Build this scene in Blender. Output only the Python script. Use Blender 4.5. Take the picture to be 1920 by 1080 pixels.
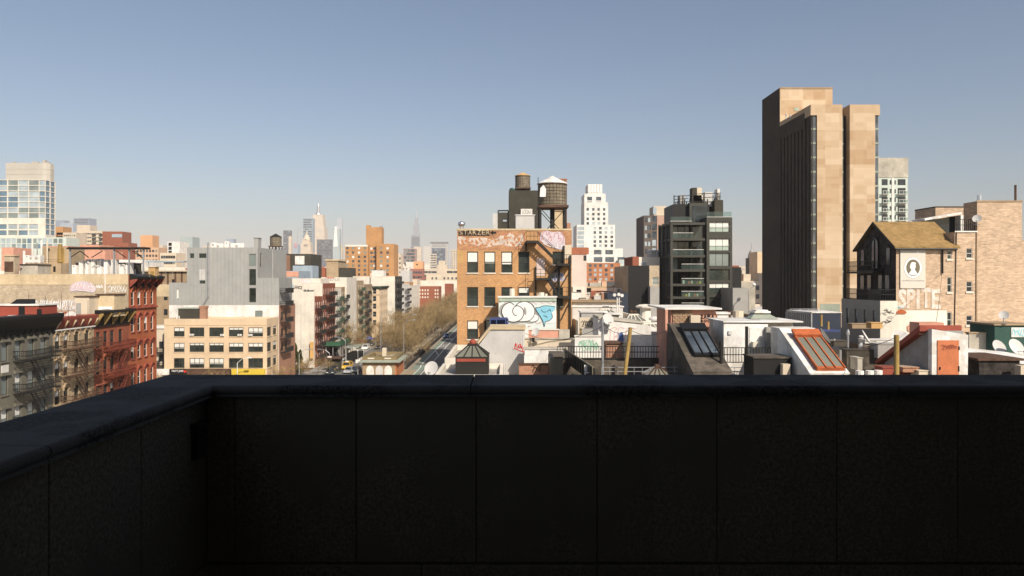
import bpy, math, random
from mathutils import Vector, Matrix
R = math.radians
for o in list(bpy.data.objects): bpy.data.objects.remove(o)
S = bpy.context.scene
COL = S.collection
# ------------------------------------------------------------------ camera, sky, sun, exposure
EYE = 22.5; F = 1340.0; CX = 950.0; CY = 522.0          # eye height (m), focal length and vanishing point in photo pixels
cam = bpy.data.cameras.new('camera'); camo = bpy.data.objects.new('camera', cam); COL.objects.link(camo)
camo.location = (0, 0, EYE); camo.rotation_euler = (R(90), 0, 0)
cam.sensor_width = 36; cam.lens = 36*F/1920
cam.shift_x = (960-CX)/1920; cam.shift_y = -(540-CY)/1920
cam.clip_start = .1; cam.clip_end = 40000
S.camera = camo
SUN_EL, SUN_AZ = 38.0, 150.0                            # azimuth from +Y towards +X: behind the camera, to the right
w = bpy.data.worlds.new('World'); S.world = w; w.use_nodes = True
nt = w.node_tree; bg = nt.nodes['Background']
sky = nt.nodes.new('ShaderNodeTexSky'); sky.sky_type = 'NISHITA'; sky.sun_disc = False
sky.sun_elevation = R(SUN_EL); sky.sun_rotation = R(SUN_AZ); sky.altitude = 20
sky.air_density = 1.0; sky.dust_density = 2.0; sky.ozone_density = 1.3
nt.links.new(sky.outputs[0], bg.inputs[0]); bg.inputs[1].default_value = 0.093
sl = bpy.data.lights.new('sun', 'SUN'); sl.energy = 5.0; sl.angle = R(.5); sl.color = (1, .90, .76)
so = bpy.data.objects.new('sun', sl); COL.objects.link(so)
sdir = Vector((math.sin(R(SUN_AZ))*math.cos(R(SUN_EL)), math.cos(R(SUN_AZ))*math.cos(R(SUN_EL)), math.sin(R(SUN_EL))))
so.rotation_euler = sdir.to_track_quat('Z', 'Y').to_euler(); so.location = (20, -30, 80)
S.view_settings.view_transform = 'Standard'; S.view_settings.look = 'None'
S.view_settings.exposure = 0.22; S.view_settings.gamma = 1
S.render.engine = 'CYCLES'
try:
    S.cycles.max_bounces = 5; S.cycles.volume_bounces = 0
    S.cycles.diffuse_bounces = 3; S.cycles.glossy_bounces = 3; S.cycles.transmission_bounces = 3; S.cycles.transparent_max_bounces = 6
except Exception: pass

# photo pixel + distance -> metres
def X(px, d): return (px-CX)/F*d
def Z(py, d): return EYE-(py-CY)/F*d
def DW(px): return 48*F/(CX-px)        # distance of a pixel column on the west street wall (x = -48)

# ------------------------------------------------------------------ mesh helpers
class MB:
    def __init__(s): s.v = []; s.f = []; s.sm = False
    def quad(s, a, b, c, d):
        n = len(s.v); s.v += [a, b, c, d]; s.f.append((n, n+1, n+2, n+3)); return s
    def poly(s, pts):
        n = len(s.v); s.v += [tuple(p) for p in pts]; s.f.append(tuple(range(n, n+len(pts)))); return s
    def box(s, x0, x1, y0, y1, z0, z1):
        n = len(s.v)
        s.v += [(x0,y0,z0),(x1,y0,z0),(x1,y1,z0),(x0,y1,z0),(x0,y0,z1),(x1,y0,z1),(x1,y1,z1),(x0,y1,z1)]
        s.f += [(n,n+3,n+2,n+1),(n+4,n+5,n+6,n+7),(n,n+1,n+5,n+4),(n+1,n+2,n+6,n+5),(n+2,n+3,n+7,n+6),(n+3,n,n+4,n+7)]
        return s
    def prism(s, pts, vec):               # extrude a planar polygon along vec
        n = len(s.v); k = len(pts); vx, vy, vz = vec
        s.v += [tuple(p) for p in pts]+[(p[0]+vx, p[1]+vy, p[2]+vz) for p in pts]
        s.f.append(tuple(range(n+k-1, n-1, -1))); s.f.append(tuple(range(n+k, n+2*k)))
        for i in range(k):
            j = (i+1) % k; s.f.append((n+i, n+j, n+k+j, n+k+i))
        return s
    def tube(s, p, q, r0, r1=None, n=6, cap=True):
        r1 = r0 if r1 is None else r1
        p = Vector(p); q = Vector(q); d = (q-p)
        if d.length < 1e-6: return s
        d.normalize(); a = d.orthogonal().normalized(); b = d.cross(a); k = len(s.v)
        for (c, r) in ((p, r0), (q, r1)):
            for i in range(n):
                t = 2*math.pi*i/n; s.v.append(tuple(c+a*(r*math.cos(t))+b*(r*math.sin(t))))
        for i in range(n):
            j = (i+1) % n; s.f.append((k+i, k+j, k+n+j, k+n+i))
        if cap:
            s.f.append(tuple(range(k+n-1, k-1, -1))); s.f.append(tuple(range(k+n, k+2*n)))
        return s
    def lathe(s, c, prof, n=16, cap=True):  # prof: list of (r, z) from bottom to top round a vertical axis
        k = len(s.v); m = len(prof)
        for (r, z) in prof:
            for i in range(n):
                t = 2*math.pi*i/n; s.v.append((c[0]+r*math.cos(t), c[1]+r*math.sin(t), c[2]+z))
        for j in range(m-1):
            for i in range(n):
                i2 = (i+1) % n; s.f.append((k+j*n+i, k+j*n+i2, k+(j+1)*n+i2, k+(j+1)*n+i))
        if cap:
            s.f.append(tuple(range(k+n-1, k-1, -1))); s.f.append(tuple(range(k+(m-1)*n, k+m*n)))
        return s
    def bar(s, p, q, a, b=None):          # square bar between two points
        b = a if b is None else b
        p = Vector(p); q = Vector(q); d = q-p
        if d.length < 1e-6: return s
        d.normalize(); up = Vector((0,0,1)) if abs(d.z) < .95 else Vector((1,0,0))
        x = d.cross(up).normalized()*(a/2); y = x.cross(d).normalized()*(b/2); k = len(s.v)
        for c in (p, q):
            for (i, j) in ((-1,-1),(1,-1),(1,1),(-1,1)): s.v.append(tuple(c+x*i+y*j))
        s.f += [(k,k+3,k+2,k+1),(k+4,k+5,k+6,k+7)]+[(k+i,k+(i+1)%4,k+4+(i+1)%4,k+4+i) for i in range(4)]
        return s
    def mesh(s, name, mat, off=(0,0,0), smooth=False):
        me = bpy.data.meshes.new(name)
        ox, oy, oz = off
        me.from_pydata([(a-ox, b-oy, c-oz) for (a, b, c) in s.v], [], s.f)
        if smooth or s.sm: me.polygons.foreach_set('use_smooth', [True]*len(me.polygons))
        me.materials.append(mat); me.update()
        return me

WLOC = {}                                  # world place of each thing's base
def link(name, me, parent=None, loc=(0,0,0), rz=0):
    o = bpy.data.objects.new(name, me); COL.objects.link(o)
    o.location = loc
    if rz: o.rotation_euler = (0, 0, rz)
    if parent is not None: o.parent = parent
    return o
def thing(name, label, cat, loc, group=None):
    o = bpy.data.objects.new(name, None); COL.objects.link(o); o.location = loc; o.empty_display_size = .3
    o['label'] = label; o['category'] = cat
    if group: o['group'] = group
    WLOC[o.name] = tuple(loc); return o
def part(name, mb, mat, parent, smooth=False):   # mb in world coordinates
    off = WLOC[parent.name]
    o = link(name, mb.mesh(name, mat, off, smooth), parent)
    WLOC[o.name] = off; return o
def single(name, mb, mat, label, cat, group=None, smooth=False, base=None):
    xs = [v[0] for v in mb.v]; ys = [v[1] for v in mb.v]; zs = [v[2] for v in mb.v]
    b = base or ((min(xs)+max(xs))/2, (min(ys)+max(ys))/2, min(zs))
    o = link(name, mb.mesh(name, mat, b, smooth), None, b); o['label'] = label; o['category'] = cat
    if group: o['group'] = group
    WLOC[o.name] = b; return o
def structure(name, mb, mat, kind='structure', smooth=False):
    o = link(name, mb.mesh(name, mat, (0,0,0), smooth)); o['kind'] = kind; WLOC[o.name] = (0,0,0); return o
def rel(parent, p):
    o = WLOC[parent.name]; return (p[0]-o[0], p[1]-o[1], p[2]-o[2])

# ------------------------------------------------------------------ materials
MATS = {}
def mat(name, col, rough=.85, var=.15, scale=.35, fine=6, streak=.0, brick=None, metal=0, bump=0, spec=.3, col2=None, patch=None, coat=0):
    if name in MATS: return MATS[name]
    m = bpy.data.materials.new(name); m.use_nodes = True; t = m.node_tree; N = t.nodes; L = t.links
    b = N['Principled BSDF']; b.inputs['Roughness'].default_value = rough; b.inputs['Metallic'].default_value = metal
    b.inputs['Specular IOR Level'].default_value = spec
    if coat: b.inputs['Coat Weight'].default_value = coat; b.inputs['Coat Roughness'].default_value = .05
    g = N.new('ShaderNodeNewGeometry')
    def noise(sc, det=4, vec=None, ro=.6):
        n = N.new('ShaderNodeTexNoise'); n.inputs['Scale'].default_value = sc; n.inputs['Detail'].default_value = det; n.inputs['Roughness'].default_value = ro
        L.new(vec or g.outputs['Position'], n.inputs['Vector']); return n.outputs['Fac']
    def mix(fac, a, c, mode='MIX'):
        x = N.new('ShaderNodeMix'); x.data_type = 'RGBA'; x.blend_type = mode
        for (k, v) in ((0, fac), (6, a), (7, c)):
            if hasattr(v, 'links'): L.new(v, x.inputs[k])
            else: x.inputs[k].default_value = v if k == 0 else (*v[:3], 1)
        return x.outputs[2]
    def ramp(fac, lo, hi, a=0., c=1.):
        r = N.new('ShaderNodeMapRange'); r.inputs[1].default_value = lo; r.inputs[2].default_value = hi; r.inputs[3].default_value = a; r.inputs[4].default_value = c
        L.new(fac, r.inputs[0]); return r.outputs[0]
    dark = tuple(c*(1-var*1.6) for c in col); lite = tuple(min(.92, c*(1+var)) for c in col)
    c = mix(ramp(noise(scale, 5), .3, .7), dark, lite)
    if col2: c = mix(ramp(noise(patch or .15, 3), .48, .56), c, col2)
    f = ramp(noise(fine, 3), .25, .75, 1-var*.9, 1+var*.7)
    if brick:
        sx = N.new('ShaderNodeSeparateXYZ'); L.new(g.outputs['Position'], sx.inputs[0])
        ad = N.new('ShaderNodeMath'); L.new(sx.outputs[0], ad.inputs[0]); L.new(sx.outputs[1], ad.inputs[1])
        cb = N.new('ShaderNodeCombineXYZ'); L.new(ad.outputs[0], cb.inputs[0]); L.new(sx.outputs[2], cb.inputs[1])
        bt = N.new('ShaderNodeTexBrick'); L.new(cb.outputs[0], bt.inputs['Vector'])
        bt.inputs['Scale'].default_value = 1; bt.inputs['Brick Width'].default_value = brick[1]; bt.inputs['Row Height'].default_value = brick[2]
        bt.inputs['Mortar Size'].default_value = brick[3]; bt.inputs['Bias'].default_value = 0
        bt.inputs['Color1'].default_value = (.72,.72,.72,1); bt.inputs['Color2'].default_value = (1.15,1.15,1.15,1); bt.inputs['Mortar'].default_value = (1,1,1,1)
        c = mix(1., c, bt.outputs['Color'], 'MULTIPLY'); c = mix(bt.outputs['Fac'], c, brick[0])
    if streak:
        mp = N.new('ShaderNodeMapping'); mp.inputs['Scale'].default_value = (1, 1, .07); L.new(g.outputs['Position'], mp.inputs[0])
        s2 = ramp(noise(1.1, 4, mp.outputs[0]), .45, .75, 0, streak); c = mix(s2, c, tuple(k*.45 for k in col))
    cb2 = N.new('ShaderNodeCombineColor')
    for i in range(3): L.new(f, cb2.inputs[i])
    c = mix(1., c, cb2.outputs[0], 'MULTIPLY')
    L.new(c, b.inputs['Base Color'])
    if bump:
        bp = N.new('ShaderNodeBump'); bp.inputs['Strength'].default_value = .6; bp.inputs['Distance'].default_value = bump
        L.new(noise(fine*2, 4), bp.inputs['Height']); L.new(bp.outputs[0], b.inputs['Normal'])
    MATS[name] = m; return m
def glass(name, col=(.02,.026,.03), rough=.04, spec=.6, wav=.012, sc=1.2):
    if name in MATS: return MATS[name]
    m = bpy.data.materials.new(name); m.use_nodes = True; t = m.node_tree; N = t.nodes; L = t.links
    b = N['Principled BSDF']; b.inputs['Roughness'].default_value = rough; b.inputs['Specular IOR Level'].default_value = spec
    g = N.new('ShaderNodeNewGeometry'); n = N.new('ShaderNodeTexNoise'); n.inputs['Scale'].default_value = sc; n.inputs['Detail'].default_value = 1
    L.new(g.outputs['Position'], n.inputs['Vector'])
    r = N.new('ShaderNodeValToRGB'); r.color_ramp.elements[0].position = .35; r.color_ramp.elements[1].position = .7
    r.color_ramp.elements[0].color = (*[c*.5 for c in col], 1); r.color_ramp.elements[1].color = (*[min(1, c*1.6) for c in col], 1)
    n2 = N.new('ShaderNodeTexNoise'); n2.inputs['Scale'].default_value = .55; L.new(g.outputs['Position'], n2.inputs['Vector'])
    if max(col) > .1: n2.inputs['Scale'].default_value = .16; r.color_ramp.elements[0].color = (*[c*.8 for c in col], 1); r.color_ramp.elements[1].color = (*[min(1, c*1.25) for c in col], 1)
    L.new(n2.outputs['Fac'], r.inputs[0]); L.new(r.outputs[0], b.inputs['Base Color'])
    bp = N.new('ShaderNodeBump'); bp.inputs['Distance'].default_value = wav; L.new(n.outputs['Fac'], bp.inputs['Height']); L.new(bp.outputs[0], b.inputs['Normal'])
    MATS[name] = m; return m
BR = lambda c: (c, .22, .075, .012)
M = dict(
 granite=mat('granite', (.060,.055,.050), .8, .5, 55, 190, bump=.002, spec=.08, col2=(.085,.08,.072), patch=1.7),
 granite_dark=mat('granite_dark', (.14,.12,.085), .85, .32, 60, 200, bump=.002, spec=.1, streak=.55, col2=(.115,.10,.07), patch=1.1),
 tile=mat('tile', (.42,.38,.33), .8, .2, 6, 60),
 plaster_dark=mat('pale_plaster', (.5,.46,.40), .9, .1),
 asphalt=mat('asphalt', (.15,.145,.135), .9, .2, .12, 4), bike=mat('bike_green', (.21,.26,.215), .9, .14, .5, 4), tanroad=mat('tan_paving', (.33,.27,.19), .9, .15, .4, 3),
 pave=mat('pavement', (.30,.28,.25), .9, .14, .5, 3), kerb=mat('kerb_stone', (.36,.34,.31), .9, .1), mark=mat('road_paint', (.72,.72,.69), .8, .12, 1.5, 6),
 ground=mat('city_ground', (.16,.15,.14), .95, .2, .02, .5), soil=mat('soil', (.13,.10,.07), .95, .3, .6, 5),
 iron=mat('black_iron', (.028,.027,.026), .6, .2), irong=mat('green_iron', (.05,.085,.055), .6, .2), ironr=mat('red_iron', (.17,.04,.025), .6, .2), steel=mat('dark_steel', (.022,.020,.017), .55, .2),
 rust=mat('rusty_iron', (.10,.055,.035), .8, .3, 1.5), galv=mat('galvanised', (.45,.46,.47), .4, .15, 1, metal=.6), alum=mat('aluminium', (.75,.76,.78), .25, .08, metal=.9),
 white=mat('white_paint', (.73,.70,.655), .85, .13, .6, 4, streak=.4), white2=mat('warm_white_stucco', (.70,.645,.555), .9, .10, .25, 3, streak=.22), cream=mat('cream_brick', (.66,.50,.335), .9, .08, .3, 3, streak=.12),
 lwhite=mat('bright_white_membrane', (.75,.73,.70), .75, .13, .8, 4, streak=.3, col2=(.58,.55,.50), patch=.7), greyroof=mat('grey_roofing', (.30,.29,.28), .9, .2, .4), tarroof=mat('tar_roof', (.07,.06,.047), .9, .3, .4, 3, col2=(.12,.10,.08), patch=.5), silverroof=mat('silver_coated_roof', (.47,.45,.415), .8, .2, .35, 3, col2=(.30,.28,.25), patch=.35),
 loft=mat('orange_tan_brick', (.52,.245,.085), .9, .12, .25, 2, brick=BR((.46,.33,.20)), streak=.18), loftpaint=mat('faded_white_paint', (.62,.53,.46), .95, .2, 1.2, 5, col2=(.42,.19,.085), patch=2.4), loftred=mat('weathered_red_brick', (.40,.165,.075), .95, .2, .5, 3, brick=BR((.44,.28,.18)), col2=(.48,.24,.10), patch=.8),
 redb=mat('red_painted_brick', (.39,.115,.05), .85, .15, .4, 3, streak=.2), redb2=mat('brown_red_brick', (.285,.092,.05), .85, .18, .4, 3, streak=.2), brick=mat('red_brick', (.37,.15,.08), .9, .15, .4, 3, brick=BR((.42,.30,.22))),
 tanwall=mat('tan_stucco', (.42,.315,.20), .9, .12, .5, 3, streak=.25), greyb=mat('grey_green_paint', (.155,.143,.112), .85, .12, .4, 3, streak=.2), partyb=mat('weathered_tan_brick', (.43,.34,.235), .95, .22, .3, 2, brick=BR((.48,.40,.30)), streak=.15),
 partycap=mat('pale_render', (.57,.45,.29), .95, .14, .4, 3, streak=.3), brownb=mat('brown_brick', (.33,.24,.15), .9, .14, .4, 3), goldb=mat('orange_brick', (.44,.235,.10), .9, .1, .2, 1), salmon=mat('salmon_paint', (.60,.31,.22), .9, .12, .5, 3, streak=.25), rosb=mat('rose_brick', (.30,.10,.06), .9, .12, .3), 
 limes=mat('limestone', (.58,.49,.385), .9, .08, .1, .6), paleb=mat('pale_beige', (.60,.51,.39), .9, .1, .15, 1), darkg=mat('charcoal_stucco', (.055,.05,.038), .9, .15, .4, 2), metalg=mat('grey_zinc', (.33,.33,.315), .55, .06, .4, 2), metalk=mat('black_metal', (.052,.05,.041), .6, .12, .5), bluegrey=mat('blue_grey', (.33,.40,.46), .7, .08),
 sandb=mat('sand_brick', (.53,.395,.28), .95, .14, 1.1, 5, brick=((.46,.33,.225), .42, .13, .022)), shingle=mat('ochre_shingle', (.30,.195,.085), .9, .18, .9, 5, brick=((.27,.17,.06), .35, .16, .03)), darkstone=mat('dark_rubble_stone', (.05,.042,.038), .95, .5, 1.6, 4), mural=mat('pale_mural_paint', (.60,.66,.64), .85, .06, .5), sage=mat('sage_paint', (.36,.42,.34), .85, .1), ltgrey=mat('light_grey_siding', (.52,.505,.485), .8, .08, .6),
 wood=mat('weathered_wood', (.21,.18,.13), .9, .25, .8, 3, streak=.5), woody=mat('yellow_wood', (.33,.22,.075), .85, .2, .8), tanroofw=mat('new_wood', (.52,.32,.13), .9, .15, .8), orange=mat('orange_paint', (.44,.115,.04), .7, .18, 2), doorred=mat('terracotta_paint', (.52,.17,.075), .8, .12, 1.2, 5), redp=mat('red_paint', (.30,.065,.042), .7, .12), maroon=mat('maroon_paint', (.28,.07,.045), .8, .15), navy=mat('navy_paint', (.03,.038,.06), .7, .12), greenp=mat('green_board', (.035,.10,.055), .8, .15), teal=mat('dark_teal', (.03,.075,.06), .8, .15),
 blind=mat('window_blind', (.70,.69,.64), .6, .06, .7, coat=.6), frame=mat('dark_window_frame', (.045,.043,.04), .5, .1), framew=mat('white_window_frame', (.66,.64,.60), .6, .08), frameg=mat('grey_window_frame', (.20,.20,.18), .5, .1), gold=mat('gilded', (.62,.45,.16), .4, .1, .05),
 black=mat('black_paint', (.012,.012,.012), .5, .1), pinkp=mat('pink_spray', (.62,.30,.33), .9, .1), bluep=mat('sky_blue_spray', (.22,.50,.63), .9, .08), redsp=mat('red_spray', (.60,.04,.03), .9, .08), greensp=mat('green_spray', (.30,.55,.40), .9, .1), whitesp=mat('white_spray', (.74,.73,.72), .9, .06), greysp=mat('grey_spray', (.33,.32,.30), .9, .1), bluesp=mat('blue_spray', (.10,.15,.33), .9, .1), cyansp=mat('cyan_spray', (.30,.62,.68), .9, .06), mauvesp=mat('mauve_spray', (.55,.48,.52), .9, .12),
 bark=mat('bark', (.24,.19,.125), .95, .25, 1), twig=mat('twigs', (.33,.235,.115), .95, .45, .5, 3), leaf=mat('dark_evergreen_leaves', (.10,.105,.03), .9, .3, 1), dry=mat('dry_leaves', (.30,.16,.06), .9, .3, 1),
 yellow=mat('yellow_taxi_paint', (.72,.40,.02), .3, .04, spec=.5, coat=.5), carw=mat('white_car_paint', (.75,.75,.74), .3, .03, coat=.5), carblk=mat('dark_car_paint', (.03,.032,.038), .3, .05, coat=.5), cargr=mat('silver_car_paint', (.35,.36,.38), .3, .05, coat=.5), tyre=mat('tyre_rubber', (.02,.02,.02), .9, .1), lampred=mat('red_lens', (.45,.02,.02), .3, .05), signy=mat('yellow_sign', (.62,.46,.05), .7, .06), grngl=mat('greenish_metal', (.30,.33,.27), .6, .12), panelg=mat('pale_green_panel', (.52,.575,.52), .8, .06), tarp=mat('blue_tarp', (.05,.07,.20), .7, .12), conc=mat('stained_concrete', (.46,.42,.35), .9, .18, .35, 2, streak=.4), hotelbrown=mat('brown_metal', (.34,.215,.115), .7, .1))
G = dict(dark=glass('dark_glass'), green=glass('green_glass', (.03,.038,.033), .05), pale=glass('pale_glass', (.20,.235,.225), .08, .6), blue=glass('blue_glass', (.12,.19,.25), .05, .9), skyg=glass('sky_glass', (.36,.42,.45), .1, .8), far=glass('far_glass', (.07,.085,.10), .1), rail=glass('rail_glass', (.16,.20,.19), .05, .9), sklt=glass('skylight_glass', (.17,.17,.135), .25, .5))
def railglass():
    m = G['rail']; t = m.node_tree; N = t.nodes; L = t.links
    tr = N.new('ShaderNodeBsdfTransparent'); tr.inputs[0].default_value = (.82,.90,.87,1); mx = N.new('ShaderNodeMixShader'); mx.inputs[0].default_value = .16
    L.new(tr.outputs[0], mx.inputs[1]); L.new(N['Principled BSDF'].outputs[0], mx.inputs[2]); L.new(mx.outputs[0], N['Material Output'].inputs[0])
railglass()
# ------------------------------------------------------------------ facades and windows
class Face:            # a vertical wall plane: origin, direction of u; ang 0 faces south, 90 east, -90 west
    def __init__(s, ox, oy, ang):
        s.o = (ox, oy); s.a = R(ang); s.c = math.cos(s.a); s.s = math.sin(s.a)
        s.c = round(s.c, 9); s.s = round(s.s, 9); s.n = (s.s, -s.c)
    def p(s, u, z, out=0): return (s.o[0]+u*s.c+s.n[0]*out, s.o[1]+u*s.s+s.n[1]*out, z)
def facade(mb, f, W, z0, z1, holes, dep=.22):
    us = sorted({0., W}|{max(0, h[0]) for h in holes}|{min(W, h[0]+h[2]) for h in holes})
    zs = sorted({z0, z1}|{max(z0, h[1]) for h in holes}|{min(z1, h[1]+h[3]) for h in holes})
    for i in range(len(us)-1):
        if us[i+1]-us[i] < 1e-5: continue
        j = 0
        while j < len(zs)-1:
            cu = (us[i]+us[i+1])/2
            def inh(k):
                cz = (zs[k]+zs[k+1])/2
                return any(h[0] < cu < h[0]+h[2] and h[1] < cz < h[1]+h[3] for h in holes)
            if inh(j): j += 1; continue
            k = j
            while k+1 < len(zs)-1 and not inh(k+1): k += 1
            mb.quad(f.p(us[i], zs[j]), f.p(us[i+1], zs[j]), f.p(us[i+1], zs[k+1]), f.p(us[i], zs[k+1]))
            j = k+1
    for h in holes:
        a, b, z, t = max(0, h[0]), min(W, h[0]+h[2]), max(z0, h[1]), min(z1, h[1]+h[3])
        mb.quad(f.p(a,z), f.p(b,z), f.p(b,z,-dep), f.p(a,z,-dep)); mb.quad(f.p(a,t,-dep), f.p(b,t,-dep), f.p(b,t), f.p(a,t))
        mb.quad(f.p(a,z), f.p(a,z,-dep), f.p(a,t,-dep), f.p(a,t)); mb.quad(f.p(b,z,-dep), f.p(b,z), f.p(b,t), f.p(b,t,-dep))
CACHE = {}
def cached(key, fn):
    if key not in CACHE: CACHE[key] = fn()
    return CACHE[key]
def frame_mesh(w, h, nx, ny, fm, t=.06, rec=.10):
    def mk():
        mb = MB(); e = .012; y0, y1 = rec, rec+.07
        mb.box(e, t, y0, y1, e, h-e); mb.box(w-t, w-e, y0, y1, e, h-e); mb.box(t, w-t, y0, y1, e, t); mb.box(t, w-t, y0, y1, h-t, h-e)
        for i in range(1, nx): x = w*i/nx; mb.box(x-t*.4, x+t*.4, y0+.004, y1, t, h-t)
        for j in range(1, ny): z = h*j/ny; mb.box(t, w-t, y0-.01, y1-.004, z-t*.45, z+t*.45)
        return mb.mesh('window', fm)
    return cached(('fr', round(w,2), round(h,2), nx, ny, fm.name, t, rec), mk)
def quad_mesh(key, w, h, y, m, x0=0, z0=0, name='pane'):
    return cached((name, key, round(w,2), round(h,2), round(y,3), round(x0,2), round(z0,2), m.name), lambda: MB().quad((x0,y,z0),(x0+w,y,z0),(x0+w,y,z0+h),(x0,y,z0+h)).mesh(name, m))
def box_mesh(key, b, m, name): return cached((name, key, tuple(round(k,3) for k in b), m.name), lambda: MB().box(*b).mesh(name, m))
RND = random.Random(7)
def window(T, f, hole, fm, gm, nx=1, ny=2, blind=0., sill=None, hood=None, t=.06, rec=.10, bm=None):
    u, z, w, h = hole[:4]
    loc = rel(T, f.p(u, z)); o = link('window', frame_mesh(w, h, nx, ny, fm, t, rec), T, loc, f.a)
    y = rec+.045
    bl = blind if RND.random() < .999 else 0
    if blind > 0:
        hb = h*blind
        link('blind', quad_mesh('b', w-.03, hb-.02, y, bm or M['blind'], .015, h-hb, 'blind'), o)
        if blind < .97: link('pane', quad_mesh('p', w-.03, h-hb-.02, y, gm, .015, .015), o)
    else: link('pane', quad_mesh('p', w-.03, h-.03, y, gm, .015, .015), o)
    if sill: link('sill', box_mesh('s', (-.08, w+.08, -.10, .02, -.14, -.003), sill, 'sill'), o)
    if hood:
        k, hm = hood
        def mk():
            mb = MB()
            if k == 'flat': mb.box(-.15, w+.15, -.22, .02, h+.02, h+.22); mb.box(-.10, w+.10, -.12, .02, h+.22, h+.30)
            elif k == 'arch':
                n = 9; pts = [(-.12+(w+.24)*i/n, h+.06+.36*math.sin(math.pi*i/n)) for i in range(n+1)]
                for i in range(n):
                    (a, za), (b, zb) = pts[i], pts[i+1]
                    mb.prism([(a,-.2,za),(b,-.2,zb),(b,-.2,zb+.16),(a,-.2,za+.16)], (0,.22,0))
                mb.prism([(p[0], -.05, p[1]) for p in pts], (0,.06,0))
            elif k == 'peak':
                c = w/2
                for sgn in (-1, 1): mb.prism([(c+sgn*(c+.18),-.22,h+.08),(c,-.22,h+.36),(c,-.22,h+.52),(c+sgn*(c+.18),-.22,h+.24)][::sgn], (0,.24,0))
                mb.box(-.12, w+.12, -.14, .02, h+.0, h+.12)
            if k != 'flat':
                mb.box(-.14, -.02, -.14, .02, h-.25, h+.05); mb.box(w+.02, w+.14, -.14, .02, h-.25, h+.05)
            return mb.mesh('hood', hm)
        link('hood', cached(('hood', k, round(w,2), round(h,2), hm.name), mk), o)
    return o
def simple_windows(T, f, holes, m, dep=.14, name='window', mats=None):   # glass sheets set back in the openings of far walls
    for h in holes:
        mm = RND.choice(mats) if mats else m
        link(name, cached((name, round(h[2],2), round(h[3],2), dep, mm.name), lambda: MB().quad((.0,dep,.0),(h[2],dep,.0),(h[2],dep,h[3]),(0,dep,h[3])).mesh(name, mm)), T, rel(T, f.p(h[0], h[1])), f.a)
def shell(mb, x0, x1, y0, y1, z0, z1, faces, par=.5, t=.3, dep=.22):
    fs = {'S': (Face(x0,y0,0), x1-x0), 'E': (Face(x1,y0,90), y1-y0), 'W': (Face(x0,y1,-90), y1-y0), 'N': (Face(x1,y1,180), x1-x0)}
    for k, (f, W) in fs.items(): facade(mb, f, W, z0, z1, faces.get(k, []), dep)
    a, b, c, d = x0+t, x1-t, y0+t, y1-t; r = z1-par
    o = [(x0,y0),(x1,y0),(x1,y1),(x0,y1)]; n = [(a,c),(b,c),(b,d),(a,d)]
    for i in range(4):
        j = (i+1) % 4
        mb.quad((*o[i],z1), (*o[j],z1), (*n[j],z1), (*n[i],z1)); mb.quad((*n[i],z1), (*n[j],z1), (*n[j],r), (*n[i],r))
    return fs, (a, b, c, d, r)
def bld(name, label, cat, x0, x1, y0, y1, z1, wm, rm, faces={}, par=.5, z0=0., group=None, far=None, dep=.22, win=None, mats=None):
    T = thing(name, label, cat, ((x0+x1)/2, (y0+y1)/2, z0), group)
    mb = MB(); fs, (a, b, c, d, r) = shell(mb, x0, x1, y0, y1, z0, z1, faces, par, .3, dep)
    part('wall', mb, wm, T)
    part('roof', MB().quad((a,c,r),(b,c,r),(b,d,r),(a,d,r)), rm, T)
    for k, hs in faces.items():
        if far: simple_windows(T, fs[k][0], hs, far, min(dep, .14), mats=mats)
        elif win:
            for h in hs: win(T, fs[k][0], h)
    return T, {k: v[0] for k, v in fs.items()}
def gridh(us, zs, w, h): return [(u, z, w, h) for z in zs for u in us]
def sp(a, b, n, w): return [a+(b-a-w)*i/(n-1) if n > 1 else (a+b-w)/2 for i in range(n)]   # n left edges from a to b
# ------------------------------------------------------------------ cornices, fire escapes, railings
def cornice(T, f, u0, u1, prof, m, brk=None, nb=0, name='cornice'):
    mb = MB(); k = len(prof)
    mb.prism([f.p(u0, z, n) for (n, z) in prof], tuple(Vector(f.p(u1,0))-Vector(f.p(u0,0))))
    c = part(name, mb, m, T)
    if brk:
        bm, pts, wd = brk
        me = cached(('brk', tuple(pts), wd, bm.name), lambda: MB().prism([(0,-n,z) for (n, z) in pts], (wd,0,0)).mesh('bracket', bm))
        for i in range(nb): link('bracket', me, c, rel(T, f.p(u0+(u1-u0-wd)*i/(nb-1), 0)), f.a)
    return c
def rail_mesh(L, h, m, step=.16, th=.022, both=None):
    def mk():
        mb = MB()
        for z in (.06, h*.55, h): mb.box(0, L, -th, th, z-th, z+th)
        n = max(2, int(L/step))
        for i in range(n+1): x = L*i/n; mb.box(x-th*.7, x+th*.7, -th*.6, th*.6, 0 if i % 6 == 0 else .06, h)
        return mb.mesh('railing', m)
    return cached(('rail', round(L,2), h, m.name, step, th), mk)
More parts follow.
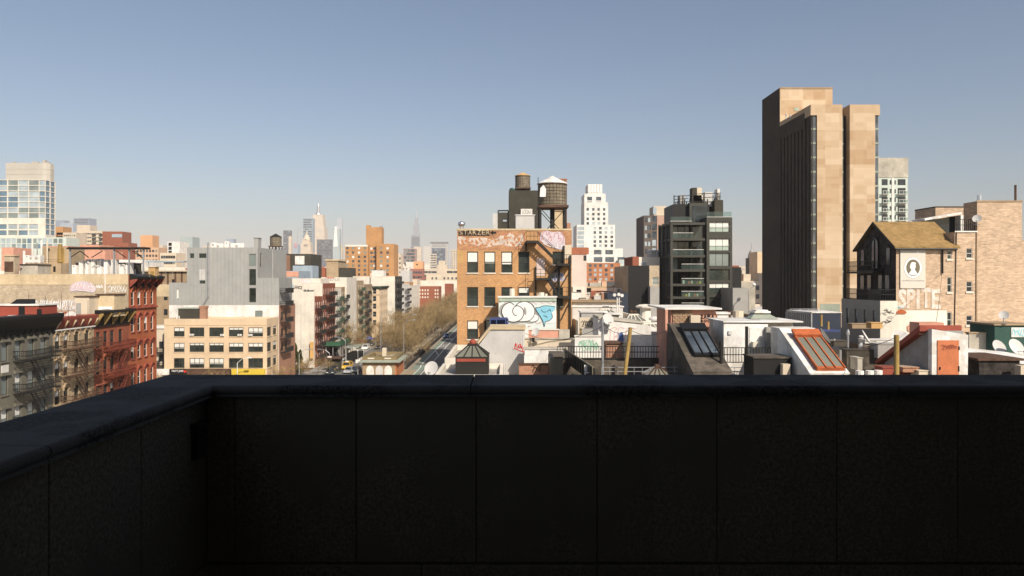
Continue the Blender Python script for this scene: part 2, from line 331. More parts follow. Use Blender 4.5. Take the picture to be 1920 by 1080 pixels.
def fire_escape(T, f, u0, u1, zs, m, dep=1.15, dirn=1, drop=3.0):
    mb = MB()                                          # wall brackets
    for z in zs:
        for u in (u0+.2, u1-.2):
            mb.bar(f.p(u, z-.75, .02), f.p(u, z-.03, dep-.1), .05); mb.bar(f.p(u, z-.06, .02), f.p(u, z-.06, dep), .05)
    fe = part('fire_escape', mb, m, T)
    L = u1-u0
    def mkb():
        q = MB(); th = .036
        n = 9
        for i in range(n): y = -dep+(dep-.04)*i/(n-1); q.box(0, L, y-.035, y+.035, -.02, .02)
        for x in (0, L/2, L): q.box(x-.03, x+.03, -dep, 0, -.07, -.021)
        for z in (.5, .95): q.box(0, L, -dep-th, -dep+th, z-th, z+th); q.box(-th, th, -dep, 0, z-th, z+th); q.box(L-th, L+th, -dep, 0, z-th, z+th)
        k = int(L/.17)
        for i in range(k+1): x = L*i/k; q.box(x-.02, x+.02, -dep-.02, -dep+.02, .02, .95)
        for i in range(6): y = -dep*i/6; q.box(-.014, .014, y-.014, y+.014, .02, .95); q.box(L-.014, L+.014, y-.014, y+.014, .02, .95)
        return q.mesh('balcony', m)
    bme = cached(('balc', round(L,2), dep, m.name), mkb)
    for i, z in enumerate(zs):
        b = link('balcony', bme, fe, rel(T, f.p(u0, z)), f.a)
        if i+1 < len(zs):
            hz = zs[i]-zs[i+1]
            def mkl():
                q = MB(); run = L*.42; xa, xb = (L*.28, L*.28+run) if dirn > 0 else (L*.72, L*.72-run)
                for y in (-dep+.12, -dep+.62):
                    q.bar((xa,y,0), (xb,y,-hz), .05, .09); q.bar((xa,y,.85), (xb,y,-hz+.85), .035)
                k = 11
                for j in range(1, k): t = j/k; x = xa+(xb-xa)*t; q.box(x-.10, x+.10, -dep+.14, -dep+.60, -hz*t-.015, -hz*t+.015)
                return q.mesh('stair', m)
            link('stair', cached(('fel', round(L,2), round(hz,2), dep, dirn, m.name), mkl), fe, rel(T, f.p(u0, z)), f.a)
    return fe
# ------------------------------------------------------------------ writing and spray paint
def text_mb(txt, h, shear=0., sx=1., bold=.0):
    cu = bpy.data.curves.new('txt', 'FONT'); cu.body = txt; cu.size = 1; cu.shear = shear; cu.offset = bold; cu.resolution_u = 2
    o = bpy.data.objects.new('txt', cu); COL.objects.link(o)
    dg = bpy.context.evaluated_depsgraph_get(); me = o.evaluated_get(dg).to_mesh()
    vs = [v.co.copy() for v in me.vertices]; fs = [tuple(p.vertices) for p in me.polygons]
    o.evaluated_get(dg).to_mesh_clear(); bpy.data.objects.remove(o); bpy.data.curves.remove(cu)
    a = min(v.x for v in vs); b = max(v.x for v in vs); c = min(v.y for v in vs); d = max(v.y for v in vs); k = h/(d-c)
    return [((v.x-a)*k*sx, (v.y-c)*k) for v in vs], fs, (b-a)*k*sx
def lettering(T, f, txt, u, z, h, m, out=.02, width=None, shear=0., name='lettering', bold=.0, slope=0.):
    vs, fs, wd = text_mb(txt, h, shear, 1, bold); k = (width/wd) if width else 1
    mb = MB(); mb.v = [f.p(u+a*k, z+b+a*k*slope, out) for (a, b) in vs]; mb.f = fs
    return part(name, mb, m, T)
def ribbon(mb, pts, wd, put):               # pts in 2-d, put(a, b, layer) -> 3-d
    n = len(pts); L = []; Rr = []
    for i, (a, b) in enumerate(pts):
        p0 = pts[max(0, i-1)]; p1 = pts[min(n-1, i+1)]; dx, dy = p1[0]-p0[0], p1[1]-p0[1]; l = math.hypot(dx, dy) or 1
        w2 = (wd(i/(n-1)) if callable(wd) else wd)/2
        L.append((a-dy/l*w2, b+dx/l*w2)); Rr.append((a+dy/l*w2, b-dx/l*w2))
    k = len(mb.v)
    for i in range(n): mb.v += [put(*L[i]), put(*Rr[i])]
    for i in range(n-1): mb.f.append((k+2*i, k+2*i+1, k+2*i+3, k+2*i+2))
def smooth(pts, n=6):
    out = []; m = len(pts)
    for i in range(m-1):
        p0, p1, p2, p3 = pts[max(0,i-1)], pts[i], pts[i+1], pts[min(m-1,i+2)]
        for j in range(n):
            t = j/n; t2 = t*t; t3 = t2*t
            out.append(tuple(.5*(2*p1[k]+(p2[k]-p0[k])*t+(2*p0[k]-5*p1[k]+4*p2[k]-p3[k])*t2+(3*p1[k]-p0[k]-3*p2[k]+p3[k])*t3) for k in (0,1)))
    return out+[pts[-1]]
class Spray:      # strokes given in photo pixels on a south wall at distance d
    def __init__(s, d, reg=None, sc=1): s.d = d; s.reg = reg or (0,0); s.sc = sc; s.k = 0
    def uv(s, p): return (s.reg[0]+p[0]/s.sc, s.reg[1]+p[1]/s.sc)
    def w(s, p, lay): q = s.uv(p); return (X(q[0], s.d), s.d-.012-lay*.004, Z(q[1], s.d))
    def fill(s, T, pts, m, sm=True, name='spray_paint'):
        pts = smooth(pts+[pts[0]], 5)[:-1] if sm else pts; s.k += 1
        q = [s.w(p, s.k) for p in pts]
        ar = sum(q[i][0]*q[(i+1)%len(q)][2]-q[(i+1)%len(q)][0]*q[i][2] for i in range(len(q)))
        return part(name, MB().poly(q if ar > 0 else q[::-1]), m, T)
    def strokes(s, T, lst, wd, m, sm=True, name='spray_paint'):
        mb = MB()
        for pts in lst:
            s.k += 1; k = s.k; ribbon(mb, smooth(pts) if sm else pts, wd, lambda a, b: s.w((a, b), k))
        return part(name, mb, m, T)
def scribble(f, u0, z0, w, h, n, rnd, wd, out=.015):   # an illegible tag: loops and slashes
    mb = MB()
    for i in range(n):
        a = u0+w*(i+.5)/n; k = out+.003*i; t = rnd.random()
        if t < .4: pts = [(a-w/n*.5, z0+h*rnd.uniform(.0,.3)), (a, z0+h*rnd.uniform(.7,1)), (a+w/n*.5, z0+h*rnd.uniform(.1,.5)), (a, z0+h*rnd.uniform(0,.3))]
        elif t < .75: pts = [(a, z0+h), (a-w/n*.3, z0+h*.5), (a+w/n*.2, z0), (a+w/n*.6, z0+h*rnd.uniform(.4,.8))]
        else: pts = [(a-w/n*.6, z0+h*.6), (a, z0+h*.95), (a+w/n*.5, z0+h*.5), (a-w/n*.2, z0+h*.05), (a+w/n*.6, z0)]
        ribbon(mb, smooth(pts, 4), wd, lambda p, q: f.p(p, q, k))
    return mb
# ------------------------------------------------------------------ the terrace the photograph is taken from
CT = EYE-.612; FLOOR = 20.70; BASE = 20.85
structure('terrace_floor', MB().box(-1.8, 6.6, -1.7, 4.2, 20.4, FLOOR), M['tile'])
structure('wall_rear', MB().box(-2.3, 22, -2.1, -1.7, 20.4, 31.5), M['plaster_dark'])  # house wall behind the camera, unseen, sized to shade the parapet, pale for bounce
structure('added_shade_wall', MB().box(6.6, 7.0, -1.7, 4.5, 20.4, 24.54), M['plaster_dark'])  # unseen side wall, added only to keep the terrace dark
structure('added_shade_overhang', MB().box(-2.2, 7.0, -1.7, 3.72, 24.55, 24.9), M['plaster_dark'])  # unseen overhang, added to cut sky light on the parapet
structure('terrace_base', MB().box(-2.1, 22, -2.1, 4.5, .0, 20.4), M['darkg'])
def parapet(label, f, W, joints, bjoints, cjoints, mitre0, mitre1):
    T = thing('parapet_wall', label, 'wall', f.p(W/2, FLOOR), 'granite parapets of the terrace')
    g = .0022
    e0, e1 = (-.36 if mitre0 else 0), (W+.36 if mitre1 else W)
    part('core', MB().prism([f.p(e0,FLOOR,-.035), f.p(e1,FLOOR,-.035), f.p(e1,CT-.062-.002*mitre0,-.035), f.p(e0,CT-.062-.002*mitre0,-.035)], tuple(-.33*k for k in (*f.n,0))), M['plaster_dark'], T)
    for lst, z0, z1, out, th, nm in ((joints, BASE+.004, CT-.066, 0, .034, 'panel'), (bjoints, FLOOR, BASE, .025, .058, 'base_stone')):
        us = [0]+[u for u in lst if 0 < u < W]+[W]
        for a, b in zip(us[:-1], us[1:]):
            if b-a < .03: continue
            c = .004
            mb = MB(); q = [(a+g,z0+g),(b-g,z0+g),(b-g,z1-g),(a+g,z1-g)]; i = [(a+g+c,z0+g+c),(b-g-c,z0+g+c),(b-g-c,z1-g-c),(a+g+c,z1-g-c)]
            mb.poly([f.p(u,z,out) for u, z in i])
            for k in range(4):
                j = (k+1) % 4
                mb.quad(f.p(*q[k],out-c), f.p(*q[j],out-c), f.p(*i[j],out), f.p(*i[k],out)); mb.quad(f.p(*q[k],out-th), f.p(*q[j],out-th), f.p(*q[j],out-c), f.p(*q[k],out-c))
            part(nm, mb, M['granite_dark'], T)
    r = .026
    prof = [(-.425, CT-.06), (.062, CT-.062)]+[(.062+r*math.sin(t)-r+.004, CT-r+r*math.cos(t)) for t in [math.pi*.85-k*math.pi*.85/7 for k in range(8)]]+[(-.413, CT), (-.425, CT-.012)]
    us = [None]+list(cjoints)+[None]
    for k in range(len(us)-1):
        def U(e, n):
            if e is None and k == 0: return n*1. if mitre0 else 0.
            return W-n if mitre1 else W
        mb = MB(); n0 = len(prof)
        A = [f.p(U(None, n) if us[k] is None else us[k]+.003, z, n) for n, z in prof]
        Bv = [f.p((W-n if mitre1 else W) if us[k+1] is None else us[k+1]-.003, z, n) for n, z in prof]
        mb.v = A+Bv; mb.f = [tuple(range(n0)), tuple(range(2*n0-1, n0-1, -1))]+[(i, n0+i, n0+(i+1)%n0, (i+1)%n0) for i in range(n0)]
        part('coping_stone', mb, M['granite'], T)
fx = [X(p, 4.13)+1.735 for p in (440,668,893,1120,1345,1570,1797)]; fx += [fx[-1]+.7*k for k in range(1,6)]
bxs = [X(p, 4.10)+1.735 for p in (455,790,1120,1350,1577,1805)]; bxs += [bxs[-1]+.7*k for k in range(1,5)]
parapet('long dark granite parapet wall across the front of the terrace', Face(-1.735, 4.13, 0), 8.3, fx, bxs, [X(889,4.5)+1.735, X(1455,4.5)+1.735, X(1616,4.5)+1.735, 6.2], True, False)
parapet('shorter dark granite parapet wall running along the left side of the terrace', Face(-1.735, -1.7, 90), 5.83, [.3,1.0,1.7,2.4,3.1,3.72,4.41,5.094], [.6,1.3,2.0,2.7,3.4,4.1,4.8], [1.2, 2.6, 4.32], False, True)
T = thing('wall_light', 'small dark box fixture on the left parapet close to the terrace corner', 'fixture', (-1.73, 3.88, 21.45))
part('housing', MB().box(-1.735, -1.70, 3.93, 4.03, 21.5, 21.68), M['steel'], T); part('visor', MB().box(-1.735, -1.68, 3.91, 4.05, 21.68, 21.70), M['steel'], T)
# ------------------------------------------------------------------ ground and street
structure('ground', MB().quad((-7000,-700,-.02),(7000,-700,-.02),(7000,12500,-.02),(-7000,12500,-.02)), M['ground'])
def strip(name, x0, x1, y0, y1, z, m): return structure(name, MB().quad((x0,y0,z),(x1,y0,z),(x1,y1,z),(x0,y1,z)), m)
strip('road', -43.2, -10, 20, 1500, .004, M['asphalt'])
strip('cross_street', -300, -48, 98.5, 117.5, .006, M['asphalt'])
strip('bike_lane', -23.7, -22.35, 190, 700, .010, M['bike']); strip('bike_lane', -23.9, -20.6, 150, 186, .010, M['bike'])
strip('paved_strip', -24.4, -23.75, 140, 700, .012, M['tanroad']); strip('paved_strip', -24.4, -22.1, 150, 176, .014, M['tanroad'])
def raised(name, x0, x1, y0, y1, h, m):
    s = structure(name, MB().box(x0+.18, x1-.18, y0, y1, 0, h), m)
    k = structure('kerb', MB().box(x0, x0+.178, y0, y1, 0, h+.004).box(x1-.178, x1, y0, y1, 0, h+.004), M['kerb'])
raised('pavement', -48, -43.2, 20, 98.4, .13, M['pave']); raised('pavement', -48, -43.2, 142, 1200, .13, M['pave']); raised('pavement', -10, -6, 20, 1200, .13, M['pave']); raised('mall_path', -33.2, -24.4, 150, 1200, .13, M['tanroad'])
strip('planting_bed', -27.6, -24.7, 176, 900, .136, M['soil']); strip('planting_bed', -32.9, -30.2, 176, 900, .136, M['soil'])
mk = MB()
def mline(x0, x1, y0, y1, z=.016): mk.quad((x0,y0,z),(x1,y0,z),(x1,y1,z),(x0,y1,z))
mline(-22.35,-22.1,188,620); mline(-19.95,-19.7,196,620); mline(-21.9,-21.7,150,182); mline(-20.25,-20.05,150,186); mline(-18.0,-17.8,215,222)
for y in (262, 240, 234): 
    for k in range(4): mline(-22.0+k*.55, -21.7+k*.55, y, y+(5 if y == 262 else 2.2))
for (a, b) in (((-22.2,186),(-21.8,180)), ((-22.0,222),(-20.2,210))): mk.quad((a[0]-.12,a[1],.0165),(b[0]-.12,b[1],.0165),(b[0]+.12,b[1],.0165),(a[0]+.12,a[1],.0165))
for y in range(150, 600, 12): mline(-38.3,-38.15,y,y+4)
for k in range(8): mline(-42.5+k*1.15,-41.9+k*1.15,137,140.5)
structure('road_markings', mk, M['mark'])
# ------------------------------------------------------------------ row houses on the west side of the street
XW = -48.0
fW = Face(XW, 0, 90)                                  # u is the distance along the street
def rowhouse(label, y0, y1, ztop, wm, rm, ys, rows, w, h, hood, fm, gm, sill, blind=(0,), ny=2, xb=-66, arch1=None, name='row_house', par=.35):
    holes = [(y-w/2, z-h, w, h) for z in rows for y in ys]
    T = thing(name, label, 'building', ((XW+xb)/2, (y0+y1)/2, 0), 'row houses across the street')
    mb = MB(); fs, (a,b,c,d,r) = shell(mb, xb, XW, y0, y1, 0, ztop, {'E': [(u-y0, z, ww, hh) for (u,z,ww,hh) in holes]}, par)
    part('wall', mb, wm, T); part('roof', MB().quad((a,c,r),(b,c,r),(b,d,r),(a,d,r)), rm, T)
    for i, hh in enumerate(holes):
        row = i//len(ys); hk = hood[min(row, len(hood)-1)] if hood else None
        window(T, fW, hh, fm, gm, 1, ny, RND.choice(blind), sill, hk)
    return T
R4 = lambda z, s, n: [z-s*i for i in range(n)]
T = rowhouse('grey painted row house with dark cornice, leftmost across the street', 60, 75.6, 18.55, M['greyb'], M['silverroof'], [62.6,64.5,66.4,68.3,70.2,72.1,74.0], R4(16.4,3.2,5), .95, 1.85, [('flat', M['greyb'])], M['frame'], G['pale'], M['greyb'], (0,0,.5), 1)
ok = [(0,16.95),(.18,17.0),(.22,17.35),(.62,17.75),(.95,18.2),(1.12,18.55),(1.12,18.85),(0,18.9)]
cornice(T, fW, 60, 75.75, ok, M['black'], (M['black'], ((0,16.6),(.16,16.7),(.3,17.4),(0,17.4)), .28), 18)
for y in (68.3, 64.5): part('panel', MB().box(XW+.02, XW+.07, y-.5, y+.5, 13.5, 14.2), M['framew'] if y > 66 else M['greyb'], T)
fire_escape(T, fW, 69.5, 75.0, [14.45,11.25,8.05,4.9], M['iron'], 1.25, 1)
T = rowhouse('tan stucco row house with dark brown bracketed cornice and iron balconies', 75.6, 83.1, 17.95, M['tanwall'], M['silverroof'], [76.35,77.85,79.75,81.7], R4(16.5,2.95,5), .86, 1.6, [('arch', M['tanwall'])], M['frame'], G['green'], M['tanwall'], (0,.45,0))
cornice(T, fW, 75.8, 83.05, [(0,17.05),(.14,17.1),(.2,17.25),(.3,17.3),(.55,18.0),(.6,18.3),(0,18.4)], M['maroon'], (M['partycap'], ((0,17.2),(.24,17.2),(.62,17.75),(.62,17.95),(0,17.9)), .2), 6)
cornice(T, fW, 75.65, 83.08, [(0,16.85),(.22,16.9),(.22,17.03),(0,17.04)], M['white'], name='moulding')
fire_escape(T, fW, 77.0, 82.8, [14.75,11.8,8.85,5.9], M['rust'], 1.15, 1)
T = rowhouse('brown red row house with ochre bracketed cornice beside the tan house', 83.1, 90.8, 18.3, M['redb2'], M['silverroof'], [83.95,85.5,86.95,88.85], R4(16.2,3.15,5), .85, 1.9, [None,('arch', M['redb2']),('flat', M['redb2'])], M['frame'], G['dark'], M['redb2'], (0,0,.4))
cornice(T, fW, 83.25, 90.7, [(0,16.75),(.2,16.8),(.2,16.95),(.06,17.0),(.06,18.2),(1.0,18.45),(1.0,18.7),(0,18.8)], M['black'], (M['woody'], ((.0,17.0),(.16,17.0),(.95,18.15),(.95,18.42),(0,18.4)), .26), 5)
fire_escape(T, fW, 85.0, 90.4, [13.9,10.7,7.55,4.6], M['ironr'], 1.15, -1)
T = rowhouse('tall red brick row house with black cornice at the end of the row', 90.8, 98, 23.0, M['redb'], M['silverroof'], [91.75,93.35,95.05,96.75], [20.95,17.55,14.1,10.65,7.2], .8, 1.95, [('arch', M['redb']),('arch', M['maroon']),('peak', M['maroon']),('arch', M['maroon'])], M['framew'], G['dark'], M['maroon'], (0,0,.5), xb=-67)
cornice(T, fW, 90.9, 98.1, [(0,21.25),(.18,21.3),(.06,21.45),(.06,22.3),(1.05,22.45),(1.1,22.75),(0,23.1)], M['black'], (M['maroon'], ((0,21.4),(.14,21.4),(.95,22.2),(1.0,22.4),(0,22.4)), .18), 5)
cornice(T, fW, 90.85, 98.0, [(0,18.55),(.2,18.6),(.2,18.75),(0,18.85)], M['maroon'], name='moulding')
fP = Face(-67, 90.8, 0)                               # the party wall that looks south over the lower roofs
part('party_wall', MB().box(-66.99, -48.02, 90.64, 90.797, 17.6, 23.05), M['partyb'], T)
part('rendered_band', MB().box(-66.2, -48.02, 90.60, 90.638, 21.7, 23.0), M['partycap'], T)
part('downpipe', MB().tube((X(197,90.5),90.5,23), (X(197,90.5),90.5,19.9), .06), M['white'], T)
sg = Spray(90.6, (0,480), 4.91)
sg.fill(T, [(640,330),(660,265),(740,232),(830,245),(880,290),(860,335),(760,325)], M['mauvesp'])
for k, (m, dx) in enumerate(((M['pinkp'],0), (M['whitesp'],6))):
    sg.strokes(T, [[(655+dx,300),(690+dx,255),(700+dx,300)],[(705+dx,250),(720+dx,300),(745+dx,250),(750+dx,295)],[(770+dx,245),(765+dx,300),(795+dx,295)],[(800+dx,305),(830+dx,250),(845+dx,300)],[(805+dx,280),(850+dx,280)],[(650+dx,325),(700+dx,310),(760+dx,322),(870+dx,305)]], 9-4*k, m)
r2 = random.Random(3)
fQ = Face(-67, 90.63, 0)
for (a, b, c, d, n, m) in ((250,350,405,430,5,'whitesp'),(365,700,400,490,16,'whitesp'),(380,690,410,500,12,'mauvesp'),(885,945,265,295,4,'whitesp'),(1000,1160,270,330,6,'whitesp')):
    u0 = X(a/4.91,90.6)+67; u1 = X(b/4.91,90.6)+67; z1, z0 = Z(480+c/4.91,90.6), Z(480+d/4.91,90.6)
    part('spray_paint', scribble(fQ, u0, max(z0,17.7), u1-u0, z1-max(z0,17.7), n, r2, .07, .02), M[m], T)
# roof things on the row houses
ORD = ('first second third fourth fifth sixth seventh eighth ninth tenth eleventh twelfth thirteenth fourteenth fifteenth sixteenth').split()
def hut(name, label, cat, x0, x1, y0, y1, z0, z1, wm, rm, doors=(), over=.12, slope=0., group=None):
    T = thing(name, label, cat, ((x0+x1)/2, (y0+y1)/2, z0), group)
    part('wall', MB().prism([(x0,y0,z0),(x0,y1,z0),(x0,y1,z1),(x0,y0,z1)], (x1-x0,0,0)), wm, T)
    part('roof', MB().prism([(x0-over,y0-over,z1+.002),(x0-over,y1+over,z1+.002+slope),(x0-over,y1+over,z1+.13+slope),(x0-over,y0-over,z1+.13)], (x1-x0+2*over,0,0)), rm, T)
    for (u, w, z, h, m, nm) in doors: part(nm, MB().box(x0+u, x0+u+w, y0-.045, y0-.003, z0+z, z0+z+h), m, T)
    return T
def acunit(label, x, y, z, w=.9, h=.8, dp=.5, group='air conditioning units', rz=0):
    T = thing('air_conditioner', label, 'air conditioner', (x, y, z), group); T.rotation_euler = (0,0,rz)
    me = cached(('acb', w, h, dp), lambda: MB().box(-w/2, w/2, -dp/2, dp/2, .08, h).box(-w/2+.05, -w/2+.12, -dp/2, dp/2, 0, .079).box(w/2-.12, w/2-.05, -dp/2, dp/2, 0, .079).mesh('casing', M['white'])); link('casing', me, T)
    me = cached(('acg', w, h, dp), lambda: MB().tube((-w*.05,-dp/2-.012,.08+h-min(w,h)*.5), (-w*.05,-dp/2-.003,.08+h-min(w,h)*.5), min(h,w)*(.3 if h < 1 else .2), n=14).mesh('fan_grille', M['greysp'])); link('fan_grille', me, T)
    return T
def dish(label, x, y, z, r=.42, az=30, group='satellite dishes', m=None, post=.5):
    T = thing('satellite_dish', label, 'satellite dish', (x, y, z), group); T.rotation_euler = (0,0,R(az))
    m = m or M['ltgrey']
    def mk():
        mb = MB(); n = 16; rings = [(r*k/3, .22*(k/3)**2*r) for k in range(4)]; ctr = Vector((0,0,post+.35)); tilt = Matrix.Rotation(R(60), 3, 'X')
        for sgn in (0, 1):
            k0 = len(mb.v); mb.v.append(tuple(ctr+tilt@Vector((0,0,-.015*sgn))))
            for (rr, hh) in rings[1:]:
                for i in range(n): t = 2*math.pi*i/n; mb.v.append(tuple(ctr+tilt@Vector((rr*math.cos(t), rr*math.sin(t)*1.1, hh-.015*sgn))))
            for i in range(n):
                j = (i+1) % n; f = (k0, k0+1+i, k0+1+j); mb.f.append(f if not sgn else f[::-1])
                for q in (0, 1): f = (k0+1+q*n+i, k0+1+(q+1)*n+i, k0+1+(q+1)*n+j, k0+1+q*n+j); mb.f.append(f if not sgn else f[::-1])
        return mb.mesh('reflector', m, smooth=True)
    link('reflector', cached(('dish', r, post, m.name), mk), T)
    link('mount', cached(('dishm', r, post), lambda: MB().tube((0,.1,0),(0,.1,post),.03).bar((0,.1,post),(0,0,post+.33),.05).box(-.25,.25,-.12,.3,0,.03).mesh('mount', M['galv'])), T)
    link('feed_arm', cached(('disha', r, post), lambda: MB().bar((0,-.02,post+.1),(0,-r*1.25,post+.12),.035).box(-.05,.05,-r*1.35,-r*1.2,post+.08,post+.2).mesh('feed_arm', M['greysp'])), T)
    return T
def vent(label, x, y, z, h=1., r=.15, kind='pipe', m=None, group='roof vents and pipes'):
    T = thing('roof_vent', label, 'vent', (x, y, z), group); m = m or M['galv']
    if kind == 'pipe': link('pipe', cached(('vp', r, h, m.name), lambda: MB().tube((0,0,0),(0,0,h),r,n=10).mesh('pipe', m)), T)
    elif kind == 'cap':
        link('pipe', cached(('vp', r, h, m.name), lambda: MB().tube((0,0,0),(0,0,h),r,n=10).mesh('pipe', m)), T); link('cap', cached(('vc', r, h, m.name), lambda: MB().lathe((0,0,h), [(r*1.7,-.12),(r*1.8,.05),(r*1.2,.2),(.02,.26)], 12).mesh('cap', m)), T)
    elif kind == 'ball':
        link('pipe', cached(('vp', r*.6, h, m.name), lambda: MB().tube((0,0,0),(0,0,h),r*.6,n=10).mesh('pipe', m)), T); link('turbine', cached(('vb', r, h, m.name), lambda: MB().lathe((0,0,h), [(r*.6,0),(r*.98,r*.35),(r*1.05,r*.75),(r*.95,r*1.1),(r*.4,r*1.4),(.01,r*1.45)], 18).mesh('turbine', m, smooth=True)), T)
    return T
T = hut('roof_bulkhead', 'red painted roof bulkhead with dark door on the grey row house', 'bulkhead', X(0,72)-1, X(72,72), 72, 75, 18.2, 19.75, M['redp'], M['white'], [(2.9,.6,.1,1.35,M['black'],'door'),(4.75,.45,.3,.9,M['black'],'door')])
part('skylight', MB().prism([(X(14,73),73.4,19.88),(X(52,73),73.4,19.88),(X(46,73),73.9,20.35),(X(20,73),73.9,20.35)], (0,.8,0)), M['black'], T)
acunit('white air conditioner in front of the red roof bulkhead', X(29,71.6), 71.4, 18.2, .9, .62)
T = hut('roof_bulkhead', 'small cream roof bulkhead with brown flat top, left of two on the tan house', 'bulkhead', X(141,84), X(167,84), 84, 86, 17.9, 20.3, M['paleb'], M['rust'], [(.1,.6,.2,1.5,M['greysp'],'panel')])
T = hut('roof_bulkhead', 'cream roof bulkhead with brown flat top and white tags by the party wall', 'bulkhead', X(181,86), X(214,86), 86, 88.5, 17.9, 20.5, M['partycap'], M['rust'], [(.0,1.9,.3,.9,M['whitesp'],'painted_patch')])
dish('round grey satellite dish on the tan house roof, left of the pair', X(113,78), 78, 17.6, .5, 20, post=.35); dish('round grey satellite dish on the tan house roof, right of the pair', X(133,79), 79, 17.6, .5, 20, post=.4)
for k, (px, d, h) in enumerate(((54,80,3.2),(85,80,3.0),(103,78,2.2),(115,82,3.1),(128,74,2.6),(165,82,2.4),(200,88,3.0))):
    vent(ORD[k]+' thin antenna pole from the left on the row house roofs', X(px,d), d, 17.6, h, .02, m=M['steel'], group='antenna poles on the row houses')
# ------------------------------------------------------------------ the corner block beyond the cross street (west side)
def win_std(fm, gm, nx=1, ny=2, blind=(0,), sill=None, mats=None, t=.06):
    return lambda T, f, h: window(T, f, h, fm, RND.choice(mats) if mats else gm, nx, ny, RND.choice(blind), sill, None, t)
d = 143.0; x0 = X(308,d); hs = []
cols = ((325.9,345.8),(355.4,382.8),(392.2,419.4),(429,456),(465.4,493)); rows = ((614,631),(643,660),(671.5,690))
for (a, b) in rows:
    for (p, q) in cols: hs.append((X(p,d)-x0, Z(b,d), X(q,d)-X(p,d), Z(a,d)-Z(b,d)))
he = [(DW(p)-d, Z(b,d), DW(q)-DW(p), Z(a,d)-Z(b,d)) for (a, b) in rows for (p, q) in ((501,508.7),(512,518.5))]
def wcorner(T, f, h):
    n = 3 if h[2] > 2.4 else (2 if h[2] > 2 else 1)
    window(T, f, h, M['frame'], G['green'], n, 2, RND.choice((0,0,.25,.5,.4,0,.6)), M['cream'], None, .1)
T, fs = bld('corner_building', 'cream brick corner building with three rows of wide dark windows', 'building', x0, XW, d, 150.4, 14.4, M['cream'], M['silverroof'], {'S': hs, 'E': he}, .45, win=wcorner)
part('belt_course', MB().box(x0-.02, XW+.05, d-.07, d-.002, 13.15, 13.3).box(x0-.02, XW+.05, d-.1, d-.002, 4.42, 4.52), M['cream'], T)
for k, u in enumerate([X(p,d) for p in (350.5,387.5,424.5,461)]): part('pilaster', MB().box(u-.45, u+.45, d-.06, d-.003, 4.6, 13.0), M['cream'], T)
fT = Face(0, d-.5, 0)
for (p, q, m, nm) in ((292,320,'white','shop_sign'),(320,352,'black','shop_sign'),(352,434,'rust','shop_sign'),(436,498,'signy','shop_sign')):
    part(nm, MB().box(X(p,d), X(q,d)-.05, d-.55, d-.01, 3.25, 4.4), M[m], T)
lettering(T, fT, "TASTY JOES", X(324,d), 3.75, .5, M['whitesp'], .075, X(346,d)-X(324,d), bold=.02)
part('emblem', MB().prism([(X(349,d)+a*.35, d-.58, 3.95+b*.35) for a, b in ((0,-1),(.9,.1),(.8,.6),(.4,.75),(0,.4),(-.4,.75),(-.8,.6),(-.9,.1))], (0,.02,0)), M['redsp'], T)
part('awning', MB().prism([(X(320,d),d-.02,3.2),(X(320,d),d-2.0,2.6),(X(320,d),d-2.0,2.45),(X(320,d),d-.02,3.05)], (XW-X(320,d),0,0)), M['rust'], T)
for k, (p, py) in enumerate(((360,630),(417.5,630.5),(450,630.5),(470,630.5),(515,659),(516,630))):
    if p < 500: acunit(ORD[k]+' window air conditioner from the left on the cream corner building', X(p,d), d-.1, Z(py,d)+.02, .75, .42, .45, 'window air conditioners of the corner building')
# grey metal clad house behind it
d2 = 150.6; xm0, xm1 = X(350.7,d2), X(483,d2); zt = Z(464,d2)
T = thing('metal_clad_house', 'tall grey zinc clad house with stacked windows above a white base', 'building', (X(420,d2), 156, 0))
xl = X(317,d2); zw = Z(572,d2)
mb = MB(); shell(mb, xl, XW, d2+.01, 162, 0, zw-.01, {'S': [(X(478,d2)-xl, Z(594,d2), 1.6, 1.3)]}, .1); part('base_wall', mb, M['white'], T)
window(T, Face(xl, d2+.01, 0), (X(478,d2)-xl, Z(594,d2), 1.6, 1.3), M['frameg'], G['pale'], 1, 2)
hm = [(X(p,d2)-xm0, Z(b,d2), X(q,d2)-X(p,d2), Z(a,d2)-Z(b,d2)) for (p,q,a,b) in ((467,480,476,499),(467,480,504.5,535),(467,480,540,567),(356,364,475,484),(373,387,475,484),(374,385,526,532))]
mb = MB(); fs, (a,b,c,e,r) = shell(mb, xm0, xm1, d2, 160, zw, zt, {'S': hm, 'E': [(1.5, Z(500,d2), 1.2, 3.0)]}, .3); part('cladding', mb, M['metalg'], T); part('roof', MB().quad((a,c,r),(b,c,r),(b,e,r),(a,e,r)), M['greyroof'], T)
for i, h in enumerate(hm): window(T, Face(xm0, d2, 0), h, M['frameg'], G['pale'] if i == 0 else G['green'], 1, 1, 0)
window(T, Face(xm1, d2, 90), (1.5, Z(500,d2), 1.2, 3.0), M['frameg'], G['green'], 1, 2)
part('panel', MB().box(X(374,d2), X(385,d2), d2-.03, d2-.003, Z(525,d2), Z(505,d2)), M['ltgrey'], T)
zr = Z(521,d2); mb = MB(); fs, (a,b,c,e,r) = shell(mb, xm1+.01, XW, d2, 160, zw, zr, {}, .3); part('cladding', mb, M['metalg'], T); part('roof', MB().quad((a,c,r),(b,c,r),(b,e,r),(a,e,r)), M['greyroof'], T)
zl = Z(530,d2); mb = MB(); fs, (a,b,c,e,r) = shell(mb, xl, xm0-.01, d2, 160, zw, zl, {'S': [(X(331,d2)-xl, Z(564,d2), .45, 2.5)]}, .3); part('cladding', mb, M['metalg'], T); part('roof', MB().quad((a,c,r),(b,c,r),(b,e,r),(a,e,r)), M['greyroof'], T)
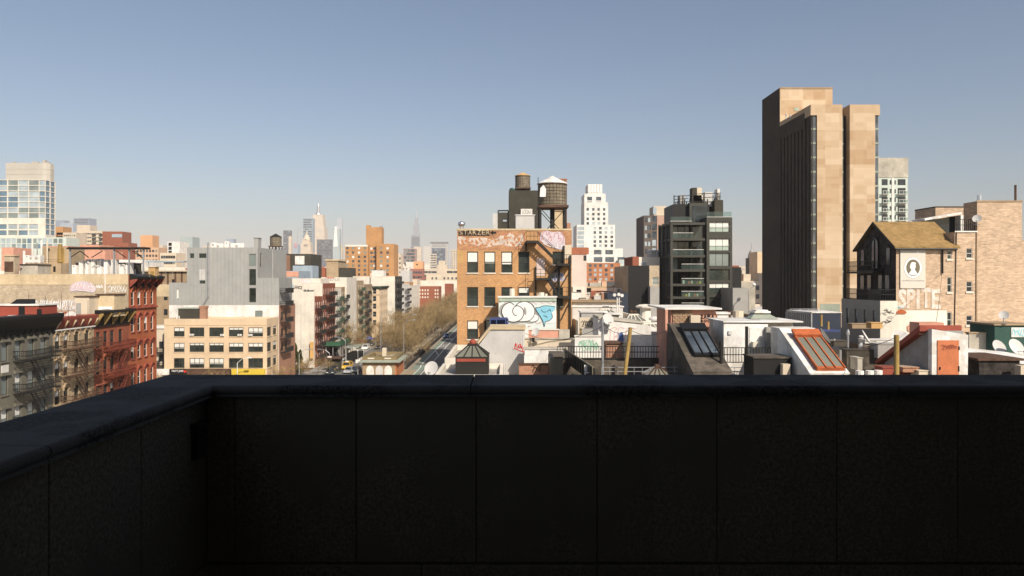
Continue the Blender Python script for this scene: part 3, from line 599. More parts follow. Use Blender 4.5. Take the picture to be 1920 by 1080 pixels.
window(T, Face(xl, d2, 0), (X(331,d2)-xl, Z(564,d2), .45, 2.5), M['framew'], G['pale'], 1, 2, .8)
sme = {}
def seam(x, z0, z1):
    link('seam', cached(('seam', round(z1-z0,2)), lambda: MB().box(-.025,.025,-.06,-.002,0,z1-z0).mesh('seam', M['metalg'])), T, rel(T, (x, d2, z0)))
x = xl+.3
while x < XW:
    zz = zl if x < xm0 else (zt if x < xm1 else zr); segs = [(zw, zz)]
    for (u, z, w2, h2) in hm+[(X(331,d2)-xm0, Z(564,d2), .45, 2.5)]:
        if u-.03 < x-xm0 < u+w2+.03: segs = [s for (a, b) in segs for s in ((a, min(b, z)), (max(a, z+h2), b)) if s[1]-s[0] > .1]
    for (a, b) in segs: seam(x, a, b)
    x += .82
part('flue', MB().tube((X(391,d2),d2-.25,Z(455,d2)),(X(391,d2),d2-.25,Z(556,d2)),.16,n=10).tube((X(391,d2),d2-.25,Z(556,d2)),(X(381,d2),d2-.25,Z(573,d2)),.16,n=10), M['galv'], T)
fe = fire_escape(T, Face(XW, 0, 90), d2+.6, 157, [Z(549,d2)+.0, Z(572,d2)-.2, Z(605,d2), Z(636,d2), Z(662,d2)], M['iron'], 1.2, 1)
part('side_wall', MB().box(XW+.005, XW+.06, d2+.02, 162, .2, zw-.05), M['brick'], T)
for z in (Z(572,d2)-3.2, Z(605,d2)-3.0, Z(636,d2)-2.5): 
    for y in (151.8, 154.5): part('window', MB().box(XW+.07, XW+.11, y, y+1.1, z, z+1.7), G['green'], T)
for k, (p, q, t) in enumerate(((400,410,455),(404,421,456.5),(433,458,455.5),(420,428,452))): acunit(('leftmost','second','rightmost','small middle')[k]+' white condenser unit on the roof of the zinc clad house', X((p+q)/2,155), 154+k*.6, zt-.3, (q-p)/1340*154, Z(t,154)-zt+.3, .9, 'condensers on the zinc clad house')
hut('roof_bulkhead', 'narrow grey bulkhead at the right end of the zinc clad roof', 'bulkhead', X(479,158), X(487,158), 157, 159, zt-.3, Z(447,158), M['metalg'], M['greyroof'])
T = hut('roof_bulkhead', 'charcoal roof shed on the cream corner building', 'bulkhead', X(334,146), X(376,146), 146, 149.5, 13.95, Z(579,146), M['darkg'], M['grngl'], [(-.35,.25,.0,1.1,M['white'],'pipe'),(.1,.2,.0,.9,M['white'],'pipe')])
single('brick_chimney', MB().box(X(376,146), X(387,146), 145.6, 146.8, 13.95, Z(577,146)).box(X(375,146), X(388,146), 145.5, 146.9, Z(577,146), Z(573,146)), M['brick'], 'red brick chimney beside the charcoal shed on the corner building', 'chimney')
# narrow buildings left of the corner building
d3 = 147; hs = [(X(298,d3)-X(270,d3), Z(b,d3), .95, 1.5) for b in (654,678)]
T, fs = bld('tenement', 'yellowish tenement with fire escape behind the red row house', 'building', X(270,d3), X(309,d3), d3, 160, Z(612,d3), M['paleb'], M['silverroof'], {'S': hs}, .4, win=win_std(M['frame'], G['dark'], ny=2))
fire_escape(T, fs['S'], X(296,d3)-X(270,d3), X(309,d3)-X(270,d3), [Z(660,d3), Z(685,d3)], M['iron'], 1.1, -1)
part('coping', MB().box(X(288,d3), X(309,d3), d3-.2, d3-.01, Z(616,d3), Z(610,d3)), M['white'], T)
d3 = 166; xx = X(285,d3)
T, fs = bld('apartment_building', 'brown brick building with pale band left of the zinc clad house', 'building', X(230,d3), X(352,d3), d3, 185, Z(508,d3), M['brownb'], M['silverroof'], {'S': [(X(p,d3)-X(230,d3), Z(b,d3), .9, 1.4) for (p,b) in ((307,563),(307,591),(322,535))]}, .4, win=win_std(M['frame'], G['dark']))
part('pale_band', MB().box(X(230,d3), X(352,d3), d3-.06, d3-.003, Z(556,d3), Z(533,d3)), M['partycap'], T)
part('eave', MB().box(X(230,d3), X(352,d3), d3-.6, d3-.01, Z(509,d3), Z(506,d3)), M['paleb'], T)
for p in (303,315,329,341): part('pier', MB().box(X(p,d3)-.18, X(p,d3)+.18, d3-.12, d3-.004, Z(533,d3), Z(509.5,d3)), M['rust'], T)
# ------------------------------------------------------------------ roof-top clutter behind the row houses
d4 = 105; z = 22.6
bld('apartment_building', 'flat roofed brick building carrying the roof-top machinery on the left', 'building', -92, -62.0, 98.6, 112, z, M['brownb'], M['silverroof'], {}, .3)
T = hut('roof_bulkhead', 'two tier tan stucco roof bulkhead with rust stains', 'bulkhead', X(80,d4), X(129,d4), d4, 109, z-.3, Z(463,d4), M['tanwall'], M['salmon'], [], .02)
part('lower_wall', MB().box(X(72,d4), X(132,d4), d4-2.2, d4-.01, z-.3, Z(494,d4)), M['tanwall'], T)
part('rust_stain', MB().prism([(X(107,d4),d4-.012,Z(493,d4)),(X(121,d4),d4-.012,Z(493,d4)),(X(120,d4),d4-.012,Z(465,d4)),(X(108,d4),d4-.012,Z(464,d4))], (0,.006,0)), M['woody'], T)
part('pipe', MB().tube((X(115,d4),d4-.3,Z(492,d4)),(X(115,d4),d4-.3,Z(458,d4)),.28,n=10), M['woody'], T)
part('round_vent', MB().tube((X(91,d4),d4-.25,Z(468,d4)),(X(91,d4),d4-.01,Z(468,d4)),.22,n=12), M['black'], T)
part('railing', MB().bar((X(80,d4),d4-2.1,Z(487,d4)),(X(131,d4),d4-2.1,Z(487,d4)),.04).bar((X(80,d4),d4-2.1,Z(490.5,d4)),(X(131,d4),d4-2.1,Z(490.5,d4)),.04), M['iron'], T)
for p in (104,118): part('window', MB().box(X(p,d4), X(p+4,d4), d4-2.24, d4-2.203, Z(510,d4), Z(500,d4)), M['black'], T)
T = hut('roof_tank_house', 'stained grey plant room with white cooling units on top, far left roof', 'plant room', X(38,100), X(71,100), 100, 103, z-.3, Z(497,100), M['conc'], M['black'])
hut('roof_bulkhead', 'pale brick stub wall with rusty patch at the far left roof edge', 'bulkhead', X(8,97), X(27,97), 97, 98, 22.5, Z(480,97), M['partyb'], M['partycap'], [(.05,1.2,.9,1.4,M['rust'],'patch')])
for k, (p, q, a, b) in enumerate(((46,53,482,492),(53,61,485,492),(61,75,482,491))): acunit(ORD[k]+' white cooling unit from the left above the stained plant room', X((p+q)/2,100), 100.5, Z(496.8,100)+.25, (q-p)/13.4, Z(a,100)-Z(497,100), .8, 'cooling units on the plant room')
for k, (p, a, b, r, m) in enumerate(((31,470,512,.16,'white'),(47,447,482,.14,'white'),(56,455,486,.08,'galv'),(64,450,478,.13,'white'),(75,452,477,.13,'paleb'),(4,440,585,.16,'galv'))): vent(('tall grey pipe at the left picture edge beside the party wall' if k == 5 else ORD[k]+' upright pipe from the left on the cluttered left roof'), X(p,102 if k < 5 else 92), 103.6 if k < 5 else 90.3, z-.3 if k < 5 else 18, Z(a,103)-(z-.3 if k < 5 else 18), r, m=M[m], group='upright pipes on the left roof')
d5 = 95.5                                              # steel gantry with a corrugated strip roof
T = thing('roof_gantry', 'steel roof gantry with dark corrugated canopy and diagonal braces', 'gantry', (X(205,d5), d5, 22.6))
zb = Z(467.5,d5); pa = [X(p,d5) for p in (136,218,246,272.5)]
part('canopy', MB().box(X(132,d5), X(276,d5), d5-.9, d5+.9, zb, zb+.16), M['black'], T)
q = MB()
for k in range(34): x = X(134,d5)+k*.3; q.prism([(x,d5-.96,zb+.17),(x+.15,d5-.96,zb+.30),(x+.3,d5-.96,zb+.17)], (0,1.9,0))
part('corrugated_sheet', q, M['rust'], T)
for k, x in enumerate(pa): part('post', MB().box(x-.09, x+.09, d5-.6, d5-.42, 22.6, zb), M['galv'], T)
for (a, b) in (((138,482),(154,471)),((155,471),(170,483)),((176,483),(196,471)),((222,471),(240,483)),((252,471),(271,484)),((258,471),(272,486))): part('brace', MB().bar((X(a[0],d5),d5-.5,Z(a[1],d5)),(X(b[0],d5),d5-.5,Z(b[1],d5)),.1), M['steel'], T)
hut('plant_room', 'low dark plant enclosure behind the white air units under the gantry', 'plant room', X(142,98.3), X(250,98.3), 98.3, 100.5, 22.55, Z(494,98.3), M['darkg'], M['greyroof'])
for k, (p, q2, a) in enumerate(((139,147,497),(148,156,489),(157,163,486),(164,170,491),(171,177,486),(178,186,485),(188,193,500),(195,202,487),(204,209,498),(212,221,487),(223,232,495),(233,242,492))):
    acunit(ORD[k]+' white air handling unit from the left under the roof gantry', X((p+q2)/2,96.5), 96.4+(k%3)*.45, 22.66, (q2-p)/13.8, Z(a,96.5)-22.66, .8, 'air handling units under the gantry')
hut('roof_crate', 'yellow wooden hatch box at the end of the gantry', 'hatch', X(278,96), X(291,96), 96, 97, 22.6, Z(501,96), M['tanroofw'], M['paleb'], [(.3,.5,.25,.6,M['woody'],'panel')])
for k, px in enumerate((247,255,263,270,282,290)): vent(ORD[k]+' short railing post from the left on the red house roof edge', X(px,91.2), 92+k*.8, 22.65, 1.0, .025, m=M['galv'], group='railing posts on the red house')
single('roof_canopy', MB().box(X(275,192), X(345,192), 192, 197, Z(491,192), Z(489,192)).box(X(277,192), X(278,192), 192.2, 192.4, Z(511,192), Z(491,192)).box(X(343,192), X(344,192), 192.2, 192.4, Z(511,192), Z(491,192)), M['bluegrey'], 'long flat grey blue canopy roof left of the zinc clad house', 'canopy')
bld('apartment_building', 'pale roof block with white parapets under the grey blue canopy', 'building', X(240,190), X(347,190), 190, 205, Z(501,190), M['white2'], M['silverroof'], {}, 1.8)
# ------------------------------------------------------------------ tenements further along the west side
def tenement(label, pa, pb, ztop, wm, yrows, nw=4, fe=None, fem=None, xb=-62, sm=None, fm='framew', gm='dark', top=None, cor=None, rm='silverroof', smx=None):
    y0, y1 = DW(pa), DW(pb); L = y1-y0; w = min(.95, L/nw*.5); us = sp(.5, L-.5, nw, w)
    zs = [ztop-1.2-3.1*k-1.7 for k in range(yrows)]
    T, fs = bld('tenement', label, 'building', xb, XW, y0, y1-.02, ztop, wm, M[rm], {'E': gridh(us, zs, w, 1.7)}, .5, win=win_std(M[fm], G[gm], 1, 2, (0,0,.5), wm), group='tenements along the west side of the street')
    if sm: part('side_wall', MB().box(xb, XW-.02, y0-.12, y0-.003, 0.2, ztop-.02), sm, T)
    if fe: fire_escape(T, Face(XW,y0,90), L*fe[0], L*fe[1], [z-.35 for z in zs], M[fem], 1.15, 1 if int(pa) % 2 else -1)
    if cor: cornice(T, Face(XW,y0,90), 0, L, [(0,ztop-.9),(.2,ztop-.85),(.5,ztop-.2),(.75,ztop-.1),(.75,ztop+.12),(0,ztop+.15)], M[cor])
    return T, fs
T, fs = tenement('dark red tenement behind the big blank white wall', 590, 604.6, Z(556,182), M['redb2'], 5, 4, (.15,.9), 'iron', xb=X(541.5,DW(590)), sm=None)
y0 = DW(590); part('blank_wall', MB().box(X(541.5,y0), XW-.01, y0-.25, y0-.01, .2, 19.2).box(X(541.5,y0), X(568,y0), y0-.25, y0-.01, 19.2, Z(529,y0)), M['white2'], T)
part('drain_line', MB().box(X(565,y0)-.03, X(565,y0)+.03, y0-.29, y0-.255, 3, Z(570,y0)), M['greysp'], T)
lettering(T, Face(0,y0-.25,0), 'LANCE', X(551.5,y0), Z(541,y0), .85, M['black'], .02, X(567,y0)-X(551.5,y0), bold=.03, slope=-.12)
part('blue_patch', MB().box(X(543,y0), X(550,y0), y0-.275, y0-.255, Z(539,y0), Z(533,y0)), M['bluep'], T)
hut('roof_bulkhead', 'little white roof hut with dark hipped cap on the blank white wall', 'bulkhead', X(569,y0+2), X(582,y0+2), y0+2, y0+5, 17.4, Z(545,y0+2), M['white'], M['greyroof'], [(.2,.4,.3,2,M['black'],'opening'),(1.0,.4,.3,2,M['black'],'opening')], .25)
tenement('bright red brick tenement with tall narrow windows and black fire escapes', 605, 628.6, Z(531,193), M['redb2'], 6, 6, (.2,.85), 'iron', xb=-70, sm=M['white2'])
tenement('pale tenement with green fire escapes', 629, 640, Z(541,204), M['white2'], 5, 3, (.1,.9), 'irong', sm=M['salmon'])
tenement('narrow olive brown tenement', 640.3, 650, Z(538,211), M['brownb'], 6, 3, (.2,.9), 'iron', sm=M['brownb'])
T, fs = tenement('tall tan tenement with blank white side wall and green fire escapes', 667, 682, Z(526,233), M['tanwall'], 6, 4, (.3,.8), 'irong', xb=X(650,227)-8, sm=M['white2'])
yy = DW(667); fS = Face(0, yy-.14, 0)
lettering(T, fS, 'MUCKA', X(645,yy), Z(534.5,yy), 1.0, M['whitesp'], .03, X(665,yy)-X(645,yy), bold=.05); 
tenement('slim brown tenement next to the yellow brick corner house', 682.3, 698, Z(533,250), M['brownb'], 6, 3, (.1,.5), 'iron', sm=M['paleb'])
ya = 270.; yb = 288.; xa = X(692,ya); zt = Z(538,ya)
T, fs = bld('tenement', 'yellow brick corner tenement with green cornice and red brick edge', 'building', xa, XW, ya, yb, zt, M['cream'], M['silverroof'], {'S': [(X(699,ya)-xa, Z(p,ya), 1.3, 2.0) for p in (551,565,579,594,610)], 'E': gridh(sp(1,17,5,1.1), [zt-3-3.0*k for k in range(6)], 1.1, 1.8)}, .4, win=win_std(M['framew'], G['dark']), group='tenements along the west side of the street')
part('brick_edge', MB().box(xa-.02, X(697.5,ya), ya-.15, ya-.004, .2, zt+.3), M['redb'], T)
cornice(T, fs['S'], X(698,ya)-xa, XW-xa+.6, [(0,zt-.8),(.3,zt-.7),(.7,zt-.1),(.7,zt+.25),(0,zt+.3)], M['irong']); cornice(T, fs['E'], -.6, yb-ya, [(0,zt-.8),(.3,zt-.7),(.72,zt-.1),(.72,zt+.24),(0,zt+.3)], M['irong'])
part('belt_course', MB().box(X(698,ya), XW+.08, ya-.08, ya-.003, Z(553.5,ya), Z(552.2,ya)), M['brownb'], T)
T, fs = tenement('long white walled tenement rising behind the yellow corner house', 740.5, 754, Z(518,306), M['darkg'], 6, 4, (.2,.9), 'iron', xb=X(658,306), sm=M['white2'])
hut('roof_bulkhead', 'white box bulkhead on top of the long white walled tenement', 'bulkhead', X(697,312), X(719,312), 312, 318, Z(518,306)-.5, Z(507,312), M['white'], M['white'])
vent('dark thin stack rising in front of the long white wall', X(694,300), 300, Z(540,300)-3, 7.5, .18, m=M['black'])
tenement('white painted tenement with black fire escapes, last before the trees', 754.3, 768, Z(532,340), M['white'], 5, 4, (.3,.95), 'iron', xb=-60, sm=M['white'])
tenement('low white tenement mostly hidden by the trees', 768.3, 790, 19, M['white2'], 5, 6, None, None, sm=M['white2'])
# graffiti roofs in the middle distance (white parapets behind the blank wall)
y6 = 188.; 
T, fs = bld('tenement', 'pale tenement roof edge with pink bubble letters above the blank wall', 'building', X(540,190), X(600,190), 190.5, 200, Z(522,190), M['white2'], M['silverroof'], {}, .6, z0=0)
f6 = Face(0, 190.5, 0); lettering(T, f6, 'SUPA', X(561,190.5), Z(530.5,190.5), 1.25, M['pinkp'], .03, X(585,190.5)-X(561,190.5), bold=.06, slope=-.1); lettering(T, f6, 'SUPA', X(561.5,190.5), Z(530,190.5), 1.1, M['whitesp'], .05, X(584,190.5)-X(561.5,190.5), bold=.02, slope=-.1)
T, fs = bld('tenement', 'white tenement roof edge with grey tags right of the pink letters', 'building', X(602,212), X(650,212), 212, 226, Z(520,212), M['white2'], M['silverroof'], {}, .6)
part('spray_paint', scribble(fs['S'], 1, Z(527,212), 4.5, 1.0, 7, r2, .14), M['greysp'], T); part('spray_paint', scribble(fs['S'], 1.4, Z(522.5,212)+.1, 2.5, .3, 5, r2, .1), M['redsp'], T)
T, fs = bld('tenement', 'low rooftop with blue and pink painted walls behind the zinc clad house', 'building', X(504,215), X(560,215), 215, 228, Z(508,215), M['bluegrey'], M['silverroof'], {}, .6)
part('pale_patch', MB().box(X(536,215), X(560,215), 214.9, 214.99, Z(519,215), Z(509,215)), M['salmon'], T); part('spray_paint', scribble(fs['S'], 2, Z(516,215), 3.0, 1.2, 5, r2, .2), M['cyansp'], T); part('spray_paint', scribble(fs['S'], 6, Z(517,215), 2.6, 1.2, 5, r2, .25), M['whitesp'], T)
# charcoal hall, blue grey hall, brick tower with tank
T, fs = bld('hall', 'charcoal flat roofed hall with two pale panels', 'building', X(536,260), X(583,260), 260, 275, Z(476,260), M['darkg'], M['greyroof'], {}, .4)
for (p, q) in ((554,562.5),(563,571)): part('panel', MB().box(X(p,260), X(q,260), 259.4, 259.99, Z(496,260), Z(480,260)), M['white'], T)
bld('hall', 'plain blue grey rendered hall below the charcoal hall', 'building', X(549,250), X(586,250), 250, 258, Z(498,250), M['bluegrey'], M['greyroof'], {}, .3)
T, fs = bld('apartment_building', 'red brown brick tower block under the wooden water tank', 'building', X(500,255), X(536,255), 255, 266, Z(478,255), M['brick'], M['tarroof'], {'S': gridh(sp(1,6,3,.9), [Z(500,255), Z(512,255)], .9, 1.6)}, .4, win=win_std(M['framew'], G['dark']))
def water_tank(label, x, y, zb, r, h, rh, wm, rm, legz=None, legm=None, bands=6, n=22):
    T = thing('water_tank', label, 'water tank', (x, y, legz if legz is not None else zb), 'roof-top water tanks')
    t = part('tank', MB().lathe((x,y,zb), [(r,0),(r*.985,h)], n), wm, T)
    me = MB()
    for k in range(bands): part('hoop', MB().lathe((x,y,zb+h*(k+.4)/bands), [(r*1.008,0),(r*1.012,.03),(r*1.004,.06)], n, False), M['rust'], T)
    for k in range(n): a = 2*math.pi*(k+.5)/n; part('stave_joint', MB().box(x+r*1.0*math.cos(a)-.012, x+r*1.0*math.cos(a)+.012, y+r*1.0*math.sin(a)-.012, y+r*1.0*math.sin(a)+.012, zb+.02, zb+h*.99), M['steel'], T) if r > 1.5 and math.sin(a) < .2 else None
    part('roof', MB().lathe((x,y,zb+h), [(r*1.07,-.05),(r*1.07,.03),(.06,rh),(.02,rh+.05)], n), rm, T)
    if legz is not None:
        lm = legm or M['steel']; s = r*.86
        part('platform', MB().box(x-r*1.05, x+r*1.05, y-r*1.05, y+r*1.05, zb-.3, zb-.01), M['rust'], T)
        for (i, j) in ((-1,-1),(1,-1),(1,1),(-1,1)): part('leg', MB().box(x+i*s-.13, x+i*s+.13, y+j*s-.13, y+j*s+.13, legz, zb-.3), lm, T)
        q = MB(); zm = legz+.15
        for (a, b) in (((-1,-1),(1,-1)),((1,-1),(1,1)),((-1,1),(1,1)),((-1,-1),(-1,1))):
            p0 = (x+a[0]*s, y+a[1]*s); p1 = (x+b[0]*s, y+b[1]*s)
            q.bar((*p0,zm),(*p1,zb-.4),.09); q.bar((*p1,zm),(*p0,zb-.4),.09); q.bar((*p0,zm),(*p1,zm),.12)
        part('bracing', q, lm, T); part('riser_pipe', MB().tube((x,y,legz),(x,y,zb-.3),.3,n=10), M['steel'], T)
    return T
water_tank('pale wooden water tank with dark cone roof left of the skyline', X(515.5,258), 259, Z(461,258), X(526,258)-X(515.5,258), Z(444,258)-Z(461,258), Z(437,258)-Z(444,258)-.1, M['wood'], M['steel'], Z(478,255)-.4, M['black'], 4)
bld('apartment_building', 'dark narrow building with grey side at the right of the zinc clad house', 'building', X(500,200), X(512,200), 200, 212, Z(467,200), M['metalg'], M['tarroof'], {'S': [(.5, Z(490,200), .6, 2.5)]}, .3, win=win_std(M['frame'], G['dark']))
T, fs = bld('apartment_building', 'brown loft block with dark side bays in front of the orange brick slabs', 'building', X(612,300), X(634,300), 300, 315, Z(489,300), M['tanwall'], M['tarroof'], {'S': []}, .4)
part('cap', MB().box(X(610,300), X(636,300), 299.6, 315.4, Z(489,300), Z(486,300)), M['partycap'], T)
for (p, q) in ((596,611.5),(634.5,655)): part('side_bay', MB().box(X(p,300), X(q,300), 301, 313, 0, Z(502,300)), M['rosb'] if p < 600 else M['darkg'], T)
# ------------------------------------------------------------------ the orange brick loft with its steel stair and water tank
d = 85.0; x0, x1 = X(857,d), X(1072,d); zt = Z(430,d)
cl = ((875.8,896.4),(908,928.8),(940,960.7),(972,992.7)); rw = ((471.8,511.2),(538.3,573.9),(601,636))
hs = [(X(p,d)-x0, Z(b,d), X(q,d)-X(p,d), Z(a,d)-Z(b,d)) for (a,b) in rw for (p,q) in cl]+[(X(1036,d)-x0, Z(496,d), 1.25, 1.55),(X(1036,d)-x0, Z(574,d), 1.25, 2.2)]
bl = [.5,.55,.6,0, 0,0,0,.3, .45,0,0,0, 0,0]; it = iter(bl)
T, fs = bld('loft_building', 'orange brick loft building with big sash windows and roof-top water tank', 'building', x0, x1, d, 106, zt, M['loft'], M['silverroof'], {'S': hs}, .6, win=lambda T, f, h: window(T, f, h, M['frame'], G['green'], 1, 2, next(it), M['white2'], None, .09), dep=.25)
part('coping', MB().box(x0-.05, x1+.05, d-.06, d-.003, zt-.12, zt+.08), M['partycap'], T)
part('orange_patch', MB().box(x0+.003, X(869,d), d-.012, d-.003, Z(493,d), Z(461,d)), M['tanroofw'], T)
part('plinth', MB().prism([(x0-.5,d-3.0,Z(662,d)),(X(873,d),d-3.0,Z(662,d)),(X(873,d),d-.01,Z(650,d)),(x0-.5,d-.01,Z(650,d))], (0,0,-4)), M['partycap'], T)
s = Spray(d-.004, (840,310), 4.697)
rr = random.Random(5)
part('upper_brickwork', MB().box(x0+.01, X(985,d), d-.014, d-.003, Z(469,d), zt-.13), M['loftred'], T); part('upper_brickwork', MB().box(X(1008,d), x1-.01, d-.014, d-.003, Z(468,d), zt-.13), M['loftred'], T)
s.k = 2
s.fill(T, [(85,660),(95,628),(180,640),(300,636),(420,650),(480,600),(510,625),(560,585),(600,640),(650,600),(660,700),(560,715),(450,700),(330,722),(200,690),(110,690)], M['loftpaint'], name='paint_stain')
for k, ch in enumerate('STARZER'):
    u = 92+k*40; s.fill(T, [(u,565),(u+37,565),(u+37,620),(u,620)], M['black'], False, 'lettering')
    lettering(T, Face(0,d-.02-.004*s.k,0), ch, X(840+(u+7)/4.697,d), Z(310+610/4.697,d), .5, M['partycap'], .01, .40, bold=.0)
s.fill(T, [(372,592),(398,572),(398,585),(425,585),(425,600),(398,600),(398,614)], M['black'], False)
s.fill(T, [(810,660),(820,600),(860,575),(920,590),(980,585),(1020,620),(1030,690),(1015,740),(950,735),(900,700),(850,690)], M['mauvesp'])
s.strokes(T, [[(825,665),(835,600),(860,580),(875,620),(890,590),(905,640)],[(880,660),(900,625),(915,650),(900,670)],[(930,640),(945,600),(970,600),(975,650)],[(975,650),(990,640),(995,655),(980,670)],[(990,600),(1015,620),(1010,690)],[(820,650),(835,640),(838,660)]], 5, mat('dull_rose_spray', (.42,.16,.16), .9, .15))
s.strokes(T, [[(840,690),(900,715),(960,725)],[(1000,700),(1000,740)],[(960,690),(965,735)]], 6, M['whitesp'])
part('door', MB().box(X(1006,d), X(1021.5,d), d-.05, d-.003, Z(517,d), Z(484,d)), mat('pale_pink_door', (.62,.50,.46), .8), T)
s2 = Spray(d-.01, (980,380), 5.4); s2.fill(T, [(270,770),(300,720),(400,710),(420,790),(280,800)], M['mauvesp']); s2.strokes(T, [[(300,790),(310,730),(330,785),(345,730)],[(360,780),(365,725),(400,730),(365,755),(405,785)]], 8, M['bluesp'])
s2.fill(T, [(425,430),(495,425),(492,560),(425,565)], M['paleb'], False, 'patch')
vent('silver ball ventilator on the left corner of the orange brick loft', X(865.5,86), 86, zt-.3, .7, .44, 'ball', M['alum'])
# stair
ds = 83.5
T = thing('steel_staircase', 'dark steel zigzag stair climbing the front of the orange brick loft', 'stair', (X(1040,ds), ds, 8))
def P(px, py, dd): return (X(px,dd), dd, Z(py,dd))
def landing(pa, pb, py):
    za = Z(py,ds); part('landing', MB().box(X(pa,ds), X(pb,ds), ds-.15, ds+1.4, za-.28, za), M['steel'], T)
    q = MB()
    for zz in (.5, 1.02): q.bar((X(pa,ds),ds-.1,za+zz),(X(pb,ds),ds-.1,za+zz),.05)
    for k in range(4): x = X(pa,ds)+(X(pb,ds)-X(pa,ds))*k/3; q.bar((x,ds-.1,za),(x,ds-.1,za+1.02),.04)
    part('railing', q, M['steel'], T)
def flight(a, b, lay):
    y = ds+lay*.75; q = MB()
    for e in (0, .62): q.bar((X(a[0],ds),y+e,Z(a[1],ds)-.1),(X(b[0],ds),y+e,Z(b[1],ds)-.1),.08,.32)
    part('stringer', q, M['steel'], T)
    q = MB(); n = 11
    for k in range(1, n): t = k/n; x = X(a[0],ds)+(X(b[0],ds)-X(a[0],ds))*t; z = Z(a[1],ds)+(Z(b[1],ds)-Z(a[1],ds))*t; q.box(x-.13, x+.13, y+.05, y+.57, z-.06, z-.02)
    part('tread', q, M['steel'], T)
    q = MB(); q.bar((X(a[0],ds),y,Z(a[1],ds)+.95),(X(b[0],ds),y,Z(b[1],ds)+.95),.05)
    part('handrail', q, M['steel'], T)
landing(987,1008,451); flight((1007,451),(1050,493),0); landing(1044,1071,494); flight((1056,495),(1030,520),1); landing(1005,1031,521); flight((1027,522),(1049,554),0); landing(1046,1071,555); flight((1056,556),(1030,590),1)
for px, a, b in ((1071,478,640),(1005.5,500,640),(1050,494,640),(987,451,470),(1059,460,494)): part('post', MB().box(X(px,ds)-.09, X(px,ds)+.09, ds+1.2, ds+1.38, Z(b,ds), Z(a,ds)), M['steel'], T)
q = MB()
for (a, b) in (((1030,521),(1050,540)),((1049,521),(1032,545)),((1071,505),(1050,540)),((1071,560),(1052,600))): q.bar(P(*a,ds+1.3), P(*b,ds+1.3), .12)
part('bracing', q, M['steel'], T)
q = MB()
for (a, b) in (((987,433),(974,457)),((987,452),(976,470)),((1008,434),(1055,478)),((1005,500),(985,515)),((985,515),(985,545))): q.bar(P(*a,ds), P(*b,ds), .05)
part('guard_rail', q, M['steel'], T)
dt = 93.
T = water_tank('big weathered wooden water tank with white cone roof on the orange loft', X(1035.5,dt), dt, Z(387,dt), 1.87, Z(345,dt)-Z(387,dt), Z(330,dt)-Z(345,dt), M['wood'], M['lwhite'], zt-.6, M['steel'], 7, 26)
sx = X(1019,dt)
part('spray_paint', MB().prism([(sx-.55,dt-1.78,Z(372,dt)),(sx+.2,dt-1.86,Z(372,dt)),(sx+.25,dt-1.88,Z(358,dt)),(sx-.1,dt-1.82,Z(350,dt)),(sx-.5,dt-1.70,Z(356,dt))], (-.0,-.02,0)), M['whitesp'], T)
part('ladder_pole', MB().tube((X(1007.5,dt),dt-2.3,Z(452,dt)),(X(1007.5,dt),dt-2.3,Z(337,dt)),.04), M['steel'], T)
hut('roof_bulkhead', 'pale rendered bulkhead with blank wall behind the legs of the big water tank', 'bulkhead', X(1040,100), X(1056,100), 100, 103, zt-.6, Z(396,100), M['partycap'], M['brownb'])
single('brick_chimney', MB().box(X(1048,101), X(1063,101), 101, 102.4, zt-.6, Z(337,101)).box(X(1047.5,101), X(1063.5,101), 100.9, 102.5, Z(337,101), Z(335,101)), M['brick'], 'tall brick chimney right behind the big water tank', 'chimney')
single('brick_chimney', MB().box(X(1063,98), X(1070,98), 98, 99, zt-.6, Z(418,98)), M['brick'], 'short brick chimney at the right roof edge of the orange loft', 'chimney')
# dark grey building behind the loft with the second tank
d7 = 165.; T, fs = bld('apartment_building', 'olive grey windowless block behind the orange brick loft', 'building', X(954,d7), X(1012,d7), d7, 180, Z(357,d7), M['darkg'], M['tarroof'], {}, .4)
part('wing', MB().box(X(933,d7), X(954,d7)-.01, d7+.5, 178, 0, Z(398,d7)), M['darkg'], T); part('window', MB().box(X(943,d7), X(950,d7), d7+.44, d7+.49, Z(415,d7), Z(412,d7)), M['bluegrey'], T)
part('pale_pier', MB().box(X(924,d7), X(933,d7)-.01, d7+.2, 178, 0, Z(400,d7)), M['ltgrey'], T); part('roof_frame', MB().bar(P(934,395,d7+1),P(953,395,d7+1),.3).bar(P(934,395,d7+1),P(934,399,d7+1),.25).bar(P(953,395,d7+1),P(953,399,d7+1),.25), M['steel'], T)
part('painted_panel', MB().box(X(976.5,d7), X(998,d7), d7-.4, d7-.005, Z(403,d7), Z(392,d7)), M['white'], T); part('tag', scribble(Face(0,d7-.4,0), X(978,d7), Z(401,d7), 2.0, .9, 4, rr, .12), M['greysp'], T)
hut('roof_bulkhead', 'light grey block work bulkhead in front of the olive grey block', 'bulkhead', X(967,110), X(1002,110), 110, 116, 20, Z(404,110), M['ltgrey'], M['white'])
water_tank('smaller wooden water tank with tan cone roof on the olive grey block', X(980,170), 170, Z(353,170), X(994,170)-X(980,170), Z(330,170)-Z(353,170), Z(323,170)-Z(330,170)-.05, M['wood'], M['tanroofw'], Z(357,d7)-.4, M['black'], 5)
vent('dark green dome vent beside the small water tank', X(960,168), 168, Z(357,d7)-.4, .5, .6, 'ball', M['teal'])
# east side blocks along the street beyond the loft (they throw the shade on the road)
for k, (a, b, h) in enumerate(((163,190,28),(226,268,28))):
    bld('tenement', ('brown tenement hidden behind the orange brick loft, nearer of two','brown tenement hidden behind the orange brick loft, farther of two')[k], 'building', -6, 14, a, b, h, M['brownb'], M['silverroof'], {'W': gridh(sp(1,b-a-1,10,1.0), [2+3.3*i for i in range(1,8)], 1.0, 1.7)}, .5, far=G['dark'])
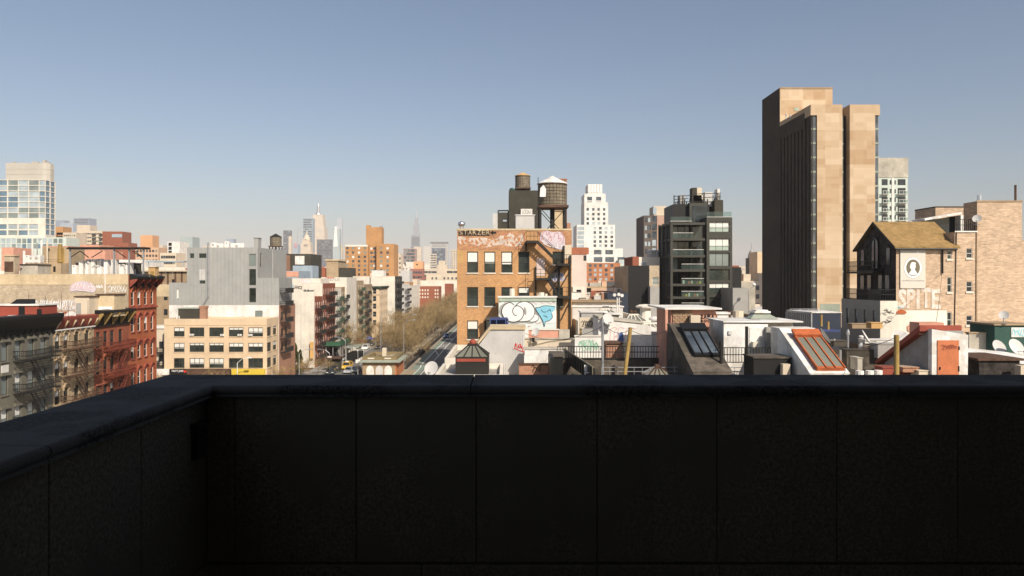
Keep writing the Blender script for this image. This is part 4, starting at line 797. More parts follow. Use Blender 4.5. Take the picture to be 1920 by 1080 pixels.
# ------------------------------------------------------------------ the low roofs in front of the loft
def lot(label, x0, x1, y0, y1, z, wm, rm, par=.55): return bld('tenement', label, 'building', x0, x1, y0, y1, z, wm, rm, {}, par, group='low tenements below the terrace')
ZR = 14.6
lot('low tenement with white edged roof carrying the pyramid skylight', -5.9, -.3, 58.5, 66.5, ZR, M['white2'], M['silverroof'], .45)
lot('low tenement roof with corrugated bulkhead beside the pyramid skylight', -.28, 5.2, 50, 68, ZR-1.7, M['brick'], M['silverroof'])
lot('low tenement roof with pink and cream parapets below the mural', -5.9, 9.5, 68.1, 81.9, ZR+.3, M['white2'], M['silverroof'])
lot('dark tarred roof in the middle behind the black railing', 5.25, 14.5, 40, 58, ZR+.3, M['darkg'], M['tarroof'], .5)
lot('white tenement roof with painted wall and glass hip skylights', 5.25, 17, 58.1, 72, ZR+.2, M['white'], M['lwhite'], .5)
lot('white membrane roof right of the black skylight', 14.55, 23, 42, 60, 16.3, M['white'], M['lwhite'], .4)
lot('dark cluttered tenement roof in front of the stone gabled house', 23.05, 36, 36, 60, 16.6, M['darkg'], M['tarroof'], .4)
lot('white topped roof at the right edge below the sand brick house', 36.05, 60, 38, 66.5, 16.9, M['conc'], M['lwhite'], .5)
lot('brown tarred roof behind the blue shed', 17.05, 34, 60.2, 80, 16.2, M['brownb'], M['tarroof'], .5)
lot('cream roof right of the orange loft', 8.2, 17, 82, 112, 17.6, M['white2'], M['silverroof'], .6)
lot('grey roof in front of the black glass apartment block', 17.05, 40, 80.5, 128, 16.6, M['brownb'], M['greyroof'], .5)
# pyramid skylight
dk = 62.; zb = ZR-.45
T = thing('skylight', 'bronze pyramid skylight with red finial on the white edged roof', 'skylight', (X(884,dk), dk+1, zb))
a, b, y0, y1 = X(854,dk), X(916,dk), dk, dk+2.9; z0, z1 = Z(669,dk), Z(650,dk)
part('kerb_base', MB().box(a, b, y0, y1, zb, z0), M['steel'], T); part('red_band', MB().box(a+.1, b-.25, y0-.05, y0-.003, z0-.42, z0-.16), M['redp'], T)
ra, rb, ry0, ry1 = X(876,dk), X(894,dk), y0+1.1, y1-1.1
q = MB()
for c in (((a,y0,z0),(b,y0,z0),(rb,ry0,z1),(ra,ry0,z1)),((b,y0,z0),(b,y1,z0),(rb,ry1,z1),(rb,ry0,z1)),((b,y1,z0),(a,y1,z0),(ra,ry1,z1),(rb,ry1,z1)),((a,y1,z0),(a,y0,z0),(ra,ry0,z1),(ra,ry1,z1))): part('pane', MB().quad(*c), G['sklt'], T)
part('ridge_cap', MB().box(ra-.05, rb+.05, ry0-.05, ry1+.05, z1-.03, z1+.15), M['steel'], T); part('finial', MB().lathe(((ra+rb)/2,(ry0+ry1)/2,z1+.15), [(.29,0),(.30,.16),(.2,.33),(.05,.4)], 14), M['redp'], T)
for t in (0,.25,.5,.75,1):
    p0 = (a+(b-a)*t, y0, z0); p1 = (ra+(rb-ra)*t, ry0, z1); part('glazing_bar', MB().bar(p0, p1, .09), M['steel'], T)
for t in (.25,.5,.75,1): part('glazing_bar', MB().bar((b,y0+(y1-y0)*t,z0),(rb,ry0+(ry1-ry0)*t,z1),.08), M['steel'], T)
# corrugated bulkhead
dc = 67.; xa, xb, xc = X(895,dc), X(920,dc), X(984,dc); zt2 = Z(618,dc); zm = Z(651,dc); zb = ZR-2.2
T = thing('stair_bulkhead', 'grey corrugated stair bulkhead with sloping left edge', 'bulkhead', ((xa+xc)/2, dc+1.5, zb))
part('wall', MB().prism([(xa,dc,zb),(xc,dc,zb),(xc,dc,zt2),(xb,dc,zt2),(xa,dc,zm)], (0,3.2,0)), M['ltgrey'], T)
q = MB(); x = xa+.1
while x < xc-.05: zz = zt2 if x > xb else zm+(zt2-zm)*(x-xa)/(xb-xa); q.box(x-.02, x+.02, dc-.035, dc-.002, zb, zz-.02); x += .16
part('corrugation', q, M['ltgrey'], T)['kind'] = 'stuff'
part('roof_edge', MB().prism([(xa-.15,dc-.15,zm+.01),(xb,dc-.15,zt2+.01),(xc+.1,dc-.15,zt2+.01),(xc+.1,dc-.15,zt2+.28),(xb-.1,dc-.15,zt2+.28),(xa-.2,dc-.15,zm+.2)], (0,3.6,0)), M['partycap'], T)
s3 = Spray(dc-.04, (860,540), 6.545); s3.strokes(T, [[(690,730),(700,675),(710,735)],[(700,705),(720,690)],[(725,745),(735,700),(745,740)],[(755,735),(760,700),(775,745),(780,705)],[(672,752),(690,740),(760,770),(800,780)],[(740,690),(770,690)],[(795,730),(790,760),(805,800)]], 7, M['redsp'])
# mural wall
dm = 81.0; x0, x1 = X(935,dm), X(1043,dm); zt3 = Z(558,dm)
T, fs = bld('mural_house', 'pale blue rendered house front covered by a white bubble letter mural', 'building', x0, x1, dm, 84.2, zt3, M['mural'], M['silverroof'], {}, .2, z0=ZR)
part('sage_band', MB().box(x0-.02, x1+.02, dm-.09, dm-.004, Z(565,dm), Z(560,dm)), M['sage'], T); part('coping', MB().box(x0-.1, x1+.1, dm-.16, dm+.3, zt3, zt3+.18), M['white'], T)
for p in (936,1037): part('sage_end', MB().box(X(p,dm), X(p+5,dm), dm-.14, dm-.1, Z(565,dm), Z(559,dm)), M['sage'], T)
s4 = Spray(dm-.004, (860,540), 6.545)
s4.fill(T, [(492,300),(510,225),(570,185),(640,175),(700,215),(760,165),(850,165),(920,210),(945,280),(985,340),(970,400),(900,435),(790,430),(650,440),(560,400)], M['greysp'])
s4.strokes(T, [[(880,210),(895,180),(930,180),(950,200),(975,170),(1010,175),(1030,190),(1060,170),(1100,180),(1130,195),(1165,180),(1190,200)],[(560,180),(600,165),(640,165)],[(930,330),(950,430),(1000,420)],[(960,440),(985,425),(1005,440),(1020,400)]], 4, M['pinkp'])
s4.fill(T, [(1030,410),(1100,430),(1190,410),(1190,300),(1150,270),(1020,330)], M['whitesp'])
s4.fill(T, [(930,320),(985,340),(970,395),(900,420),(870,400)], M['whitesp']); s4.strokes(T, [[(945,318),(980,345),(972,390),(920,415),(870,412)]], 6, M['black'])
s4.fill(T, [(700,240),(740,185),(820,165),(890,195),(930,260),(925,330),(870,395),(790,410),(730,405)], M['whitesp'])
s4.strokes(T, [[(690,230),(735,185),(815,166),(890,195),(930,260),(925,335),(875,395),(790,412),(730,408)]], 8, M['black'])
s4.fill(T, [(800,235),(820,245),(832,290),(825,330),(808,320),(800,280)], M['greysp'])
s4.fill(T, [(530,300),(545,230),(600,185),(650,182),(690,215),(740,225),(790,265),(795,320),(765,380),(710,412),(640,410),(570,375)], M['whitesp'])
s4.strokes(T, [[(680,210),(640,180),(600,186),(548,228),(528,300),(560,370),(635,412),(710,412),(768,380),(797,318),(788,262),(740,222),(700,222),(668,255),(665,300),(690,335),(715,330)]], 9, M['black'])
s4.fill(T, [(945,240),(985,240),(1040,220),(1120,220),(1185,230),(1170,275),(1140,310),(1150,360),(1110,400),(1060,415),(1052,470),(1030,400),(985,320),(955,280)], M['bluep'])
s4.strokes(T, [[(945,240),(955,280),(985,322),(1030,400),(1052,472),(1062,415),(1112,400),(1150,360),(1140,310)],[(945,240),(985,240),(1040,220),(1120,220),(1183,230)],[(1010,265),(1040,295),(1075,290)],[(1085,290),(1115,265),(1130,285)],[(1040,340),(1080,350),(1085,370)]], 7, M['black'])
s4.strokes(T, [[(630,470),(660,460),(690,475),(720,455),(740,480)],[(850,470),(880,465)]], 6, M['redsp'])
for k, (px, w2, h2) in enumerate(((960,1.0,1.0),(1010,.6,.3),(1015,1.1,.55),(1024,.5,.4))): vent(ORD[k]+' white pot from the left on top of the mural house', X(px,82.5), 82.6, zt3-.2, h2+.2, w2*.32, m=M['white2'], group='pots on the mural house')
T = thing('tarp_frame', 'frame wrapped in blue cloth on the roof left of the mural', 'frame', (X(940,72), 72, ZR))
q = MB()
for k in range(7): q.bar(P(919+rr.uniform(0,4), 598+k*1.4, 72+k*.13), P(953+rr.uniform(-4,2), 597+k*2.2, 72+k*.13), .1, .22)
part('cloth', q, M['tarp'], T); q = MB()
for px in (919,931,948,953): q.bar(P(px,598,72), (X(px,72),72,ZR-.2), .06)
part('leg', q, M['bluesp'], T)
hut('roof_bulkhead', 'dark low hut between the orange loft and the corrugated bulkhead', 'bulkhead', X(912,74), X(935,74), 74, 78, ZR-.2, Z(600,74), M['darkg'], M['tarroof'])
# pink, cream and white parapets below the mural
def lowwall(label, pa, pb, ya, yb, dd, m, th=.4, cap=None, zb=None, name='parapet_wall'):
    T = thing(name, label, 'wall', (X((pa+pb)/2,dd), dd, zb if zb is not None else ZR-.3), 'low walls on the roofs')
    part('wall', MB().box(X(pa,dd), X(pb,dd), dd, dd+th, zb if zb is not None else ZR-.3, Z(ya,dd)), m, T)
    if cap: part('coping', MB().box(X(pa,dd)-.05, X(pb,dd)+.05, dd-.08, dd+th+.08, Z(ya,dd), Z(ya,dd)+.09), cap, T)
    return T
T = lowwall('salmon and concrete rooftop wall below the mural', 991, 1048, 619, 640, 73, M['salmon'], .5, M['white2']); part('pier', MB().box(X(1048,73)+.005, X(1068,73), 72.9, 73.5, ZR-.3, Z(618,73)), M['conc'], T); part('pier', MB().box(X(984,73), X(991,73)-.005, 72.9, 73.5, ZR-.3, Z(617,73)), M['white'], T)
T = lowwall('long cream rooftop wall with cables below the salmon wall', 984, 1078, 636, 655, 69, M['paleb'], .4, M['conc'], 14); part('cable', MB().bar(P(990,650,68.9),P(1030,640,68.9),.03).bar(P(1030,640,68.9),P(1076,634,68.9),.03), M['black'], T)
lowwall('white rooftop step wall below the long cream wall', 984, 1065, 655, 668, 64.5, M['lwhite'], 1.6, M['conc'], 13.6)
lowwall('white rooftop parapet above the tagged brick wall', 983, 1026, 668, 684, 61.5, M['white'], .9, None, 13.6)
T = lowwall('small orange brick wall with a black tag at the parapet edge', 973, 1031, 684, 706, 56, M['brick'], .4, M['rust'], 13.5); part('spray_paint', scribble(Face(0,56,0), X(997,56), Z(697,56), .7, .55, 4, rr, .05), M['black'], T)
dish('grey satellite dish on the cream wall below the mural', X(1004,69), 68.6, Z(639,69), .4, -30); vent('bent dark pipe standing on the cream wall below the mural', X(1000,68.5), 68.4, Z(641,68.5), .4, .12, m=M['black'])
hut('roof_bulkhead', 'black low hut at the left end of the black railing', 'bulkhead', X(1036,54), X(1056,54), 54, 57, 14, Z(669,54), M['black'], M['tarroof'])
lowwall('dark board fence running away beside the black hut', 1032, 1040, 671, 705, 52, M['black'], 3, None, 14)
T = thing('roof_stair', 'dark wooden stair with slatted railing leading down the middle roof', 'stair', (X(1080,52), 52, 14))
q = MB(); A = P(1058,655,60); Bp = P(1112,690,49)
q.prism([A, Bp, (Bp[0],Bp[1],Bp[2]-1.0), (A[0],A[1],A[2]-1.0)], (.06,.02,0)); part('side_panel', q, M['steel'], T); part('handrail', MB().bar((A[0],A[1],A[2]+.05),(Bp[0],Bp[1],Bp[2]+.05),.12,.08), M['wood'], T)
for k in range(13):
    t = k/12; q = MB(); q.bar((A[0]+(Bp[0]-A[0])*t-.04, A[1]+(Bp[1]-A[1])*t-.02, A[2]+(Bp[2]-A[2])*t), (A[0]+(Bp[0]-A[0])*t-.04, A[1]+(Bp[1]-A[1])*t-.02, A[2]+(Bp[2]-A[2])*t-1.0), .05); part('slat', q, M['wood'], T)
T = thing('garden_chair', 'white plastic chair on the dark middle roof', 'chair', (X(1103,50.5), 50.5, 15.4))
cx, cz = X(1103,50.5), 15.4
part('seat', MB().box(cx-.25, cx+.25, 50.3, 50.8, cz+.42, cz+.46), M['white'], T); part('backrest', MB().box(cx-.25, cx+.25, 50.78, 50.83, cz+.5, cz+.95), M['white'], T)
for i in (-1,1):
    for j in (50.33,50.76): part('leg', MB().box(cx+i*.22-.025, cx+i*.22+.025, j-.025, j+.025, cz, cz+.42), M['white'], T)
# black roof railings
def railing(label, pts, h, m, step=.16, th=.022):
    T = thing('roof_railing', label, 'railing', pts[0], 'roof railings')
    for p, q in zip(pts[:-1], pts[1:]):
        L = math.hypot(q[0]-p[0], q[1]-p[1]); a = math.atan2(q[1]-p[1], q[0]-p[0])
        link('rail_section', rail_mesh(L, h, m, step, th), T, rel(T, p), a)
    return T
dr = 57.2; zr = Z(673,dr)
railing('long black roof railing across the middle roof', [(X(1045,dr),dr,zr),(X(1128,dr),dr,zr),(X(1190,dr),dr,zr),(X(1252,dr),dr,zr)], 1.0, M['black'], .22, .03)
dr = 48.; railing('thin steel railing low in front of the black skylight', [(X(1128,dr),dr,Z(706,dr)),(X(1250,dr),dr,Z(706,dr)),(X(1462,dr),dr,Z(706,dr))], .62, M['galv'], .5, .02)
railing('black railing in front of the white plant cube', [(X(1342,46),46,Z(681,46)),(X(1445,46),46,Z(681,46))], 1.0, M['black'], .18, .025)
lowwall('dark rear wall below the long black railing', 1046, 1255, 673, 705, 57.3, M['tarroof'], .3, None, 14)
for k, (px, a, b, dd, r, m, l) in enumerate(((1130,598,706,50,.09,'galv','tall white steel pole in front of the green tagged wall'),(1178,614,706,47,.13,'woody','leaning ochre wooden post in the middle of the roofs'),(1400,612,685,45,.1,'steel','dark square post in front of the white plant cube'),(1352,640,682,45,.1,'steel','short dark post beside the black skylight'),(1681,628,706,38,.13,'woody','ochre wooden post left of the terracotta door'),(1540,590,612,58,.09,'woody','taller ochre post beside the navy shed'),(1553,603,618,58,.09,'woody','shorter ochre post beside the navy shed'))):
    single('pole', MB().tube((X(px,dd)+(.12 if k == 1 else 0)*-2,dd,Z(b,dd)),(X(px,dd)+(.15 if k == 1 else 0),dd,Z(a,dd)),r,n=10), M[m], l, 'pole')
# graffiti walls and billboard backs
T = lowwall('white rooftop wall with faded green tag behind the black railing', 1078, 1128, 631, 663, 60.5, M['white'], .35, M['white2'], 14); part('spray_paint', scribble(Face(0,60.5,0), X(1084,60.5), Z(657,60.5), 1.7, .9, 6, rr, .06), M['greensp'], T); part('spray_paint', scribble(Face(0,60.5,0), X(1086,60.5), Z(652,60.5), 1.6, .7, 5, rr, .05, .04), M['greensp'], T)
T = thing('roof_sign', 'cream painted sign board on timber legs with black tag', 'sign', (X(1103,66), 66, ZR)); part('board', MB().box(X(1087,66), X(1121,66), 66, 66.15, Z(616,66), Z(595,66)), M['paleb'], T)
for p in (1089,1117): part('leg', MB().box(X(p,66)-.1, X(p,66)+.1, 66.16, 66.3, ZR, Z(600,66)), M['woody'], T)
part('spray_paint', scribble(Face(0,66,0), X(1090,66), Z(612,66), 1.2, .55, 6, rr, .05), M['black'], T)
dw = 62.; T = thing('painted_wall', 'bright white building wall with pink outline letters and a blue figure tag', 'wall', (X(1190,dw), dw, ZR)); za, zc = Z(598,dw), Z(609,dw)
part('wall', MB().prism([(X(1122,dw),dw,ZR-.2),(X(1252,dw),dw,ZR-.2),(X(1252,dw),dw,zc-.6),(X(1205,dw),dw,zc+.1),(X(1122,dw),dw,za)], (0,4,0)), M['white'], T)
part('coping', MB().prism([(X(1122,dw),dw-.1,za+.005),(X(1205,dw),dw-.1,zc+.105),(X(1205,dw),dw-.1,zc+.25),(X(1122,dw),dw-.1,za+.2)], (0,4.2,0)), M['conc'], T)
s5 = Spray(dw-.004, (1140,540), 6); s5.strokes(T, [[(30,600),(20,560),(35,510),(20,480),(50,450),(80,445),(100,460),(70,500),(72,600)],[(110,600),(105,520),(120,460),(150,445),(180,455)],[(180,600),(200,520),(220,460),(260,445),(300,460),(320,455)],[(80,540),(100,540)],[(90,530),(90,560)]], 5, M['pinkp']); s5.fill(T, [(120,600),(125,540),(140,500),(165,500),(175,560),(170,605)], M['bluesp']); s5.strokes(T, [[(122,500),(124,600)]], 8, M['bluesp'])
dish('pale round satellite dish on the white painted wall', X(1140,61.5), 61.6, Z(618,61.5), .5, 15)
def hipskylight(label, pa, pb, py0, py1, dd, dp, rf=.45, m=None, gm=None, base=.5):
    T = thing('skylight', label, 'skylight', (X((pa+pb)/2,dd), dd+dp/2, Z(py1,dd)-base), 'hipped glass skylights'); a, b = X(pa,dd), X(pb,dd); z0, z1 = Z(py1,dd), Z(py0,dd); m = m or M['white2']; gm = gm or G['sklt']
    part('kerb_base', MB().box(a-.08, b+.08, dd-.08, dd+dp+.08, z0-base, z0), m, T); w2 = (b-a)*(1-rf)/2; ra, rb, y0, y1 = a+w2, b-w2, dd+dp*.4, dd+dp*.6
    for c in (((a,dd,z0),(b,dd,z0),(rb,y0,z1),(ra,y0,z1)),((b,dd,z0),(b,dd+dp,z0),(rb,y1,z1),(rb,y0,z1)),((b,dd+dp,z0),(a,dd+dp,z0),(ra,y1,z1),(rb,y1,z1)),((a,dd+dp,z0),(a,dd,z0),(ra,y0,z1),(ra,y1,z1))): part('pane', MB().quad(*c), gm, T)
    for t in (0,.25,.5,.75,1): part('glazing_bar', MB().bar((a+(b-a)*t,dd,z0+.02),(ra+(rb-ra)*t,y0,z1+.02),.07), m, T)
    part('ridge_cap', MB().box(ra-.04, rb+.04, y0-.04, y1+.04, z1-.02, z1+.1), m, T)
    return T
hipskylight('glass hip skylight low on the white painted building', 1200, 1247, 609, 621, 62.5, 3); hipskylight('glass hip skylight behind the white painted wall', 1174, 1212, 592, 602, 68, 3); hipskylight('flat green glass skylight behind the tagged sign board', 1121, 1156, 581, 588, 76, 3, .5)
hipskylight('small rusty skylight low at the parapet with barn like pitched panes', 1215, 1262, 690, 706, 47, 2.2, .1, M['rust'])
T = hut('roof_bulkhead', 'white open fronted roof shed with dark screen', 'bulkhead', X(1140,72), X(1163,72), 72, 74, ZR, Z(590,72), M['white2'], M['white'], [(.1,1.0,Z(599,72)-ZR,.45,M['darkg'],'screen')])
T = hut('roof_bulkhead', 'long white roof shed with low eave behind the tagged sign', 'bulkhead', X(1090,74), X(1137,74), 74, 76, ZR, Z(586,74), M['greysp'], M['white'])
T = hut('brick_hut', 'small red brick hut behind the black railing', 'hut', X(1137,60), X(1166,60), 60, 62, 14, Z(645,60), M['brick'], M['rust'])
lowwall('tan rooftop wall right of the small brick hut', 1168, 1188, 642, 672, 60, M['paleb'], .4, None, 14); lowwall('white rooftop wall left of the black skylight', 1222, 1252, 622, 675, 59.5, M['white'], .3, None, 14)
T = hut('roof_bulkhead', 'long cream penthouse with dark eave right of the orange loft', 'bulkhead', X(1074,100), X(1158,100), 100, 106, 17, Z(566,100), M['white2'], M['brownb'], [(k*1.45+.5,.7,Z(576,100)-17,.35,M['black'],'vent_slot') for k in range(4)], .5)
hut('roof_bulkhead', 'long light grey parapet house below the cream penthouse', 'bulkhead', X(1073,88), X(1168,88), 88, 92, 15, Z(576,88), M['ltgrey'], M['white'])
T = thing('lamp_mast', 'white lattice mast with dark round floodlights', 'mast', (X(1160,86), 86, 16.9)); 
for k in (0,1): part('mast', MB().tube((X(1157+k*4,86),86,16.9),(X(1157+k*4,86),86,Z(558,86)),.07), M['white'], T)
for k in range(4): part('rung', MB().bar(P(1157,562+k*5,86),P(1161,562+k*5,86),.05), M['white'], T)
for (p, q2) in ((1152,553),(1160,545),(1166,554),(1160,552)): part('floodlight', MB().tube((X(p,86),85.8,Z(q2,86)),(X(p,86),86.1,Z(q2,86)),.2,n=10), M['white'] if q2 > 550 else M['black'], T)
vent('wide mushroom exhaust with white cap on the middle roofs', X(1210,72), 72, ZR, Z(575,72)-ZR, .55, 'cap', M['white2']); vent('small white box vent on the white building', X(1227,66), 66, ZR, Z(598,66)-ZR, .3, 'cap', M['white'])
# ------------------------------------------------------------------ bulkheads on the roofs to the right
def slant(label, xa, xb, yf, yb, zf, zb_, zbase, wm, tm, bars, gm, fr, back=1.6, su=(.18,.85), sv=(.12,.80), group='slanted stair bulkheads'):
    """stair bulkhead whose glazed top slopes down towards the viewer"""
    T = thing('stair_bulkhead', label, 'bulkhead', ((xa+xb)/2, (yf+yb)/2, zbase), group)
    prof = [(yf,zbase),(yb+back,zbase),(yb+back,zb_),(yb,zb_),(yf,zf)]
    part('wall', MB().prism([(xa,y,z) for y, z in prof], (xb-xa,0,0)), wm, T)
    dy, dz = yb-yf, zb_-zf; L = math.hypot(dy, dz); n = (-dz/L, dy/L)        # normal of the slope (y, z)
    def S2(u, v, o): return (xa+(xb-xa)*u, yf+dy*v+n[0]*o, zf+dz*v+n[1]*o)
    part('slope_skin', MB().prism([S2(-.02,0,.005), S2(1.02,0,.005), S2(1.02,1,.005), S2(-.02,1,.005)], (0, n[0]*.05, n[1]*.05)), tm, T)
    part('top_skin', MB().box(xa-.03, xb+.03, yb+.03, yb+back+.03, zb_+.003, zb_+.07), tm, T)
    u0, u1 = su; v0, v1 = sv
    k = part('skylight', MB().prism([S2(u0,v0,.056), S2(u1,v0,.056), S2(u1,v1,.056), S2(u0,v1,.056)], (0, n[0]*.2, n[1]*.2)), fr, T)
    for i in range(bars):
        a = u0+(u1-u0)*i/bars+.03; b = u0+(u1-u0)*(i+1)/bars-.03
        me = MB().quad(S2(a,v0+.04,.262), S2(b,v0+.04,.262), S2(b,v1-.08,.262), S2(a,v1-.08,.262)); o = part('pane', me, gm, T)
    for i in range(bars+1): u = u0+(u1-u0)*i/bars; part('glazing_bar', MB().bar(S2(u,v0,.29), S2(u,v1-.04,.29), .07), fr, T)
    part('hood', MB().prism([S2(u0-.02,v1-.07,.27), S2(u1+.02,v1-.07,.27), S2(u1+.02,v1+.06,.3), S2(u0-.02,v1+.06,.3)], (0, n[0]*.16, n[1]*.16)), fr, T)
    return T
slant('white stair bulkhead with orange framed skylight on its slope', 17.44, 19.65, 41, 45.6, 17.0, 19.25, 15.9, M['lwhite'], M['lwhite'], 3, G['sklt'], M['orange'], 1.6, (.2,.92), (.05,.80))
slant('black stair bulkhead with dark framed skylight on its slope', 11.5, 13.85, 44, 50.2, 16.7, 19.2, 14.6, M['tarroof'], M['tarroof'], 3, G['far'], M['black'], 1.0, (.22,.92), (.28,.86))
dd = 53.; T = thing('penthouse', 'salmon and brick penthouse with wide flat roof behind the black skylight', 'penthouse', (X(1300,dd), dd, 14.6))
part('roof', MB().box(X(1244,dd), X(1350,dd), dd-.5, dd+6, Z(580,dd), Z(577,dd)), M['white'], T); part('wall', MB().box(X(1258,dd), X(1342,dd), dd, dd+5, 14.6, Z(580.2,dd)), M['salmon'], T)
part('brick_panel', MB().box(X(1261,dd), X(1297,dd), dd-.09, dd-.003, 17, Z(581,dd)), M['brick'], T)
q = MB()
for r in range(9):
    for c in range(4): w2 = (X(1297,dd)-X(1261,dd))/4; q.box(X(1261,dd)+w2*c+.02+(.12 if r % 2 else 0), X(1261,dd)+w2*c+w2-.06+(.12 if r % 2 else 0), dd-.13, dd-.092, 18.75+r*.155, 18.75+r*.155+.11)
part('brick_course', q, M['brownb'], T)['kind'] = 'stuff'
part('plaster_block', MB().box(X(1294,52.5), X(1312,52.5), 52.3, 52.8, 17, Z(591,52.5)), M['paleb'], T)
for k, ch in enumerate('2ABA'): lettering(T, Face(0,dd,0), ch, X(1312+k*7,dd), Z(598,dd), .34, M['black'], .02, .25, bold=.06); lettering(T, Face(0,dd,0), 'BOOM'[k], X(1312+k*7,dd), Z(604.5,dd), .22, M['black'], .02, .25, bold=.06)
part('orange_pipe', MB().tube((X(1249,52),52,15),(X(1249,52),52,Z(580.5,52)),.12,n=8), M['salmon'], T)
# white plant cube and lantern
dd = 48.; T = thing('plant_room', 'bright white plant room cube with flat roof and wall boxes', 'plant room', (X(1390,dd), dd, 16)); 
part('wall', MB().prism([(X(1357,dd),dd,16),(X(1440,dd),dd,16),(X(1440,dd),dd,Z(608,dd)),(X(1357,dd),dd,Z(605,dd))], (0,3.4,0)), M['lwhite'], T)
part('roof', MB().box(X(1357,dd)-.06, X(1505,dd), dd-.12, dd+4.2, Z(604.5,dd), Z(602,dd)), M['lwhite'], T); part('rear_wall', MB().box(X(1440,dd)+.01, X(1500,dd), dd+1.2, dd+3.4, 16, Z(605,dd)), M['white2'], T)
part('wall_box', MB().box(X(1365,dd), X(1371,dd), dd-.12, dd-.003, Z(627,dd), Z(620,dd)), M['ltgrey'], T); part('door_panel', MB().box(X(1405,dd), X(1424,dd), dd-.04, dd-.003, Z(655,dd), Z(614,dd)), M['white'], T); part('cabinet', MB().box(X(1408,dd), X(1423,dd), dd-.45, dd-.045, Z(652,dd), Z(640,dd)), M['white2'], T); part('dark_pier', MB().box(X(1434,dd), X(1446,dd), dd-.3, dd-.01, 16, Z(613,dd)), M['greysp'], T)
dd = 50.; T = thing('roof_lantern', 'white louvred roof lantern with stepped hip cap', 'roof lantern', (X(1432,dd), dd+1.2, Z(607,dd))); cx = X(1432,dd); a = X(1463,dd)-cx
for k in range(4): part('louvre', MB().box(cx-a*.75, cx+a*.85, dd, dd+2.3, Z(607,dd)+k*.085, Z(607,dd)+k*.085+.062), M['lwhite'], T)
zz = Z(598,dd); part('hip_roof', MB().prism([(cx-a*.8,dd-.08,zz),(cx+a*.9,dd-.08,zz),(cx+a*.45,dd+.7,zz+.38),(cx-a*.35,dd+.7,zz+.38)], (0,.9,0)), M['grngl'], T); part('cap', MB().box(cx-a*.42, cx+a*.55, dd+.4, dd+1.6, zz+.385, zz+.52).box(cx-a*.3, cx+a*.42, dd+.5, dd+1.5, zz+.52, zz+.6), M['lwhite'], T)
T = hut('roof_hatch', 'white hooded roof hatch in front of the black glass block', 'hatch', X(1345,56), X(1366,56), 56, 57.2, 16, Z(589,56), M['lwhite'], M['lwhite']); 
vent('fat beige round stack right of the white roof hatch', X(1384,58), 58, 16, Z(583,58)-16, .42, m=M['paleb'])
T = lowwall('low white rooftop box left of the orange skylight', 1488, 1528, 615, 625, 50, M['lwhite'], 1.5, None, 16.2); lowwall('black tagged low shed in front of the white plant room', 1413, 1482, 672, 706, 43.5, M['black'], 1.8, M['tarroof'], 15.9); lowwall('pale block at the end of the black tagged shed', 1468, 1482, 683, 706, 43, M['paleb'], .4, None, 15.9)
# navy shed
dd = 66.; T = thing('shed', 'long navy shed with slatted grey side and white roof rail', 'shed', (X(1530,dd), dd, 16)); part('wall', MB().box(X(1522,dd), X(1577,dd), dd, dd+5, 15.9, Z(587,dd)), M['navy'], T)
x0 = X(1482,70); part('side_wall', MB().prism([(X(1522,dd)-.01,dd,15.9),(x0,dd+5,15.9),(x0,dd+5,Z(584,71)),(X(1522,dd)-.01,dd,Z(586,dd))], (.0,.3,0)), M['greysp'], T)
for k in range(13): t = k/13; x = X(1522,dd)-.06+(x0-X(1522,dd))*t; y = dd+5*t; part('slat', MB().box(x-.05, x+.05, y-.14, y-.02, 16, Z(587,dd)), M['galv'], T)
part('roof_rail', MB().bar(P(1482,579,71),P(1535,579,67),.06).bar(P(1482,582,71),P(1535,582,67),.05).bar(P(1482,579,71),P(1482,585,71),.05).bar(P(1500,579,69.7),P(1500,585,69.7),.05).bar(P(1516,579,68.4),P(1516,585,68.4),.05).bar(P(1535,579,67),P(1535,585,67),.05), M['white'], T)
part('roof', MB().prism([(X(1522,dd)-.02,dd-.1,Z(587,dd)+.005),(X(1578,dd),dd-.1,Z(587,dd)+.005),(X(1578,dd),dd+5,Z(587,dd)+.005),(x0,dd+5,Z(587,dd)+.005)], (0,0,.08)), M['lwhite'], T); part('mesh_screen', MB().box(X(1538,70), X(1575,70), 70, 70.05, Z(586,70), Z(570,70)), M['grngl'], T)
part('blue_tarp', MB().box(X(1540,60), X(1575,60), 60, 61, Z(622,60), Z(619,60)), M['tarp'], T)
# terracotta door bulkhead
T = thing('stair_bulkhead', 'white stair bulkhead with terracotta door and sloping side coloured grey for shade', 'bulkhead', (24.8, 42, 16.2), 'slanted stair bulkheads'); xa, xb = 23.8, X(1814,40)
part('front_wall', MB().prism([(xa,40,16.2),(xb,40,16.2),(xb+.05,40,Z(628,40)),(xa,40,Z(617,40))], (0,.35,0)), M['lwhite'], T)
part('side_wall', MB().prism([(xa-.004,40.352,16.2),(xa-.004,45,16.2),(xa-.004,45,17.2),(xa-.004,40.352,19.55)], (xb-xa+.004,0,0)), M['greyroof'], T)  # side given a grey colour to stand in for its shade
part('door', MB().box(X(1757,40), X(1797,40), 39.95, 39.995, 16.25, Z(638,40)), M['doorred'], T); part('handle', MB().box(X(1760,40), X(1762,40), 39.90, 39.948, 17.4, 17.55), M['black'], T)
part('hinge', MB().box(X(1796,40), X(1798,40), 39.92, 39.948, 18.5, 18.7).box(X(1795.5,40), X(1797.5,40), 39.92, 39.948, 17.3, 17.6), M['black'], T); part('spray_paint', scribble(Face(0,39.95,0), X(1764,40), Z(655,40), .85, .28, 6, rr, .03), M['maroon'], T)
